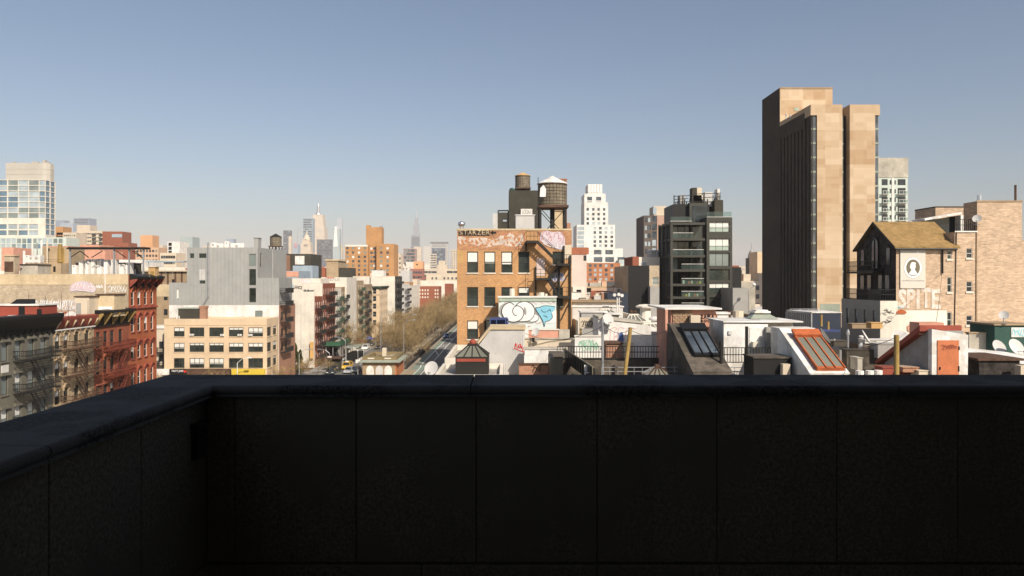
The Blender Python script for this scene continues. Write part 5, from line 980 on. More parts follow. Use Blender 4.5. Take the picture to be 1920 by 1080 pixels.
part('red_cap_shaded', MB().prism([(xa-.42,40.45,19.51),(xa-.42,45.3,17.06),(xa-.42,45.3,17.3),(xa-.42,40.45,19.85)], (xb-xa+.38,0,0)), M['maroon'], T); part('red_roof_lit', MB().box(xa-.3, xa+1.1, 40.7, 41.7, 19.3, 19.98), M['salmon'], T)  # one red roof: maroon as its shaded slope, salmon as its lit top
T = thing('roof_canopy', 'white sheet roof canopy at the right roof edge', 'canopy', (X(1860,44), 45, 16.4)); part('sheet', MB().prism([(X(1812,44),44,Z(663,44)),(X(1925,44),44,Z(680,44)),(X(1925,49),49,Z(664,49)),(X(1812,49),49,Z(652,49))], (0,0,-.12)), M['lwhite'], T); part('wall', MB().box(X(1816,44.5), X(1925,44.5), 44.6, 45, 16.2, Z(681,44.5)), M['bluegrey'], T)
T = hut('brick_hut', 'dark stone hut with ragged flat roof at the right edge', 'hut', X(1836,40), X(1912,40), 40, 43, 16.2, Z(676,40), M['darkstone'], M['rust'], [], .15); 
lowwall('pale stone pier at the far right edge beside the dark stone hut', 1914, 1930, 686, 706, 39, M['paleb'], .5, None, 16.2)
T = hut('brick_hut', 'green boarded roof hut with tagged white board on the right', 'hut', X(1865,56), X(1935,56), 56, 59, 16.4, Z(610,56), M['teal'], M['brownb'], [(1.28,1.7,Z(632,56)-16.4,.75,M['white'],'board')], .15); part('spray_paint', scribble(Face(0,55.95,0), X(1897,56), Z(630,56), .95, .6, 4, rr, .06, .02), M['cyansp'], T)
lowwall('stained cream rooftop wall left of the green boarded hut', 1817, 1866, 625, 638, 57, M['conc'], .4, M['brownb'], 16.4)
for k, (px, dd, py, r, az, l) in enumerate(((1882,55.8,606,.35,-35,'grey satellite dish on top of the green boarded hut'),(1872,50,668,.5,10,'white round satellite dish left of the right edge pair'),(1904,49,668,.55,10,'white round satellite dish at the right edge'),(1688,52,655,.75,0,'large pale dish behind the ochre post'),(1622,48,650,.5,60,'tilted grey dish on the dark right roof'),(1545,46,648,.5,80,'dark dish seen edge on beside the orange skylight'),(809,56,706,.55,-15,'round white satellite dish at the edge of the white edged roof'))):
    dish(l, X(px,dd), dd, Z(py,dd), r, az, post=.25)
for k, (pa, pb, a, b, dd, m, l) in enumerate(((1622,1690,638,644,49,'lwhite','white pipe bundle lying across the dark right roof'),(1588,1700,657,706,46,'tarroof','long black shed on the dark right roof'),(1646,1690,646,672,45.5,'greysp','grey sheet panel leaning on the long black shed'),(1655,1712,690,706,41,'maroon','brick red planter box at the parapet'),(1693,1722,690,698,40.5,'brick','loose brick stack at the parapet'),(1723,1748,696,706,40.2,'paleb','pale stone block beside the terracotta door'),(1608,1617,672,694,43,'conc','small white electrical cabinet on the dark right roof'),(1598,1650,608,616,62,'brownb','brown flat roof strip below the grey annex'),(1634,1655,606,616,60,'tanroofw','ochre board standing on the brown roof strip'),(1560,1592,640,650,48,'tarroof','galvanised duct on the dark right roof'))):
    T = thing('roof_box', l, 'roof box', (X((pa+pb)/2,dd), dd, 16.3), 'loose things on the right roofs')
    z0, z1 = max(16.25, Z(b,dd)), Z(a,dd); part('casing', MB().box(X(pa,dd), X(pb,dd), dd, dd+.9, z0, z1), M[m], T); part('lid', MB().box(X(pa,dd)-.04, X(pb,dd)+.04, dd-.04, dd+.94, z1, z1+.05), M['conc'] if m == 'white' else M[m], T)
for k, (px, dd, a, h) in enumerate(((1568,45,700,1.4),(1590,47,680,2.6),(1576,44,690,1.8),(1612,52,650,1.2))): vent(ORD[k]+' thin steel pipe of the four on the dark right roof', X(px,dd), dd, 16.3, h, .06, 'cap' if k % 2 else 'pipe', m=M['galv'], group='thin pipes on the right roofs')
for k, px in enumerate((1612,1632,1650)): vent(('left','middle','right')[k]+' white upturned bucket of three at the parapet', X(px,40.3), 40.3+k*.1, 16.3, Z(695,40.3)-16.3, .22, m=M['white'], group='white buckets on the right roofs')
# ------------------------------------------------------------------ gabled stone house and the sand brick houses
d = 66.8; xa = 36.4; xan = 34.9; yb = 74.3
T = thing('annex', 'grey sided low annex with four small windows below the gabled house', 'building', ((xan+xa)/2, 70, 0)); za = Z(564,d)
ww = [(k, 17.9, .55, 1.55) for k in (1.0,2.8,4.6,6.3)]
mb = MB(); fs, (a,b,c,e,r) = shell(mb, xan, xa+.3, d+.02, yb+.2, 0, za, {'W': ww}, .1); part('wall', mb, mat('grey_siding', (.38,.355,.30), .9, .08), T)
for i, h in enumerate(ww): window(T, fs['W'][0], h, M['frame'], G['pale'], 1, 2, .6)
part('roof', MB().quad((xan,d+.02,za+.01),(xa,d+.02,za+.01),(xa,yb,za+.01),(xan,yb,za+.01)), M['tarroof'], T)
part('painted_wall', MB().box(xan+.002, X(1683,d), d-.03, d+.018, 16, za-.02).box(X(1683,d)+.002, X(1775,d), d-.025, d-.003, 16, Z(582,d)), M['white2'], T)
s6 = Spray(d-.034, (1580,520), 5.647)
r5 = random.Random(11)
for k in range(12):
    cx, cy = r5.uniform(430,580), r5.uniform(350,465); s6.strokes(T, [[(cx-28,cy+r5.uniform(-14,14)),(cx,cy+r5.uniform(-20,20)),(cx+26,cy+r5.uniform(-18,18))]], 7, M['black' if k % 2 else 'greysp'])
s6.fill(T, [(680,520),(720,490),(745,520),(735,570),(690,570)], M['salmon']); s6.strokes(T, [[(570,320),(600,305),(640,320)],[(575,332),(620,318)]], 5, M['cyansp']); s6.fill(T, [(565,385),(580,350),(620,340),(665,360),(660,385)], M['orange'])
railing('black terrace railing on the grey annex in front of the stone gable', [(xan+.1,yb,za),(xan+.1,d+.1,za),(xa-.02,d+.1,za)], 1.05, M['black'], .2, .03)
T = thing('gabled_house', 'dark stone gabled house with ochre shingle roof', 'house', (39, 70.5, 0)); xr = X(1790,d); ze = Z(463,d); zrg = 27.9; ym = (d+yb)/2
q = MB(); q.poly([(xa,d,0),(xa,d,ze),(xa,ym,zrg),(xa,yb,ze),(xa,yb,0)]); q.poly([(xr,yb,0),(xr,yb,ze),(xr,ym,zrg),(xr,d,ze),(xr,d,0)]); q.quad((xr,yb,0),(xa,yb,0),(xa,yb,ze),(xr,yb,ze)); part('stone_wall', q, M['darkstone'], T)
hh = [(X(1775.7,d)-xa, Z(486,d), .43, .82),(X(1775.7,d)-xa, Z(548,d), .43, 1.4),(X(1775.7,d)-xa, Z(614,d), .43, 1.42)]
q = MB(); facade(q, Face(xa,d,0), xr-xa, 0, ze, hh, .12); part('brick_wall', q, M['sandb'], T)
for h in hh: window(T, Face(xa,d,0), h, M['framew'], G['green'], 1, 2, .0, M['white2'], None, .05, .04)
sl = (zrg-ze)/(ym-d); ov = .3
for sgn, nm in ((1,'roof_slope'),(-1,'roof_slope')):
    ye = d-ov if sgn > 0 else yb+ov; zq = ze-ov*sl
    q = MB().prism([(xa-.25,ye,zq+.03),(xa-.25,ym,zrg+.03),(xa-.25,ym,zrg+.2),(xa-.25,ye,zq+.2)], (xr-xa+.6,0,0)); part(nm, q, M['shingle'], T)
part('verge_board', MB().prism([(xa-.29,d-ov,ze-ov*sl-.02),(xa-.29,ym,zrg-.02),(xa-.29,ym,zrg+.2),(xa-.29,d-ov,ze-ov*sl+.2)], (.035,0,0)).prism([(xa-.29,ym,zrg-.02),(xa-.29,yb+ov,ze-ov*sl-.02),(xa-.29,yb+ov,ze-ov*sl+.2),(xa-.29,ym,zrg+.2)], (.035,0,0)), M['black'], T)
part('gutter', MB().tube((xa-.25,d-ov-.08,ze-ov*sl-.02),(xr,d-ov-.08,ze-ov*sl-.02),.09,n=8), M['black'], T); part('downpipe', MB().tube((X(1766,d),d-.12,ze-.2),(X(1766,d),d-.12,Z(513,d)),.07,n=8), M['black'], T)
fG = Face(xa, yb, -90); L = yb-d
aw = [(L/2-.55+ (1.1)*(.5-.5*math.cos(math.pi*k/10)), 0) for k in range(11)]
z0 = Z(503,70.5); pts = [fG.p(L/2-.65,z0,.03), fG.p(L/2+.65,z0,.03)]+[fG.p(L/2+.65*math.cos(t), z0+2.2+.75*math.sin(t), .03) for t in [math.pi*k/10 for k in range(11)]]
part('arched_window', MB().prism(pts, (-.05,0,0)), G['far'], T); q = MB()
for k in range(10): q.bar(fG.p(L/2+.72*math.cos(math.pi*k/10), z0+2.2+.82*math.sin(math.pi*k/10), .08), fG.p(L/2+.72*math.cos(math.pi*(k+1)/10), z0+2.2+.82*math.sin(math.pi*(k+1)/10), .08), .12)
for u in (-.72,0,.72): q.bar(fG.p(L/2+u,z0,.09), fG.p(L/2+u,z0+(2.2 if u else 2.9),.09), .1)
part('arch_frame', q, M['black'], T)
for u in (1.0, L-1.6): part('window', MB().prism([fG.p(u,z0+.3,.03),fG.p(u+.6,z0+.3,.03),fG.p(u+.6,z0+1.9,.03),fG.p(u,z0+1.9,.03)], (-.04,0,0)), G['far'], T)
for u in (.9,2.3,4.4,5.7): part('window', MB().prism([fG.p(u,za+.9,.03),fG.p(u+.7,za+.9,.03),fG.p(u+.7,za+2.4,.03),fG.p(u,za+2.4,.03)], (-.04,0,0)), G['far'] if u > 4 else G['dark'], T)
bz = z0-.3; part('balcony', MB().prism([fG.p(.2,bz-.2,.02),fG.p(5.4,bz-.2,.02),fG.p(5.4,bz,.02),fG.p(.2,bz,.02)], (-1.1,0,0)), M['black'], T); link('balcony_railing', rail_mesh(5.2, 1.0, M['black'], .2, .03), T, rel(T, fG.p(.2,bz,1.05)), fG.a)
T0 = T
T = thing('billboard', 'pale poster with an oval cameo portrait hung on the sand brick wall', 'billboard', (X(1710,d), d-.1, Z(540,d))); part('panel', MB().box(X(1687,d), X(1734,d), d-.12, d-.03, Z(540.6,d), Z(465,d)), mat('poster_grey', (.60,.56,.49), .8, .05), T)
ctr = (X(1710.5,d), Z(502,d))
def disc(rx, rz, lay, m, nm, cx=0, cz=0): part(nm, MB().prism([(ctr[0]+cx+rx*math.cos(2*math.pi*k/28), d-.122-lay*.006, ctr[1]+cz+rz*math.sin(2*math.pi*k/28)) for k in range(28)], (0,.004,0)), m, T)
disc(.86,1.0,1,M['greysp'],'oval_line'); disc(.83,.97,2,M['whitesp'],'oval_rim'); disc(.64,.77,3,mat('faded_brown_ink', (.16,.14,.10), .9),'oval_field')
disc(.27,.33,4,M['whitesp'],'cameo_head',-.03,.12); disc(.24,.15,5,M['whitesp'],'cameo_hair',.02,.38); part('cameo_bust', MB().prism([(ctr[0]+a, d-.122-.03, ctr[1]+b) for a, b in ((-.42,-.58),(-.15,-.18),(-.12,.1),(.12,.1),(.15,-.18),(.42,-.58),(0,-.72))], (0,.003,0)), M['whitesp'], T)
disc(.13,.13,1,M['whitesp'],'moon',.42,1.45)
lettering(T, Face(0,d-.12,0), 'coolthemcompany', X(1689,d), Z(528,d), .17, M['greysp'], .02, X(1732,d)-X(1689,d))
MSM = mat('faded_white_spray', (.68,.60,.55), .9, .12, 1.2, 4, col2=(.60,.48,.38), patch=2.6)
for k, ch in enumerate('SPITE'): lettering(T0, Face(0,d,0), ch, X((1684,1700,1718,1727,1746)[k],d), Z(579,d)+.08*(k%2), 1.85, MSM, .015+.006*k, (.78,.82,.30,.88,.88)[k], bold=.035)
# sand brick house to the right
x1, x2, x3 = xr, X(1832,d), X(1916,d); za, zb2 = Z(435,d), Z(377,d)
hh = [(X(1812,d)-x1, Z(b,d), .56, Z(a,d)-Z(b,d)) for (a,b) in ((466,484),(528,547),(592,610))]
T, fs = bld('sand_brick_house', 'sand brick house wall with small windows right of the gabled house', 'house', x1+.01, x2, d+.03, 80, za, M['sandb'], M['silverroof'], {'S': hh}, .3, win=lambda T, f, h: window(T, f, h, M['framew'], G['dark'], 1, 2, 0, M['white2'], None, .05, .05))
part('cable', MB().tube((x1+.15,d-.05,za+.3),(x1-.05,d-.05,Z(620,d)),.04), M['black'], T); part('drain_pipe', MB().tube((x2-.05,d-.02,za),(x2-.1,d-.02,Z(620,d)),.05), M['brownb'], T)
part('coping', MB().box(x1, x2, d-.08, d+.02, za-.02, za+.1), M['white'], T)
link('terrace_railing', rail_mesh(x2-X(1797,d)-.05, 1.15, M['black'], .18, .025), T, rel(T, (X(1797,d), d+.3, za+.05)))
T, fs = bld('sand_brick_house', 'taller windowless sand brick block at the right edge', 'house', x2+.01, x3, d, 68.8, zb2, M['sandb'], M['tarroof'], {}, .3); part('coping', MB().box(x2-.05, x3+.05, d-.06, d-.002, zb2-.08, zb2+.06), M['brownb'], T)
T2, fs = bld('sand_brick_house', 'sand brick wall cut by the right edge of the photograph', 'house', x3+.01, x3+9, d+.03, 80, Z(450,d), M['sandb'], M['tarroof'], {}, .3)
dish('pale satellite dish on the left corner of the taller sand brick block', X(1828,d), d-.3, Z(411,d)-.55, .38, -40, post=.2); vent('tall thin pole on the taller sand brick block', X(1904,68), 68, zb2-.3, Z(347,68)-zb2+.3, .1, m=M['rust']); vent('short steel flue on the taller sand brick block', X(1836,68), 68, zb2-.3, Z(366,68)-zb2+.3, .2, m=M['alum'])
hut('roof_bulkhead', 'brick roof bulkhead behind the ochre shingle roof', 'bulkhead', X(1754,80), X(1814,80), 80, 84, 26, Z(389,80), M['sandb'], M['tarroof'], [], .04)
T = thing('roof_pergola', 'white slatted terrace canopy with dark glazing behind the shingle roof', 'canopy', (X(1775,76), 77, 26)); part('glazing', MB().prism([(X(1735,76),76.6,25),(X(1800,76),76.6,25),(X(1800,76),76.6,Z(404,76)),(X(1735,76),76.6,Z(414,76))], (0,.1,0)), G['dark'], T); part('canopy', MB().prism([(X(1730,76),75.6,Z(414,76)),(X(1799,76),75.6,Z(402,76)),(X(1799,76),78,Z(402,76)),(X(1730,76),78,Z(414,76))], (0,0,.22)), M['lwhite'], T); part('wall', MB().box(X(1797,76), X(1814,76), 75.6, 78, 25, Z(404,76)), M['white'], T)
# ------------------------------------------------------------------ tan brick tower
TX0 = 63.8; TX1 = X(1650,150); dT = 150.; zt = 59.0
def towermat():
    m = mat('tan_patchwork_brick', (.50,.345,.205), .9, .03, .1, 1.5); t = m.node_tree; N = t.nodes; L = t.links
    g = N.new('ShaderNodeNewGeometry'); sx = N.new('ShaderNodeSeparateXYZ'); L.new(g.outputs['Position'], sx.inputs[0]); ad = N.new('ShaderNodeMath'); L.new(sx.outputs[0], ad.inputs[0]); L.new(sx.outputs[1], ad.inputs[1])
    cols = []
    def blocks(w2, h2, off):
        mp = N.new('ShaderNodeCombineXYZ'); a = N.new('ShaderNodeMath'); a.operation = 'MULTIPLY_ADD'; a.inputs[1].default_value = 1/w2; a.inputs[2].default_value = off; L.new(ad.outputs[0], a.inputs[0]); b = N.new('ShaderNodeMath'); b.operation = 'MULTIPLY_ADD'; b.inputs[1].default_value = 1/h2; b.inputs[2].default_value = off*.37; L.new(sx.outputs[2], b.inputs[0])
        fl = []
        for q in (a, b): f = N.new('ShaderNodeMath'); f.operation = 'FLOOR'; L.new(q.outputs[0], f.inputs[0]); fl.append(f)
        L.new(fl[0].outputs[0], mp.inputs[0]); L.new(fl[1].outputs[0], mp.inputs[1]); wn = N.new('ShaderNodeTexWhiteNoise'); wn.noise_dimensions = '2D'; L.new(mp.outputs[0], wn.inputs['Vector']); return wn.outputs['Value']
    s1, s2, s3 = blocks(5.2, 3.6, .3), blocks(2.9, 1.9, 5.2), blocks(1.7, 1.0, 9.7)
    def madd(a, k, b): q = N.new('ShaderNodeMath'); q.operation = 'MULTIPLY_ADD'; q.inputs[1].default_value = k; L.new(a, q.inputs[0]); (L.new(b, q.inputs[2]) if hasattr(b, 'links') else setattr(q.inputs[2], 'default_value', b)); return q.outputs[0]
    v = madd(s1, .5, madd(s2, .34, madd(s3, .16, 0.)))
    r = N.new('ShaderNodeValToRGB'); r.color_ramp.elements[0].position = .15; r.color_ramp.elements[1].position = .85; r.color_ramp.elements[0].color = (.41,.275,.16,1); r.color_ramp.elements[1].color = (.58,.45,.315,1); L.new(v, r.inputs[0])
    wv = N.new('ShaderNodeMath'); wv.operation = 'SINE'; k = N.new('ShaderNodeMath'); k.operation = 'MULTIPLY'; k.inputs[1].default_value = 26; L.new(sx.outputs[2], k.inputs[0]); L.new(k.outputs[0], wv.inputs[0])
    mr = N.new('ShaderNodeMapRange'); mr.inputs[1].default_value = -1; mr.inputs[3].default_value = .93; mr.inputs[4].default_value = 1.05; L.new(wv.outputs[0], mr.inputs[0]); cc = N.new('ShaderNodeCombineColor'); [L.new(mr.outputs[0], cc.inputs[i]) for i in range(3)]
    mx = N.new('ShaderNodeMix'); mx.data_type = 'RGBA'; mx.blend_type = 'MULTIPLY'; mx.inputs[0].default_value = 1; L.new(r.outputs[0], mx.inputs[6]); L.new(cc.outputs[0], mx.inputs[7]); L.new(mx.outputs[2], N['Principled BSDF'].inputs['Base Color'])
    return m
MT = towermat()
T = thing('tower', 'tall tan patchwork brick tower with dark west side and vertical glass slots', 'tower', (71, 165, 0))
xs1, xs2 = X(1579.5,150), X(1593.5,150); xc = X(1532,150)
yN = 167.
q = MB(); q.box(xc, xs1, dT, dT+3, 0, zt); part('brick_pier', q, MT, T)
part('brick_pier', MB().box(xs2, X(1641,150), dT, dT+3, 0, zt), MT, T)
part('top_band', MB().box(TX0, xc-.01, dT, dT+3, Z(216,150), zt), MT, T); part('top_band', MB().box(X(1641,150)+.01, TX1, dT, dT+3, Z(216,150), zt), MT, T)
part('core', MB().box(TX0+.6, TX1-.3, dT+3.01, yN, 0, zt-.02), MT, T)
part('slot_back', MB().box(xs1+.005, xs2-.005, dT+1.8, dT+2.9, 0, zt-2), M['black'], T)  # black sheet stands in for the deep shade inside the slot
part('roof_slab', MB().box(TX0, xs1, dT+3.02, yN, zt-1, zt-.01), MT, T)
wst = mat('shade_darkened_brick', (.065,.05,.036), .9, .25, .12, 1.5)  # darker brick for the west faces, colour lowered to deepen their shade
st = 3.0; n = int((Z(216,150))/st)
for (a, b, nm) in ((TX0+.25, xc-.15, 0), (X(1580,150)+.03, X(1584.5,150), 1), (X(1641.5,150), TX1-.15, 2)):
    for k in range(n):
        z1 = Z(216,150)-k*st
        if z1 < 12: break
        yy = dT+(.35 if nm != 1 else .9)
        o = link('window', cached(('tw', nm), lambda: MB().box(0, b-a, 0, .12, -st+.32, 0).mesh('window', M['frameg'])), T, rel(T, (a, yy, z1)))
        link('pane', quad_mesh('tw', b-a-.2, st-.55, -.01, G['far'], .1, -st+.42), o)
        link('spandrel', cached(('twp', nm), lambda: MB().box(-.02, b-a+.02, -.12, .12, -st, -st+.31).mesh('spandrel', M['grngl'])), o)
nf = 8; L = yN-dT-3                                    # west side: brick fins and recessed glass bays
fWt = Face(TX0, yN, -90)
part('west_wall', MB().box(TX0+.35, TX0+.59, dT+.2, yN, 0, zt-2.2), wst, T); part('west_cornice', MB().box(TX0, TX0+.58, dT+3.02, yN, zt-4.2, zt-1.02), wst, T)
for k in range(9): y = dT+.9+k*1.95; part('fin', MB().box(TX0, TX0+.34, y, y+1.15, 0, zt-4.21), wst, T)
for k in range(8):
    y = dT+2.06+k*1.95
    link('glass_bay', cached(('gb',), lambda: MB().box(0,.05,0,.76,0,zt-4.3).mesh('glass_bay', G['dark'])), T, rel(T, (TX0+.29, y, 0)))
x0s = 64.15; x1s = X(1561,168); zs = 67.3; q = MB()
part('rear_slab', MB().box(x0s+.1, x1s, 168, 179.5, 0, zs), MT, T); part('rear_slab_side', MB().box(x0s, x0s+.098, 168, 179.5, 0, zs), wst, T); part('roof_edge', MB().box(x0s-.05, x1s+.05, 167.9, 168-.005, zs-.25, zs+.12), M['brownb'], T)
for (p, q2, a, b) in ((1489,1498,202,208),): part('louvre', MB().box(X(p,168), X(q2,168), 167.9, 167.99, Z(b,168), Z(a,168)), M['sage'], T)
for px in (1471,1482): vent(('left','right')[px > 1475]+' small camera mast on the roof edge of the tan tower', X(px,160), 158+px%5, zt-1, .9, .12, 'cap', M['ltgrey'], group='roof masts of the tan tower')
# pale green balcony tower behind it
dB = 225.; xa, xb = X(1644,dB), X(1702,dB); zt = Z(296,dB); zp = Z(333,dB); st = 2.75
hs = []
for k in range(10): z = zp-2.2-k*st; hs += [(X(1653,dB)-xa, z-.2, 1.9, 1.9), (X(1668,dB)-xa, z, .55, 1.4), (X(1677,dB)-xa, z, .45, 1.3), (X(1683,dB)-xa, z-.2, 2.5, 1.9)]
T, fs = bld('balcony_tower', 'pale green panelled tower with stacked balconies behind the tan tower', 'tower', xa, xb, dB, 240, zp, M['panelg'], M['conc'], {'S': hs}, .2, far=G['dark'], dep=.5); part('plant_storey', MB().box(xa-.1, xb+.1, dB-.15, 240, zp, zt), M['conc'], T); part('pier', MB().box(X(1672,dB), X(1676,dB), dB-.15, dB-.004, 15, zp-.05), M['white'], T)
for k in range(1,10):
    z = zp-2.5-k*st
    for (p, q2) in ((1652,1665),(1682,1699)):
        b = link('balcony', cached(('pb', p), lambda: MB().box(0, X(q2,dB)-X(p,dB), -1.2, -.01, -.15, 0).mesh('balcony', M['white'])), T, rel(T, (X(p,dB), dB, z))); link('railing', cached(('pbr', p), lambda: MB().box(0, X(q2,dB)-X(p,dB), -1.2, -1.12, .9, 1.0).box(0, .08, -1.2, -1.12, 0, .9).box(X(q2,dB)-X(p,dB)-.08, X(q2,dB)-X(p,dB), -1.2, -1.12, 0, .9).box((X(q2,dB)-X(p,dB))/2-.04, (X(q2,dB)-X(p,dB))/2+.04, -1.2, -1.12, 0, .9).mesh('railing', M['white'])), b)
        link('railing_glass', cached(('pbg', p), lambda: MB().box(.1, X(q2,dB)-X(p,dB)-.1, -1.17, -1.15, .05, .88).mesh('railing_glass', G['rail'])), b)
# ------------------------------------------------------------------ black glass apartment block
d = 135.; xr0, xr1 = X(1325,d), X(1373,d); zt = Z(407,d); st = 2.85
T = thing('apartment_block', 'black metal and glass apartment block with glass balconies', 'building', (X(1305,d), d+6, 0))
fl = [Z(y,d) for y in (439,469,498.5,525,551,578,605)]      # slab undersides of the bays
bay = [(435,416),(470,447),(499,474),(525.5,504.5),(551,530.5),(577,557.5)]
hs = [(X(1330.5,d)-xr0, Z(a,d), X(1368,d)-X(1330.5,d), Z(b,d)-Z(a,d)) for (a,b) in bay]
mb = MB(); fs, (a,b,c,e,r) = shell(mb, xr0, xr1, d, d+13, 0, zt, {'S': hs}, .3, .3, .5); part('right_wing', mb, M['metalk'], T); part('roof', MB().quad((a,c,r),(b,c,r),(b,e,r),(a,e,r)), M['tarroof'], T)
kind = ['blind','blind','sky','dark','mix','dark']
for i, h in enumerate(hs):
    o = window(T, Face(xr0,d,0), h, M['frame'], {'sky': G['pale'], 'dark': G['green']}.get(kind[i], G['green']), 3, 1, {'blind': .97, 'mix': .45}.get(kind[i], 0), None, None, .07, .25)
    if i < 2: link('balcony_glass', quad_mesh('bg', h[2]-.1, 1.0, -.02, G['rail'], .05, .02, 'balcony_glass'), o); link('handrail', box_mesh('hr', (.02, h[2]-.02, -.05, .02, 1.02, 1.08), M['white'], 'handrail'), o)
part('side_rail_glass', MB().box(X(1326,d), X(1372,d), d+.1, d+.14, zt+.03, Z(397,d)), G['rail'], T); part('rail_cap', MB().box(X(1325,d), X(1373,d), d-.05, d+.2, zt-.02, zt+.05), M['white'], T)
dL = 133.; xl0, xl1 = X(1262,dL), X(1300,dL)                # left front bay and chamfered side
zl = Z(415,dL); xw = X(1237,dL)
def slab(pa, pb, z, y0, y1, th=.45, m='metalk'): return MB().box(X(pa,dL), X(pb,dL), y0, y1, z-th, z)
part('core', MB().box(X(1262,dL)+.3, xr0-.01, dL+3.0, dL+14, 0, zl), M['metalk'], T)
lv = [417,446.5,478,505,532,556,578]
for i, y in enumerate(lv):
    z = Z(y,dL); fr = dL if i > 1 else dL+.6
    part('floor_slab', MB().prism([(X(1237,dL+9),dL+9,z-.45),(X(1258,dL),dL,z-.45),(X(1322,dL),dL,z-.45),(X(1322,dL),dL+3.1,z-.45),(X(1262,dL),dL+10,z-.45)], (0,0,.45)), M['metalk'], T)
    if i+1 < len(lv):
        z2 = Z(lv[i+1],dL)
        for k, (pa, pb) in enumerate(((1262,1277),(1278,1290),(1291,1305),(1306,1321))): part('window', MB().quad((X(pa,dL),dL+2.9,z2),(X(pb,dL),dL+2.9,z2),(X(pb,dL),dL+2.9,z-.46),(X(pa,dL),dL+2.9,z-.46)), (G['pale'] if (i < 3 and k == 0) else G['dark'] if (i+k) % 3 else G['green']), T)
        part('balcony_glass', MB().box(X(1262 if i < 2 else 1278,dL), X(1300 if i < 1 else 1320,dL), dL+.08, dL+.1, z2+.02, z2+.95), G['rail'], T); part('handrail', MB().box(X(1262 if i < 2 else 1278,dL), X(1300 if i < 1 else 1320,dL), dL+.04, dL+.14, z2+.96, z2+1.03), M['white'], T)
        for k in range(3):                                   # chamfered west side
            t0, t1 = k/3+.03, (k+1)/3-.05; A = Vector((X(1237,dL+9),dL+9,0)); B = Vector((X(1258,dL),dL,0)); p = A+(B-A)*t0; q = A+(B-A)*t1
            part('side_window', MB().quad((p.x+.25,p.y+.2,z2),(q.x+.25,q.y+.2,z2),(q.x+.25,q.y+.2,z-.46),(p.x+.25,p.y+.2,z-.46)), G['far'] if k else G['pale'], T)
        if i > 2 and i < 6:
            for k in range(7): px = 1281+k*5.2; part('planter', MB().box(X(px,dL), X(px+3.6,dL), dL+.4, dL+.8, z2+.0, z2+.35+.3*rr.random()), M[('signy','leaf','doorred','white2','dry','paleb','greenp')[(k*3+i) % 7]], T)
for t in (0,.33,.66,1): A = Vector((X(1237,dL+9),dL+9,0)); B = Vector((X(1259.5,dL),dL,0)); p = A+(B-A)*t; part('column', MB().box(p.x-.22, p.x+.22, p.y+.02, p.y+.45, 0, zl), M['metalk'], T)
part('column', MB().box(X(1300.5,dL), X(1304,dL), dL+2.2, dL+2.6, 0, zl), M['metalk'], T)
part('roof_rail_glass', MB().box(X(1258,dL), X(1297,dL), dL+.2, dL+.23, zl+.02, Z(406,dL)), G['rail'], T); part('rail_cap', MB().box(X(1257,dL), X(1297,dL), dL-.05, dL+.3, zl+.0, zl+.07), M['white'], T)
zp = Z(373,d+4); part('penthouse', MB().box(X(1262,d+5), X(1330,d+5), d+5, d+13, zl, Z(383,d+5)), M['black'], T); part('penthouse_bay', MB().box(X(1293,d+4), X(1326,d+4), d+4, d+5, zl, Z(380,d+4)), M['metalk'], T); part('penthouse_glass', MB().box(X(1298,d+4), X(1326,d+4), d+3.9, d+3.99, zl+.2, Z(386,d+4)), G['dark'], T); part('penthouse_block', MB().box(X(1340,d+5), X(1356,d+5), d+5, d+12, zt-.3, Z(375,d+5)), M['hotelbrown'] if 0 else M['darkg'], T)
q = MB(); pr = random.Random(4)
for k in range(27): px = 1264+k*3.3; h = pr.uniform(4,17) if k % 5 else 18; yy = d+5+pr.uniform(0,5); z0 = Z(383 if k < 20 else 378,d+5); part('plant_screen_post', MB().box(X(px,yy)-.09, X(px,yy)+.09, yy, yy+.15, z0, z0+h/1340*yy), M['black'], T)
for (a, b, y) in ((1264,1305,368),(1264,1290,374),(1300,1352,364),(1310,1352,371),(1264,1320,379)): part('plant_screen_rail', MB().bar(P(a,y,d+5.3), P(b,y-2,d+5.3), .12), M['black'], T)
for k, (pa, pb, a, b, m) in enumerate(((1298,1307,352,374,'darkg'),(1307,1316,352,366,'paleb'),(1300,1318,366,378,'white2'),(1345,1350,354,372,'white'),(1322,1336,360,376,'ltgrey'),(1275,1284,366,380,'greysp'))): part('roof_plant', MB().box(X(pa,d+7), X(pb,d+7), d+7, d+9, Z(383,d+7)-.5, Z(a,d+7)), M[m], T)
# neighbours of the black block
bld('building_block', 'dark plain grey block right of the black apartment block', 'building', X(1374,128), X(1404,128), 128, 140, Z(540,128), M['bluesp'] if 0 else M['greysp'], M['tarroof'], {}, .3); bld('building_block', 'small black block above the dark grey block', 'building', X(1373,150), X(1390,150), 150, 158, Z(501,150), M['black'], M['tarroof'], {}, .3)
T, fs = bld('building_block', 'tall dark sided brick building left of the black apartment block', 'building', X(1178,116), X(1236,116), 116, 131, Z(498,116), M['partyb'], M['tarroof'], {'S': [(X(1223,116)-X(1178,116), Z(534,116), 1.0, 1.2)]}, .3, win=win_std(M['framew'], G['pale'])); part('dark_side', MB().box(X(1178,116)-.02, X(1217,116), 115.8, 115.99, 0, Z(498,116)), M['black'], T); part('grey_annex', MB().box(X(1219,114), X(1236,114), 114, 115.79, 0, Z(537,114)), M['greysp'], T)
T, fs = bld('building_block', 'white topped loft with steel tanks left of the black apartment block', 'building', X(1198,140), X(1237,140), 140, 150, Z(482,140), M['white2'], M['silverroof'], {}, .3); part('brick_side', MB().box(X(1186,140), X(1198,140)-.01, 140, 150, 0, Z(481,140)), M['rosb'], T); part('window', MB().box(X(1202,140), X(1212,140), 139.95, 139.99, Z(497,140), Z(492,140)), M['bluegrey'], T)
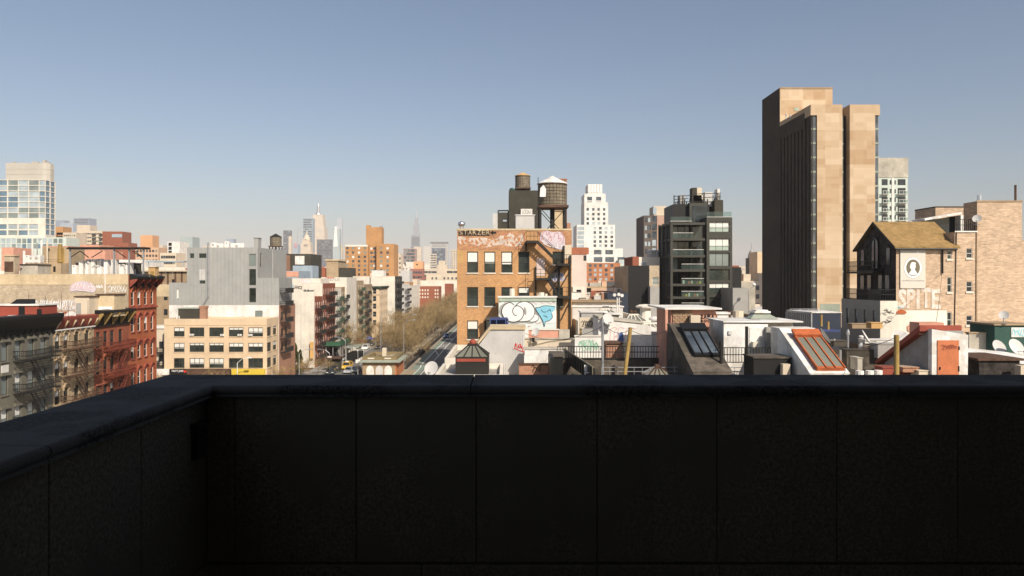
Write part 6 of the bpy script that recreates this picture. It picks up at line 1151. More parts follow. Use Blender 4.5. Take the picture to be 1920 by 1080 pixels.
for k, px in enumerate((1216,1222,1227,1232)): vent(ORD[k]+' round steel tank from the left on the white topped loft', X(px,142), 142, Z(482,140)-.3, Z(471,142)-Z(482,140)+.3, .3, 'cap', M['ltgrey'], group='steel tanks on the white topped loft')
dB = 260.; xa, xb = X(1207,dB), X(1252,dB); z0 = Z(404,dB); hs = [(X(1223,dB)-xa, z0-2.4-k*2.9, 1.5, 2.3) for k in range(16)]
T, fs = bld('apartment_tower', 'rose brown tower with grey window bays and pale rooftop box', 'tower', xa, xb, dB, 275, z0, mat('grey_rose_brick', (.13,.105,.09), .9, .1), M['tarroof'], {'S': hs+gridh([.4,1.6], [z0-2.4-k*2.9 for k in range(16)], .9, 1.7)}, .3, far=G['far'], mats=[G['far'],G['skyg']]); part('pale_front', MB().box(X(1232,dB), X(1252,dB), dB-.12, dB-.004, 0, z0-.1), mat('pinkish_brick', (.45,.30,.235), .9, .08), T); part('roof_box', MB().box(X(1227,dB), X(1250,dB), dB+1, dB+9, z0-.2, Z(386,dB)), M['paleb'], T); part('sign_panel', MB().box(X(1226,dB)-.1, X(1232,dB), dB+.85, dB+.98, Z(401,dB), Z(388,dB)), M['bluegrey'], T)
# church spire and hotel edge in the gap before the tan tower
dS = 420.; T = thing('church_tower', 'slim pale church tower with dark dome in the gap left of the tan tower', 'tower', (X(1409,dS), dS, 0)); part('shaft', MB().lathe((X(1409,dS),dS,0), [(2.1,0),(2.1,Z(485,dS))], 8), M['limes'], T); part('dome', MB().lathe((X(1409,dS),dS,Z(485,dS)), [(2.2,0),(2.0,2),(1.2,4.2),(.3,5.5),(.1,9.5)], 12), M['greyroof'], T)
bld('apartment_tower', 'slim cream building edge left of the tan tower', 'tower', X(1420,300), X(1429,300), 300, 310, Z(472,300), M['cream'], M['rust'], {}, .3); bld('building_block', 'black sided block beside the church tower', 'building', X(1412,320), X(1422,320), 320, 330, Z(483,320), M['black'], M['tarroof'], {}, .3)
bld('building_block', 'low pale building under the church tower', 'building', X(1385,200), X(1416,200), 200, 214, Z(529,200), M['conc'], M['silverroof'], {}, .3)
T = thing('street_lamp', 'curved street lamp with white globe in the gap left of the tan tower', 'street lamp', (X(1404,125), 125, 0)); part('pole', MB().tube((X(1404,125),125,0),(X(1404,125),125,Z(545,125)),.09).tube((X(1404,125),125,Z(545,125)),(X(1413,125),125,Z(536,125)),.07), M['greysp'], T); part('globe', MB().lathe((X(1414,125),125,Z(537,125)), [(.05,0),(.3,.2),(.3,.4),(.05,.6)], 10), M['whitesp'], T)
# ------------------------------------------------------------------ white stepped tower and its neighbours
dW = 450.; k_ = dW/F
def U(px): return X(px, dW)
T = thing('stepped_tower', 'white stepped residential tower right of the orange loft', 'tower', (U(1125), dW+12, 0))
def tier(pa, pb, py, y0, cols, rows, w, h, mt=None, gm=None, pyb=None):
    z1 = Z(py,dW); hs = [(U(c)-U(pa), Z(rw_,dW), w, h) for c in cols for rw_ in rows]
    mb = MB(); fs, (a,b,c,e,r) = shell(mb, U(pa), U(pb), y0, dW+26-(y0-dW)*.4, 0, z1, {'S': hs}, .3); part('tier', mb, mt or M['white'], T); part('terrace', MB().quad((a,c,r),(b,c,r),(b,e,r),(a,e,r)), M['silverroof'], T); simple_windows(T, Face(U(pa),y0,0), hs, gm or G['far'], .14, mats=[G['far'],G['far'],G['skyg']])
tier(1105,1133,342,dW+9,(),(),1,1); 
for k in range(5): part('crown_column', MB().box(U(1106+k*5.6), U(1109+k*5.6), dW+8.6, dW+8.99, Z(358,dW), Z(343,dW)), M['whitesp'], T)
tier(1097.6,1138,361,dW+6,(1103,1120),(374,383),3.2,2.4); tier(1097,1142,378,dW+4,(1101,1111.5,1121.5,1132),(394,403,412,420.5),1.6,1.7)
tier(1082,1154,421,dW+2,(1113.5,1124,1134.5,1145.5),(430,438,446.5,455,463),1.7,1.7); 
for k in range(5): part('bay_window', MB().box(U(1083.5), U(1096), dW+1.9, dW+1.99, Z(431+k*8.5,dW), Z(424.5+k*8.5,dW)), G['skyg'], T)
tier(1098,1168,466,dW,(1113.5,1135),(477,),4.8,2.8,None,G['skyg']); 
for c in (1113.5,1135,1158): part('strip_window', MB().box(U(c), U(c+16 if c < 1150 else c+14), dW-.1, dW-.01, Z(491,dW), Z(482,dW)), G['far'], T)
x0 = X(1080,430); zz = Z(493,430)
T, fs = bld('apartment_tower', 'orange brick apartment block in front of the white stepped tower', 'building', X(1075,430), X(1163,430), 430, 446, zz, M['goldb'] if 0 else mat('rust_orange_brick', (.40,.165,.075), .9, .08), M['silverroof'], {'S': [(X(c,430)-X(1075,430), Z(r_,430), 1.7, 1.7) for c in (1104,1113.5,1123.5,1134,1144.5) for r_ in (500.5,509,517.5,526)]}, .3, far=G['far'], mats=[G['far'],G['skyg']])
bld('apartment_tower', 'glassy pale block at the right of the orange brick apartment block', 'building', X(1161,440), X(1174,440), 440, 450, Z(487,440), M['skyg'] if 0 else M['panelg'], M['silverroof'], {'S': gridh([.3,2.2], [Z(495+k*9,440) for k in range(6)], 1.6, 2.0)}, .3, far=G['skyg'])
T, fs = bld('building_block', 'pale pink rendered block with rust cap right of the orange loft', 'building', X(1066,120), X(1100,120), 120, 130, Z(477,120), mat('pale_pink_render', (.62,.52,.46), .9, .06), M['silverroof'], {'S': [(X(1094,120)-X(1066,120), Z(489,120), .5, .9)]}, .3, far=G['dark']); part('rust_band', MB().box(X(1066,120)-.02, X(1104,120), 119.9, 119.99, Z(477,120), Z(464,120)), M['rosb'] if 0 else mat('rust_red_render', (.36,.13,.07), .9, .1), T)
rf = random.Random(21)
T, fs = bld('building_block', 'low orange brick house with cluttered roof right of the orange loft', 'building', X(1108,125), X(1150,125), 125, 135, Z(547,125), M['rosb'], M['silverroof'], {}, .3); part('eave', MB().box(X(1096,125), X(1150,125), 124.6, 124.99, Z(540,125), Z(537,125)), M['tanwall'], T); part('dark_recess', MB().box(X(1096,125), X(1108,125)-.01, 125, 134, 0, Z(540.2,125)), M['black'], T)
bld('building_block', 'white low block with dark hatch right of the orange loft', 'building', X(1074,118), X(1096,118), 118, 126, Z(538,118), M['white2'], M['silverroof'], {'S': [(.6, Z(550,118), .8, .6)]}, .3, far=G['dark']); bld('building_block', 'small bright white house behind the floodlight mast', 'building', X(1155,122), X(1171,122), 122, 128, Z(540,122), M['white'], M['silverroof'], {}, .3); bld('building_block', 'dark blue grey block below the small white house', 'building', X(1139,112), X(1178,112), 112.2, 116, Z(549,112), M['navy'], M['tarroof'], {}, .3)
for k, px in enumerate(sorted(rf.uniform(1078,1168) for k in range(16))):
    dd = rf.uniform(113,118) if px < 1096 else rf.uniform(121,124); T = thing('roof_box', ORD[k]+' small roof box from the left in the clutter right of the orange loft', 'roof box', (X(px,dd), dd, 15.8), 'small roof boxes right of the loft'); z1 = Z(rf.uniform(548,560),dd); w2 = rf.uniform(.25,.9)
    part('casing', MB().box(X(px,dd)-w2, X(px,dd)+w2, dd, dd+.9, 15.8, z1), M[rf.choice(('white2','conc','paleb','ltgrey','brick','white'))], T); part('lid', MB().box(X(px,dd)-w2-.05, X(px,dd)+w2+.05, dd-.05, dd+.95, z1, z1+.08), M[rf.choice(('white','greyroof','rust'))], T)
# ------------------------------------------------------------------ left background
dG = 425.; xa, xb = X(-40,dG), X(85,dG); z1 = Z(337,dG)
T = thing('glass_tower', 'pale glass grid tower with rounded plant storey at the far left', 'tower', (X(40,dG), dG+14, 0))
hs = [(X(c,dG)-xa, Z(y,dG), (18.6 if c < 72 else 10.8)/F*dG, 9.0/F*dG) for y in [347+10.3*k for k in range(7)] for c in (-24.5,-5.5,15,34.5,54,73.5)]+[(X(c,dG)-xa, Z(y,dG), 17.5/F*dG, 9/F*dG) for y in (429.5,441) for c in (-24,-5,15,34.5,54)]
mb = MB(); fs, _ = shell(mb, xa, xb, dG, dG+9.7, 0, z1, {'S': hs, 'E': [(u, Z(y,dG), 3.9, 9.0/F*dG) for y in [347+10.3*k for k in range(10)] for u in (.5,5.2)]}, .3, .3, .4); part('frame', mb, M['white2'], T)
simple_windows(T, Face(xa,dG,0), hs, G['blue'], .3, mats=[G['skyg'],G['skyg'],G['blue'],G['pale'],G['skyg']]); simple_windows(T, Face(xb,dG,90), [(u, Z(y,dG), 3.9, 9.0/F*dG) for y in [347+10.3*k for k in range(10)] for u in (.5,5.2)], G['blue'], .3)
part('roof', MB().quad((xa,dG,z1-.3),(xb,dG,z1-.3),(xb,dG+9.7,z1-.3),(xa,dG+9.7,z1-.3)), M['silverroof'], T)
pts = [(X(4,dG),dG+3),(X(74,dG),dG+3),(X(80,dG),dG+3.6),(X(83.5,dG),dG+5.5),(X(83.5,dG),dG+9),(X(4,dG),dG+9)]
part('plant_storey', MB().prism([(a,b,z1-.3) for a, b in pts], (0,0,Z(304,dG)-z1+.3)), mat('grey_beige_panels', (.47,.44,.385), .8, .05, .1, 1), T)
for y in (316,326): part('groove', MB().prism([(a+(.05 if a > X(50,dG) else -.05),b-.06,Z(y,dG)) for a, b in pts], (0,0,.25)), M['conc'], T)
for k, (px, h) in enumerate(((14,1.0),(52,1.2),(58,1.0),(72,2.0),(78,1.0))): part('roof_unit', MB().box(X(px,dG)-.8, X(px,dG)+.8, dG+5, dG+7, Z(304,dG), Z(304,dG)+h), M['conc'], T)
bld('podium', 'pale glass podium below the far left glass tower', 'building', X(-40,412), X(124,412), 412, 424.8, Z(445,412), M['panelg'], M['silverroof'], {'S': gridh([1.0+k*3.0 for k in range(16)], [Z(466,412), Z(456,412)], 2.4, 2.6)}, .3, far=G['skyg'], mats=[G['skyg'],G['pale'],G['blue']])
BG = [  # label, category, px0, px1, py_top, distance, material, window (cols, rows, w, h, row step) or None
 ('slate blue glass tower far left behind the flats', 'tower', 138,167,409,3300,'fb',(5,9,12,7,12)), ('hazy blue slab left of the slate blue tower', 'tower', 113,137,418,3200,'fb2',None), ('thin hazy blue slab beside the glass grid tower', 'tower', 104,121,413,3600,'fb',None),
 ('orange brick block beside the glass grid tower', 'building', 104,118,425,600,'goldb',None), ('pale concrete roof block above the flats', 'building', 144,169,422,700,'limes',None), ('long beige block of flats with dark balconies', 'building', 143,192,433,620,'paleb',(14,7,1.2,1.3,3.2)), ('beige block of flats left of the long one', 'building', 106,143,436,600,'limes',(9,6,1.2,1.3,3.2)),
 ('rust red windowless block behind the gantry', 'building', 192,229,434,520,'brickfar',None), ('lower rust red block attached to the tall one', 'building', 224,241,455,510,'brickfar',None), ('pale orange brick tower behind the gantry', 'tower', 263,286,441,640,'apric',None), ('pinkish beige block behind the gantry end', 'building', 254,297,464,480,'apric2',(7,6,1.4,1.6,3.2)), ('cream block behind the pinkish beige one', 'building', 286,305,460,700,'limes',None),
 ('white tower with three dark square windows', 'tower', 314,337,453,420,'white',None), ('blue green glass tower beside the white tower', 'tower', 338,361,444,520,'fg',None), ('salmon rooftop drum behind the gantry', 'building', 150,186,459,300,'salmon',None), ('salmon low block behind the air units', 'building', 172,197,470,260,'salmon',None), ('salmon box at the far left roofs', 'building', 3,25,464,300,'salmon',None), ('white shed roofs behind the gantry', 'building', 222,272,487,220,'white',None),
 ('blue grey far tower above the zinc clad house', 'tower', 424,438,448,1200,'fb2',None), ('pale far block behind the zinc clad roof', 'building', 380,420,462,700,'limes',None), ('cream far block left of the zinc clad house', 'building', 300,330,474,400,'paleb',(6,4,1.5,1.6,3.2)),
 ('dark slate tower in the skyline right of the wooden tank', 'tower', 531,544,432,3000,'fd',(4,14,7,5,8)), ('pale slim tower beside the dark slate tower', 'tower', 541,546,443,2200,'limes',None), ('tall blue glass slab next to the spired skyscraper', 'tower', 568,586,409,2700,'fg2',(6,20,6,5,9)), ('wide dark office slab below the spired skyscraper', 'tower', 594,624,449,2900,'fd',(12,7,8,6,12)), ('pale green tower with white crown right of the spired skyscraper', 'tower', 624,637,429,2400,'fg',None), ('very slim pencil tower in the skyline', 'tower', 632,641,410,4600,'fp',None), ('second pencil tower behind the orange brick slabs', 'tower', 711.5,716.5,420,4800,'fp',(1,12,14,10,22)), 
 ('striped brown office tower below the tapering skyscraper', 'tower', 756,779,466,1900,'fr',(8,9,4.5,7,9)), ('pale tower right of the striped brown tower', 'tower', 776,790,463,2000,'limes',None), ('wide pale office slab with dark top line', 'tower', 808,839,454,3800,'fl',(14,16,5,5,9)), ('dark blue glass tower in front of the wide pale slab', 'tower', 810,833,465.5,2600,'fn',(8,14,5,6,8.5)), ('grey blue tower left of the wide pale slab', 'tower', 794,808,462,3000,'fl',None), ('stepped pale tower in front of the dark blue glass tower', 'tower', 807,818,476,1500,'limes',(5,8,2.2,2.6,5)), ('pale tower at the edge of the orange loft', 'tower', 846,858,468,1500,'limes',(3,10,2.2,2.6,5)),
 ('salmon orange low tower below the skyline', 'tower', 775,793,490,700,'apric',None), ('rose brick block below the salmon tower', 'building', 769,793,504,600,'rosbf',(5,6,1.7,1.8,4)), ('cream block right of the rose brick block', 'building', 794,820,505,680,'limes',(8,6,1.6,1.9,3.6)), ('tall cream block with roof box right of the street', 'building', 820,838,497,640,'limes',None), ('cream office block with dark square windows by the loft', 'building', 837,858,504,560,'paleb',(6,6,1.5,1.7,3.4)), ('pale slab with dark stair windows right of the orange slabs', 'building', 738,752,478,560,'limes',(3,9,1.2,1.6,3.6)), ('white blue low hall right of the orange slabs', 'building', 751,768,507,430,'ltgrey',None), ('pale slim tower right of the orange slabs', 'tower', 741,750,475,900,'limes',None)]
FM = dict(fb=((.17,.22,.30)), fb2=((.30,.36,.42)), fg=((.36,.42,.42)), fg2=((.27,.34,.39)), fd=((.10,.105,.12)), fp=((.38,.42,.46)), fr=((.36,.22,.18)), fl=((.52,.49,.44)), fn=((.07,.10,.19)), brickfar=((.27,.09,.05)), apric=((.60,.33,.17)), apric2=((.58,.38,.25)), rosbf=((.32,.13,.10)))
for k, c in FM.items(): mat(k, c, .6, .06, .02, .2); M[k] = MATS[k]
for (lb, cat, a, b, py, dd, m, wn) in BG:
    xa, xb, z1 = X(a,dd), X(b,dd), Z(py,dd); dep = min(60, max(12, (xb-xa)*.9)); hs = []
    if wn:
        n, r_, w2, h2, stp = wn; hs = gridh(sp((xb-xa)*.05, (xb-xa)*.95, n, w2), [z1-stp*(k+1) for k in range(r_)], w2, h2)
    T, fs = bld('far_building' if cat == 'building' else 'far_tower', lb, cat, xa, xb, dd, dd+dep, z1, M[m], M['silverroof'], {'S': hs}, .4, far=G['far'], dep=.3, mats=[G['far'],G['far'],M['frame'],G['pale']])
    if 'three dark square' in lb:
        for y in (458,465.5,473): part('window', MB().box(X(316,dd), X(322,dd), dd-.1, dd-.01, Z(y+3,dd), Z(y-3,dd)), M['black'], T)
    if 'dark balconies' in lb:
        for c in (174,187):
            for k in range(7): part('balcony', MB().box(X(c,dd), X(c+6,dd), dd-1.4, dd-.01, z1-4-k*3.6, z1-2.4-k*3.6), M['darkg'], T)
    if 'rust red windowless' in lb: part('grey_window_band', MB().box(X(210,dd), X(229,dd), dd-.2, dd-.01, Z(445,dd), Z(439,dd)), M['bluegrey'], T)
    if 'dark top line' in lb: part('cap', MB().box(xa-3, xb+3, dd-3, dd+30, z1-6, z1+1), M['fd'], T)
    if 'white crown' in lb: part('crown', MB().prism([(xa+2,dd-.5,z1-60),(xb-6,dd-.5,z1-60),((xa+xb)/2+1,dd-.5,z1+8),((xa+xb)/2-5,dd-.5,z1+8)], (0,12,0)), M['whitesp'], T)
    if 'salmon orange low' in lb: part('round_window', MB().tube((X(782,dd),dd-.3,Z(496,dd)),(X(782,dd),dd-.01,Z(496,dd)),.8,n=10), M['black'], T)
    if 'roof box right' in lb: part('roof_box', MB().box(X(822,dd), X(834,dd), dd+2, dd+12, z1-.4, z1+4), M['paleb'], T)
# orange brick housing slabs
dO = 455.; T = thing('housing_slabs', 'twin orange brick housing slabs with a taller core', 'building', (X(692,dO), dO+10, 0))
def oslab(pa, pb, py, y0, cols, rows, nm):
    
    z1 = Z(py,dO); hs = [(X(c,dO)-X(pa,dO), Z(r_,dO), 1.5, 1.5) for c in cols for r_ in rows]; mb = MB(); fs, (a,b,c,e,r) = shell(mb, X(pa,dO), X(pb,dO), y0, dO+20-(y0-dO)*.3, 0, z1, {'S': hs}, .4); part(nm, mb, M['goldb'], T); part('roof', MB().quad((a,c,r),(b,c,r),(b,e,r),(a,e,r)), M['silverroof'], T); simple_windows(T, Face(X(pa,dO),y0,0), hs, G['far'], .14, mats=[G['far'],M['blind'],G['pale'],G['far']])
rows = [467.5+8.2*k for k in range(8)]
oslab(647,690,459,dO,(649,660,671,682),rows,'slab'); oslab(690.3,705,459.5,dO+4,(692,697.5),rows,'recess'); oslab(705.3,738,457,dO+1,(712,724),rows,'slab'); oslab(681,711,424,dO+9,(),(),'core')
part('belt', MB().box(X(647,dO), X(690,dO), dO-.12, dO-.01, Z(462.5,dO), Z(459,dO)), M['white2'], T); part('core_top', MB().box(X(681,dO), X(688,dO), dO+9, dO+14, Z(424,dO), Z(420,dO)), M['goldb'], T)
T, fs = bld('apartment_building', 'red brick walk-up with pale windows standing above the street trees', 'building', X(784,395), X(823,395), 395, 410, Z(537,395), M['brickfar'], M['silverroof'], {'S': [(X(c,395)-X(784,395), Z(r_,395), .8, 1.1) for c in (786,791,796,801,815,819.5) for r_ in (546,552.5,559)]}, .4, far=M['white2']); bld('apartment_building', 'second red brick house right above the street trees', 'building', X(834,420), X(848,420), 420, 432, Z(532,420), M['brickfar'], M['white2'], {}, .4); bld('apartment_building', 'long low white building behind the street trees', 'building', X(770,470), X(860,470), 470, 484, Z(526,470), M['white2'], M['silverroof'], {}, .8)
# ------------------------------------------------------------------ landmark shapes of the skyline
dE = 3350.; xc = X(595,dE); k = dE/F
T = thing('spired_skyscraper', 'tall limestone skyscraper with setbacks and a long spire', 'skyscraper', (xc, dE+20, 0))
for (hw, y0, top, nm) in ((20,0,466,'lower_setback'),(13.3,3,437,'setback'),(12.6,6,424,'shaft'),(10.5,8,410,'shaft'),(9,10,402,'shaft')): part(nm, MB().box(xc-hw*k, xc+hw*k, dE+y0*k*.3, dE+26*k-y0*k*.3, 0, Z(top,dE)), M['limes'], T)
for i in range(7): part('window_strip', MB().box(xc+(-9+i*2.9)*k, xc+(-9+i*2.9+1)*k, dE+5*k*.3-.2, dE+5.9*k*.3, 0, Z(428,dE)), M['fl'], T)
zz = Z(402,dE); q = MB(); q.lathe((xc,dE+20,zz), [(6*k,0),(5*k,3*k),(3.2*k,5*k),(2.4*k,16*k),(1.4*k,19*k),(.7*k,22*k),(.5*k,30*k),(.12*k,37*k)], 12); part('spire', q, M['galv'], T)
dV = 4000.; xc = X(779,dV); k = dV/F; T = thing('tapering_skyscraper', 'tapering pale glass skyscraper with pointed spire', 'skyscraper', (xc, dV+20, 0))
for i, (a, b, top) in enumerate(((-10,9,460),(-8.5,8,437),(-6,6.5,420),(-3,5,408))): part('tier', MB().prism([(xc+a*k,dV+i*5,0),(xc+b*k,dV+i*5,0),(xc+(b-.8)*k,dV+i*5,Z(top,dV)),(xc+(a+1)*k,dV+i*5,Z(top,dV)-2*k)], (0,12*k-i*10,0)), mat('grey_glass_far', (.27,.29,.32), .6, .06, .02, .2), T)
for i in range(7): part('floor_band', MB().box(xc-8.6*k, xc+8*k, dV-3, dV-.5, Z(444+i*3.2,dV), Z(443.4+i*3.2,dV)), M['fd'], T)
part('spire', MB().lathe((xc+1.5*k,dV+12,Z(408,dV)), [(1.3*k,0),(.8*k,8*k),(.1*k,16*k)], 8), M['galv'], T)
dC = 1800.; xc = X(573,dC); k = dC/F; T = thing('clock_tower', 'white stepped clock tower with pyramid top in front of the skyline', 'tower', (xc, dC+10, 0))
part('base', MB().box(xc-11*k, xc+11*k, dC, dC+22*k, 0, Z(473,dC)), M['limes'], T); part('shaft', MB().box(xc-9*k, xc+9*k, dC+1*k, dC+19*k, Z(473,dC), Z(456,dC)), M['limes'], T); part('belfry', MB().box(xc-7*k, xc+6*k, dC+3*k, dC+16*k, Z(456,dC), Z(449,dC)), M['limes'], T)
part('pyramid', MB().lathe((xc-.5*k,dC+9*k,Z(449,dC)), [(7.5*k,0),(3*k,9*k),(1.6*k,10*k),(1.4*k,13*k),(.2*k,18*k)], 8), M['limes'], T)
for i in range(3): part('opening', MB().box(xc+(-3.5+i*2.5)*k, xc+(-2.2+i*2.5)*k, dC+1*k-.3, dC+1*k-.02, Z(462,dC), Z(458.5,dC)), M['fd'], T)
dN = 2500.; xc = X(634,dN); k = dN/F; T = thing('gilded_tower', 'pale tower with golden pyramid roof in the skyline', 'tower', (xc, dN+8, 0)); part('shaft', MB().box(xc-7*k, xc+7*k, dN, dN+14*k, 0, Z(470,dN)), M['limes'], T); part('pyramid', MB().lathe((xc,dN+7*k,Z(470,dN)), [(8*k,0),(3*k,18*k),(.4*k,25*k)], 8), M['gold'], T)
dA = 3900.; T = thing('antenna_tower', 'hazy tower with a thin antenna left of the clock tower', 'tower', (X(553,dA), dA, 0)); part('block', MB().box(X(549,dA), X(559,dA), dA, dA+40, 0, Z(458,dA)), M['fb2'], T); part('antenna', MB().tube((X(557,dA),dA+10,Z(458,dA)),(X(557,dA),dA+10,Z(424,dA)),1.6,.6), M['galv'], T); part('pink_crown', MB().box(X(552,dA), X(557,dA), dA-3, dA-.5, Z(464,dA), Z(456,dA)), mat('pink_far', (.50,.22,.25), .8, .05), T)
for k_, px in enumerate((1379,1385)): vent(('left','right')[k_]+' thin far antenna above the dark blocks left of the tan tower', X(px,900), 900, 0, Z(486,900), .35, m=M['ltgrey'], group='far thin antennas')
# ------------------------------------------------------------------ the low city between and behind (one far mass)
rc = random.Random(77); q = {m: MB() for m in ('paleb','limes','white2','brickfar','goldb','conc','ltgrey','apric2')}
def clear(x, y, w2):
    if -52 < x+w2 and x-w2 < 30 and y < 460: return False
    return True
for i in range(2600):
    y = 185*math.exp(rc.random()*3.0); u = rc.uniform(-.78,.80); x = u*y; w2 = rc.uniform(6,16)*(1+y/3000); dp = rc.uniform(8,18)
    if not clear(x, y, w2): continue
    if x < -48 and y < 330 and x > -80: continue
    if 20 < x < 140 and y < 260: continue
    zt_ = rc.uniform(12,22) if y < 420 else rc.uniform(14,24)+min(26,(y-400)*.02)*rc.random()
    if rc.random() < .04: zt_ += rc.uniform(3,9)
    if y > 1600: zt_ += rc.uniform(0,18)
    m = q[rc.choice(('paleb','limes','white2','white2','brickfar','goldb','conc','ltgrey','apric2','limes'))]; m.box(x-w2, x+w2, y, y+dp, 0, zt_)
    for k in range(rc.randint(0,2)): a = x+rc.uniform(-w2*.7,w2*.5); m.box(a, a+rc.uniform(1.5,4), y+2, y+5, zt_, zt_+rc.uniform(1,3))
    if y < 900:
        for c in range(int(w2*2/3)):
            for r_ in range(3):
                if rc.random() < .8: q.setdefault('win', MB()).box(x-w2+1+c*3, x-w2+2.3+c*3, y-.12, y-.01, zt_-3.4-r_*3.3, zt_-1.7-r_*3.3)
for m, b in q.items():
    o = structure('distant_city', b, M['fd'] if m == 'win' else M[m], 'stuff'); 
# ------------------------------------------------------------------ brick pavilion in the mall
x0, x1, y0, y1 = -32.7, -25.0, 162., 173.5; zt = 4.55
T = thing('pavilion', 'small brick mall pavilion with copper eave and open roof court', 'pavilion', ((x0+x1)/2, 168, .13))
part('wall', MB().box(x0, x1, y0, y1, .13, 3.5), mat('pavilion_brick', (.42,.16,.07), .9, .15, .6, 4), T)
part('painted_front', MB().box(x0+.05, x1-.3, y0-.05, y0-.003, .2, 3.3), M['brownb'], T)
for k, (u, m) in enumerate(((.9,'white'),(3.0,'ltgrey'),(5.0,'white'))): part('arched_panel', MB().prism([(x0+u+a, y0-.09, b) for a, b in ((0,.2),(1.7,.2),(1.7,1.9),(1.45,2.5),(.85,2.8),(.25,2.5),(0,1.9))], (0,.035,0)), M[m], T)
part('eave', MB().prism([(x0-.9,y0-.9,3.5),(x1+.9,y0-.9,3.5),(x1+.9,y1+.9,3.5),(x0-.9,y1+.9,3.5)], (0,0,.14)), M['grngl'], T)
q = MB(); A = [(x0-.88,y0-.88),(x1+.88,y0-.88),(x1+.88,y1+.88),(x0-.88,y1+.88)]; Bq = [(x0-.05,y0-.05),(x1+.05,y0-.05),(x1+.05,y1+.05),(x0-.05,y1+.05)]
for i in range(4): j = (i+1) % 4; q.quad((*A[i],3.645),(*A[j],3.645),(*Bq[j],4.0),(*Bq[i],4.0))
part('copper_slope', q, M['grngl'], T)
q = MB(); shell(q, x0-.04, x1+.04, y0-.04, y1+.04, 3.98, zt+.2, {}, 1.3, 1.1); part('frieze', q, mat('bronze_frieze', (.24,.18,.09), .7, .12), T)
part('court_floor', MB().quad((x0+1,y0+1,3.45),(x1-1,y0+1,3.45),(x1-1,y1-1,3.45),(x0+1,y1-1,3.45)), M['teal'], T)
for a, b in (((x0+1.1,y0+1.2),(x0+3.8,y0+5.5)),((x0+1.1,y1-1.2),(x0+3.8,y0+5.5)),((x1-1.1,y0+1.2),(x1-3.8,y0+5.5)),((x1-1.1,y1-1.2),(x1-3.8,y0+5.5))): part('court_beam', MB().bar((*a,4.2),(*b,4.2),.18), M['conc'], T)
part('chimney', MB().box(-28.9, -28.0, 166, 167.1, 3.46, 6.3), M['paleb'], T)
for u in (1.2, 5.0): part('frieze_panel', MB().box(x0+u, x0+u+1.5, y0-.07, y0-.043, 4.25, 4.5), M['white2'], T)
# ------------------------------------------------------------------ trees
def grow(seed, H, spread, lv=(5,5,5,5), tw=2, trunk_h=.28, rt=.17):
    rn = random.Random(seed); B = MB(); C = MB()
    def perp(d):
        a = d.orthogonal().normalized(); b = d.cross(a); t = rn.uniform(0, 2*math.pi); return a*math.cos(t)+b*math.sin(t)
    def branch(p, d, L, r, level):
        mb = B if level < 2 else C; n = 3 if level < 2 else 2; pts = [p]; q = p.copy(); dd = d.copy()
        for i in range(n):
            dd = (dd+perp(dd)*rn.uniform(.05,.22)+Vector((0,0,.06 if level else .0))).normalized(); q = q+dd*(L/n); pts.append(q.copy())
        for i in range(n): mb.tube(pts[i], pts[i+1], r*(1-.45*i/n), r*(1-.45*(i+1)/n), 5 if level < 1 else (4 if level < 2 else 3), False)
        if level < len(lv):
            for k in range(lv[level]):
                t = rn.uniform(.35,1.) if level else rn.uniform(.72,1.); i = min(n-1, int(t*n)); s = pts[i].lerp(pts[i+1], t*n-i)
                nd = (dd*rn.uniform(.5,.9)+perp(dd)*rn.uniform(.55,1.0)*spread+Vector((0,0,.18))).normalized(); branch(s, nd, L*rn.uniform(.52,.78) if level else H*rn.uniform(.26,.38), max(.019, r*.5), level+1)
        else:
            for k in range(tw):
                s = pts[1].lerp(pts[-1], rn.random()); nd = (dd+perp(dd)*.9).normalized(); C.tube(s, s+nd*L*rn.uniform(.5,1.), .019, .010, 3, False)
    branch(Vector((0,0,0)), Vector((rn.uniform(-.05,.05),rn.uniform(-.05,.05),1)).normalized(), H*trunk_h, rt, 0)
    return B.mesh('trunk', M['bark'], smooth=True), C.mesh('crown', M['twig'])
VAR = [grow(s, h, sp_) for s, h, sp_ in ((1,13,1.0),(2,12,1.1),(3,14,.95),(4,12.5,1.15))]
BUSH = [grow(s, 7, 1.1, (5,5,4), 4, .2, .08) for s in (11,12)]
rt = random.Random(9)
def tree(x, y, sc, v, label, group, z=.13, name='bare_tree'):
    T = thing(name, label, 'tree', (x, y, z), group); T.rotation_euler = (0,0,rt.uniform(0,6.28)); T.scale = (sc*rt.uniform(.93,1.07), sc*rt.uniform(.93,1.07), sc*rt.uniform(.95,1.05))
    link('trunk', v[0], T); link('crown', v[1], T); return T
y = 181.
while y < 560:
    for xx in (-31.4,-26.4):
        if not (y < 190 and xx < -30): tree(xx+rt.uniform(-.5,.5), y+rt.uniform(-1.5,1.5), rt.uniform(.88,1.12)*(1+max(0,(y-260))*.0012), rt.choice(VAR), 'bare brown street tree in the dense double row along the mall', 'bare trees along the mall')
    y += 11.0
for k, (x, yy, sc, lb) in enumerate(((-45.0,201,.95,'pale bare street tree in front of the blank white tenement wall'),(-44.5,246,.85,'bare street tree on the west pavement near the yellow corner tenement'),(-44.5,275,.9,'bare street tree on the west pavement below the green cornice'),(-44.6,300,.9,'bare street tree on the west pavement by the long white wall'),(-8,330,1.,'bare street tree on the east pavement beyond the shade'))): tree(x, yy, sc, VAR[k % 4], lb, 'bare trees on the pavements')
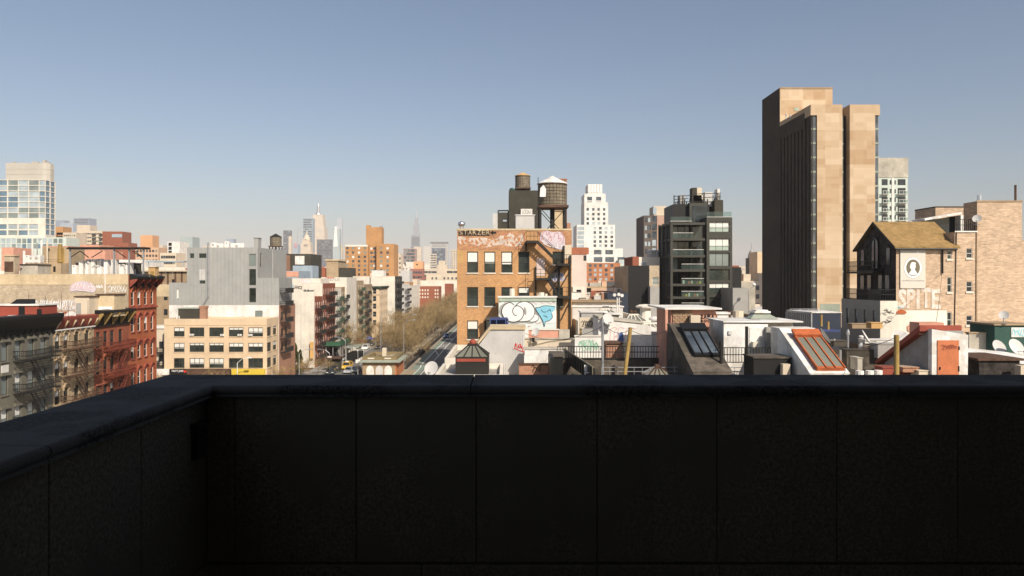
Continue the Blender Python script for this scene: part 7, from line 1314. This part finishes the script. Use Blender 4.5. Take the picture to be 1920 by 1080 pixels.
for k, (px, dd, sc, lb) in enumerate(((398,139.5,.95,'thin bare tree in front of the cream corner building windows'),(297,135,.9,'bare sapling at the left end of the cream corner building'),(455,140,.55,'low bare shrub below the yellow shop sign'),(512,146,.95,'reddish bare shrub at the right corner of the cream building'),(530,152,.85,'bare shrub left of the evergreen tree'),(545,158,.7,'low pale bare shrub in front of the evergreen'),(566,160,.8,'pale bare shrub right of the evergreen tree'),(580,164,.9,'grey bare shrub below the blank white wall'),(596,166,.9,'bare shrub near the taxi'),(612,168,.7,'low bare shrub at the kerb near the taxi'))): tree(X(px,dd), dd, sc, BUSH[k % 2], lb, 'bare shrubs at the crossing', .05, 'bare_shrub')
def evergreen(x, y, h, r, label):
    T = thing('evergreen_tree', label, 'tree', (x, y, .05)); rn = random.Random(5); part('trunk', MB().tube((x,y,.05),(x,y,h*.6),.12,.05), M['bark'], T); q = MB()
    for i in range(2600):
        t = rn.random()**.8; rr_ = r*(1-t)**.6*(.45+.55*rn.random())*(1+.2*math.sin(t*23)); a = rn.uniform(0,6.28); c = Vector((x+rr_*math.cos(a), y+rr_*math.sin(a), .4+t*(h-.4))); d1 = Vector((math.cos(a),math.sin(a),rn.uniform(-.4,.9))).normalized()*.16; d2 = d1.cross(Vector((rn.uniform(-1,1),rn.uniform(-1,1),rn.uniform(-1,1)))).normalized()*.09; q.quad(tuple(c-d1-d2),tuple(c+d1-d2),tuple(c+d1+d2),tuple(c-d1+d2))
    part('crown', q, M['leaf'], T)
evergreen(X(552,166), 166, 7.6, 1.7, 'dark cone shaped evergreen in front of the blank white wall'); evergreen(X(563,169), 169, 5.6, .8, 'slim low evergreen right of the bigger one')
# mall fence
T = thing('mall_fence', 'low dark iron fence along the planted mall by the bike lane', 'fence', (-24.65, 300, .13))
me = rail_mesh(12, .95, M['iron'], .35, .035)
for k in range(28): link('fence_section', me, T, rel(T, (-24.65, 176+k*12, .13)), R(90))
part('hedge', MB().box(-25.3, -24.8, 200, 500, .136, .75), mat('dry_hedge', (.09,.065,.035), .95, .35, 1.5, 6), T)
# ------------------------------------------------------------------ cars
def car_meshes(kind, paint):
    def mk():
        if kind == 'suv': L, W, H, belt = 4.75, 1.88, 1.72, 1.02; top = [(-.9,1.66),(1.95,1.70)]; base = [(-1.45,belt),(2.2,belt)]; hood = .98
        else: L, W, H, belt = 4.6, 1.8, 1.45, .92; top = [(-.55,1.42),(1.15,1.44)]; base = [(-1.25,belt),(1.85,belt)]; hood = .84
        body = MB(); hw = W/2; pr = [(-L/2,.35),(-L/2+.06,.72),(-L/2+.5,hood),(base[0][0],belt),(base[1][0],belt),(L/2-.08,belt-.04),(L/2,.6),(L/2-.04,.35)]
        n = len(pr); secs = [(-hw,.94),(-hw*.9,1.),(hw*.9,1.),(hw,.94)]
        for (x, s) in secs:
            for (yy, z) in pr: body.v.append((x, yy, .35+(z-.35)*s))
        for a in range(3):
            for i in range(n): j = (i+1) % n; body.f.append((a*n+i, a*n+j, (a+1)*n+j, (a+1)*n+i))
        body.f.append(tuple(range(n))); body.f.append(tuple(range(4*n-1, 3*n-1, -1)))
        cab = MB(); t = hw*.74; z1 = top[0][1]; z2 = top[1][1]
        b4 = [(-hw*.93,base[0][0],belt-.01),(hw*.93,base[0][0],belt-.01),(hw*.93,base[1][0],belt-.01),(-hw*.93,base[1][0],belt-.01)]; t4 = [(-t,top[0][0],z1),(t,top[0][0],z1),(t,top[1][0],z2),(-t,top[1][0],z2)]
        roof = MB(); roof.prism([(a, b, c) for a, b, c in t4], (0,0,.05))
        for i in range(4): roof.bar(b4[i], t4[i], .09)
        mids = []
        for s in (-1, 1): roof.bar((s*hw*.93, .3, belt), (s*t, .3, (z1+z2)/2), .08)
        for i in range(4): j = (i+1) % 4; cab.quad(b4[i], b4[j], t4[j], t4[i])
        wh = MB().tube((-.11,0,0),(.11,0,0),.33,n=14); rim = MB().tube((-.115,0,0),(.115,0,0),.19,n=10)
        lamp = MB().box(-.2,.2,-.03,.03,-.07,.07)
        return dict(body=body.mesh('body', paint), roof=roof.mesh('roof', paint), glass=cab.mesh('windows', G['dark']), wheel=wh.mesh('wheel', M['tyre']), rim=rim.mesh('rim', M['galv']), head=lamp.mesh('headlight', M['whitesp']), tail=lamp.mesh('taillight', M['lampred']), hw=hw, L=L)
    return cached(('car', kind, paint.name), mk)
def car(x, y, rz, kind, paint, label, taxi=False, group='cars on the street'):
    m = car_meshes(kind, paint); T = thing('taxi' if taxi else 'car', label, 'taxi' if taxi else 'car', (x, y, .012), group); T.rotation_euler = (0,0,rz)
    link('body', m['body'], T); link('roof', m['roof'], T); link('windows', m['glass'], T)
    for sx in (-1,1):
        for sy in (-1,1): wv = link('wheel', m['wheel'], T, (sx*(m['hw']-.1), sy*m['L']*.30, .33)); link('rim', m['rim'], wv)
        link('headlight', m['head'], T, (sx*(m['hw']-.35), -m['L']/2+.03, .68)); link('taillight', m['tail'], T, (sx*(m['hw']-.3), m['L']/2+.0, .82))
    if taxi: link('roof_sign', cached(('txs',), lambda: MB().box(-.35,.35,-.12,.12,1.76,1.95).mesh('roof_sign', M['whitesp'])), T)
    return T
car(X(651,178), 178, 0, 'suv', M['yellow'], 'yellow taxi waiting at the crossing', True)
for k, (px, dd, kind, pm, lb, rz) in enumerate(((655,170,'sedan','cargr','grey silver car in front of the yellow taxi',0),(668,171,'sedan','carblk','dark car at the crossing right of the grey one',.05),(651.5,196,'sedan','carw','white car parked behind the yellow taxi',0),(686,226,'suv','carw','white sport utility car standing beyond the grey dining shed',0),(696,238,'suv','carblk','dark sport utility car behind the white one',0),(704,252,'suv','carw','second white sport utility car in the parked line',0),(710,266,'sedan','carw','white saloon further along the parked line',0),(717,280,'sedan','carblk','dark saloon far along the parked line',0),(722,296,'sedan','carw','last white saloon of the parked line',0),(711,228,'sedan','carblk','dark car driving beside the brick pavilion roof',0),(621,168,'suv','carblk','dark car under the bare shrubs near the taxi',.1))): car(X(px,dd), dd, rz, kind, M[pm], lb)
car(X(836,270), 272, 0, 'sedan', M['bluesp'], 'blue car in the shaded road beside the orange loft')
# ------------------------------------------------------------------ street furniture
T = thing('sidewalk_shed', 'dark green plywood sidewalk shed along the red tenements', 'scaffold', (-45.8, 193, .13)); part('parapet_board', MB().box(-48, -43.4, 186.8, 186.95, 4.8, 6.0), M['greenp'], T); part('parapet_board', MB().box(-43.55, -43.4, 186.96, 200, 4.8, 6.0), M['greenp'], T); part('deck', MB().box(-47.9, -43.56, 186.96, 200, 4.6, 4.79), M['black'], T)
for yy in (187.2,190,193,196,199.5): part('post', MB().box(-43.65, -43.5, yy, yy+.15, .13, 4.6), M['galv'], T)
for xx in (-47.4,-45.6): part('post', MB().box(xx, xx+.15, 187.2, 187.35, .13, 4.6), M['galv'], T)
T = thing('dining_shed', 'street dining shed with flat grey roof behind the taxi', 'shed', (-42, 197, 0)); part('roof', MB().prism([(X(646,192),192,3.75),(X(672,192),192,3.75),(X(680,202),202,3.95),(X(650,202),202,3.95)], (0,0,.16)), M['grngl'], T)
a, b = X(648,192), X(671,192); part('wall', MB().box(a+.1, b-.1, 193, 201, .02, 2.2), M['black'], T)
for xx in (a, b-.12):
    for yy in (192.2, 200): part('post', MB().box(xx, xx+.12, yy, yy+.12, .01, 3.75), M['white'], T)
for k in range(5): part('barrier', MB().box(b+.15, b+.4, 192.5+k*2.4, 194.4+k*2.4, .01, .9), M['white'], T)
T = thing('kiosk', 'low dark kiosk with rusty flat roof beside the bare shrubs', 'kiosk', (X(628,172), 172, .02)); part('roof', MB().box(X(612,172), X(640,172), 171, 175, 3.2, 3.45), M['rust'], T); part('wall', MB().box(X(615,172), X(636,172), 172, 174.5, .02, 3.2), M['darkg'], T); part('counter', MB().box(X(617,172), X(634,172), 171.6, 171.99, .9, 1.05), M['conc'], T)
def lamp(px, d, top, label, arm=-1, m='galv', sign=None):
    x = X(px,d); T = thing('street_lamp', label, 'street lamp', (x, d, .05), 'street lamps'); z = Z(top,d); part('pole', MB().tube((x,d,.05),(x,d,z-1),.11,.07,8), M[m], T); part('arm', MB().tube((x,d,z-1),(x+arm*1.0,d,z-.15),.05).tube((x+arm*1.0,d,z-.15),(x+arm*2.2,d,z),.05), M[m], T); part('lamp_head', MB().box(min(x+arm*2.0,x+arm*2.9), max(x+arm*2.0,x+arm*2.9), d-.16, d+.16, z-.06, z+.12), M[m], T)
    if sign: part('sign_board', MB().box(x-.5, x+.5, d-.1, d-.06, sign, sign+.8), M['white'], T)
lamp(445,139,671,'white street lamp with forked top before the cream building', 1, 'white'); lamp(671,163,650,'tall grey lamp post with sign box left of the pavilion', -1, 'galv', 3.2); lamp(618,172,655,'grey lamp post left of the green shed', -1, 'galv', 3.0); lamp(648,186,632,'slim grey lamp post at the end of the green shed', -1); lamp(714,178,585,'tall pale lamp post among the mall trees', 1); lamp(561,150,655,'thin lamp post right of the evergreen', 1); lamp(757,178,600,'pale lamp post right of the pavilion at the bike lane', 1); lamp(763,215,590,'farther pale lamp post along the bike lane', 1)
single('shop_banner', MB().box(X(582,178), X(588,178), 177.6, 178, Z(672,178), Z(641,178)), mat('faded_orange_banner', (.62,.36,.12), .8, .1), 'faded yellow orange banner at the foot of the blank white wall', 'banner')
single('market_umbrella', MB().lathe((X(693,240),240,2.2), [(1.6,0),(1.5,.1),(.1,.9)], 10).tube((X(693,240),240,.1),(X(693,240),240,3.0),.05), M['tarp'], 'blue purple market umbrella under the yellow corner tenement', 'umbrella')
single('shop_awning', MB().prism([(-48,222,3.4),(-45.6,222,2.7),(-45.6,222,2.5),(-48,222,3.2)], (0,9,0)), M['redb2'], 'dark red shop awning on the west pavement', 'awning')
# ------------------------------------------------------------------ haze
hz = structure('haze', MB().box(-7200, 7200, -800, 12700, -1.5, 470), mat('unused', (1,1,1)), 'stuff')
hm = bpy.data.materials.new('haze'); hm.use_nodes = True; t = hm.node_tree; t.nodes.remove(t.nodes['Principled BSDF']); pv = t.nodes.new('ShaderNodeVolumePrincipled'); pv.inputs['Color'].default_value = (1,.945,.945,1); pv.inputs['Density'].default_value = 1.05e-4; pv.inputs['Anisotropy'].default_value = -.15
t.links.new(pv.outputs[0], t.nodes['Material Output'].inputs['Volume']); hz.data.materials.clear(); hz.data.materials.append(hm)

# ------------------------------------------------------------------ cables and small litter on the roofs
rx = random.Random(31)
def cable(label, a, b, sag, r=.018):
    q = MB(); a = Vector(a); b = Vector(b); n = 8; pts = [a.lerp(b, i/n)-Vector((0,0,sag*4*(i/n)*(1-i/n))) for i in range(n+1)]
    for i in range(n): q.tube(pts[i], pts[i+1], r, n=4, cap=False)
    single('cable', q, M['black'], label, 'cable', 'cables over the roofs')
cable('black cable from the white steel pole to the ochre post', P(1130,605,50), P(1178,620,47), .4); cable('black cable from the ochre post to the black skylight', P(1178,616,47), P(1258,614,50), .5); cable('long black cable below the mural to the white steel pole', P(985,625,72), P(1130,612,50), .8); cable('black cable from the white plant room to the orange skylight', P(1445,612,48), P(1530,622,45), .4); cable('black cable along the dark right roof', P(1545,640,46), P(1681,632,38), .5); cable('long cable from the gabled house to the terracotta door bulkhead', P(1766,512,66.6), P(1752,618,40), .6); cable('cable hanging across the row house roofs on the left', P(54,575,80), P(200,575,88), .5)
for k, (x0_, x1_, y0_, y1_, z_) in enumerate(((23.6,35.5,38,59,16.2),(5.6,14,41,57,14.4),(37,58,40,65,16.4),(14.8,22.5,43,59,15.9),(17.5,33,61,79,15.7),(9,16,83,99,17.0),(18,39,82,126,16.1),(-5,9,69,80,14.4))):
    for i in range(9):
        x, y = rx.uniform(x0_, x1_), rx.uniform(y0_, y1_); kd = rx.choice(('pipe','pipe','cap','ball','box'))
        where = ('dark right','tarred middle','white far right','white membrane','brown tarred','cream','grey','pink walled')[k]
        if kd == 'box':
            T = thing('roof_box', ORD[i]+' of the small vents and boxes on the '+where+' roof', 'roof box', (x, y, z_), 'small vents and boxes on the roofs'); h = rx.uniform(.4,1.1); w_ = rx.uniform(.3,.7)
            part('casing', MB().box(x-w_, x+w_, y-.3, y+.3, z_, z_+h), M[rx.choice(('conc','ltgrey','rust','galv','white2'))], T); part('lid', MB().box(x-w_-.05, x+w_+.05, y-.35, y+.35, z_+h, z_+h+.05), M['greyroof'], T)
        else: vent(ORD[i]+' of the small vents and boxes on the '+where+' roof', x, y, z_, rx.choice((.6,.9,1.3)), rx.choice((.07,.12,.2)) if kd != 'ball' else .22, kd, M[rx.choice(('galv','rust','ltgrey','black'))], 'small vents and boxes on the roofs')
for i in range(14):
    x, y = rx.uniform(-64,-49.5), rx.choice((rx.uniform(61,75),rx.uniform(76,82.5),rx.uniform(83.5,90)))
    vent(ORD[i]+' of the small vents scattered on the row house roofs', x, y, 17.7 if y < 83 else 17.95, rx.choice((.6,.9,1.2)), rx.choice((.08,.14)), rx.choice(('pipe','cap')), M[rx.choice(('galv','rust','black'))], 'small vents on the row houses')
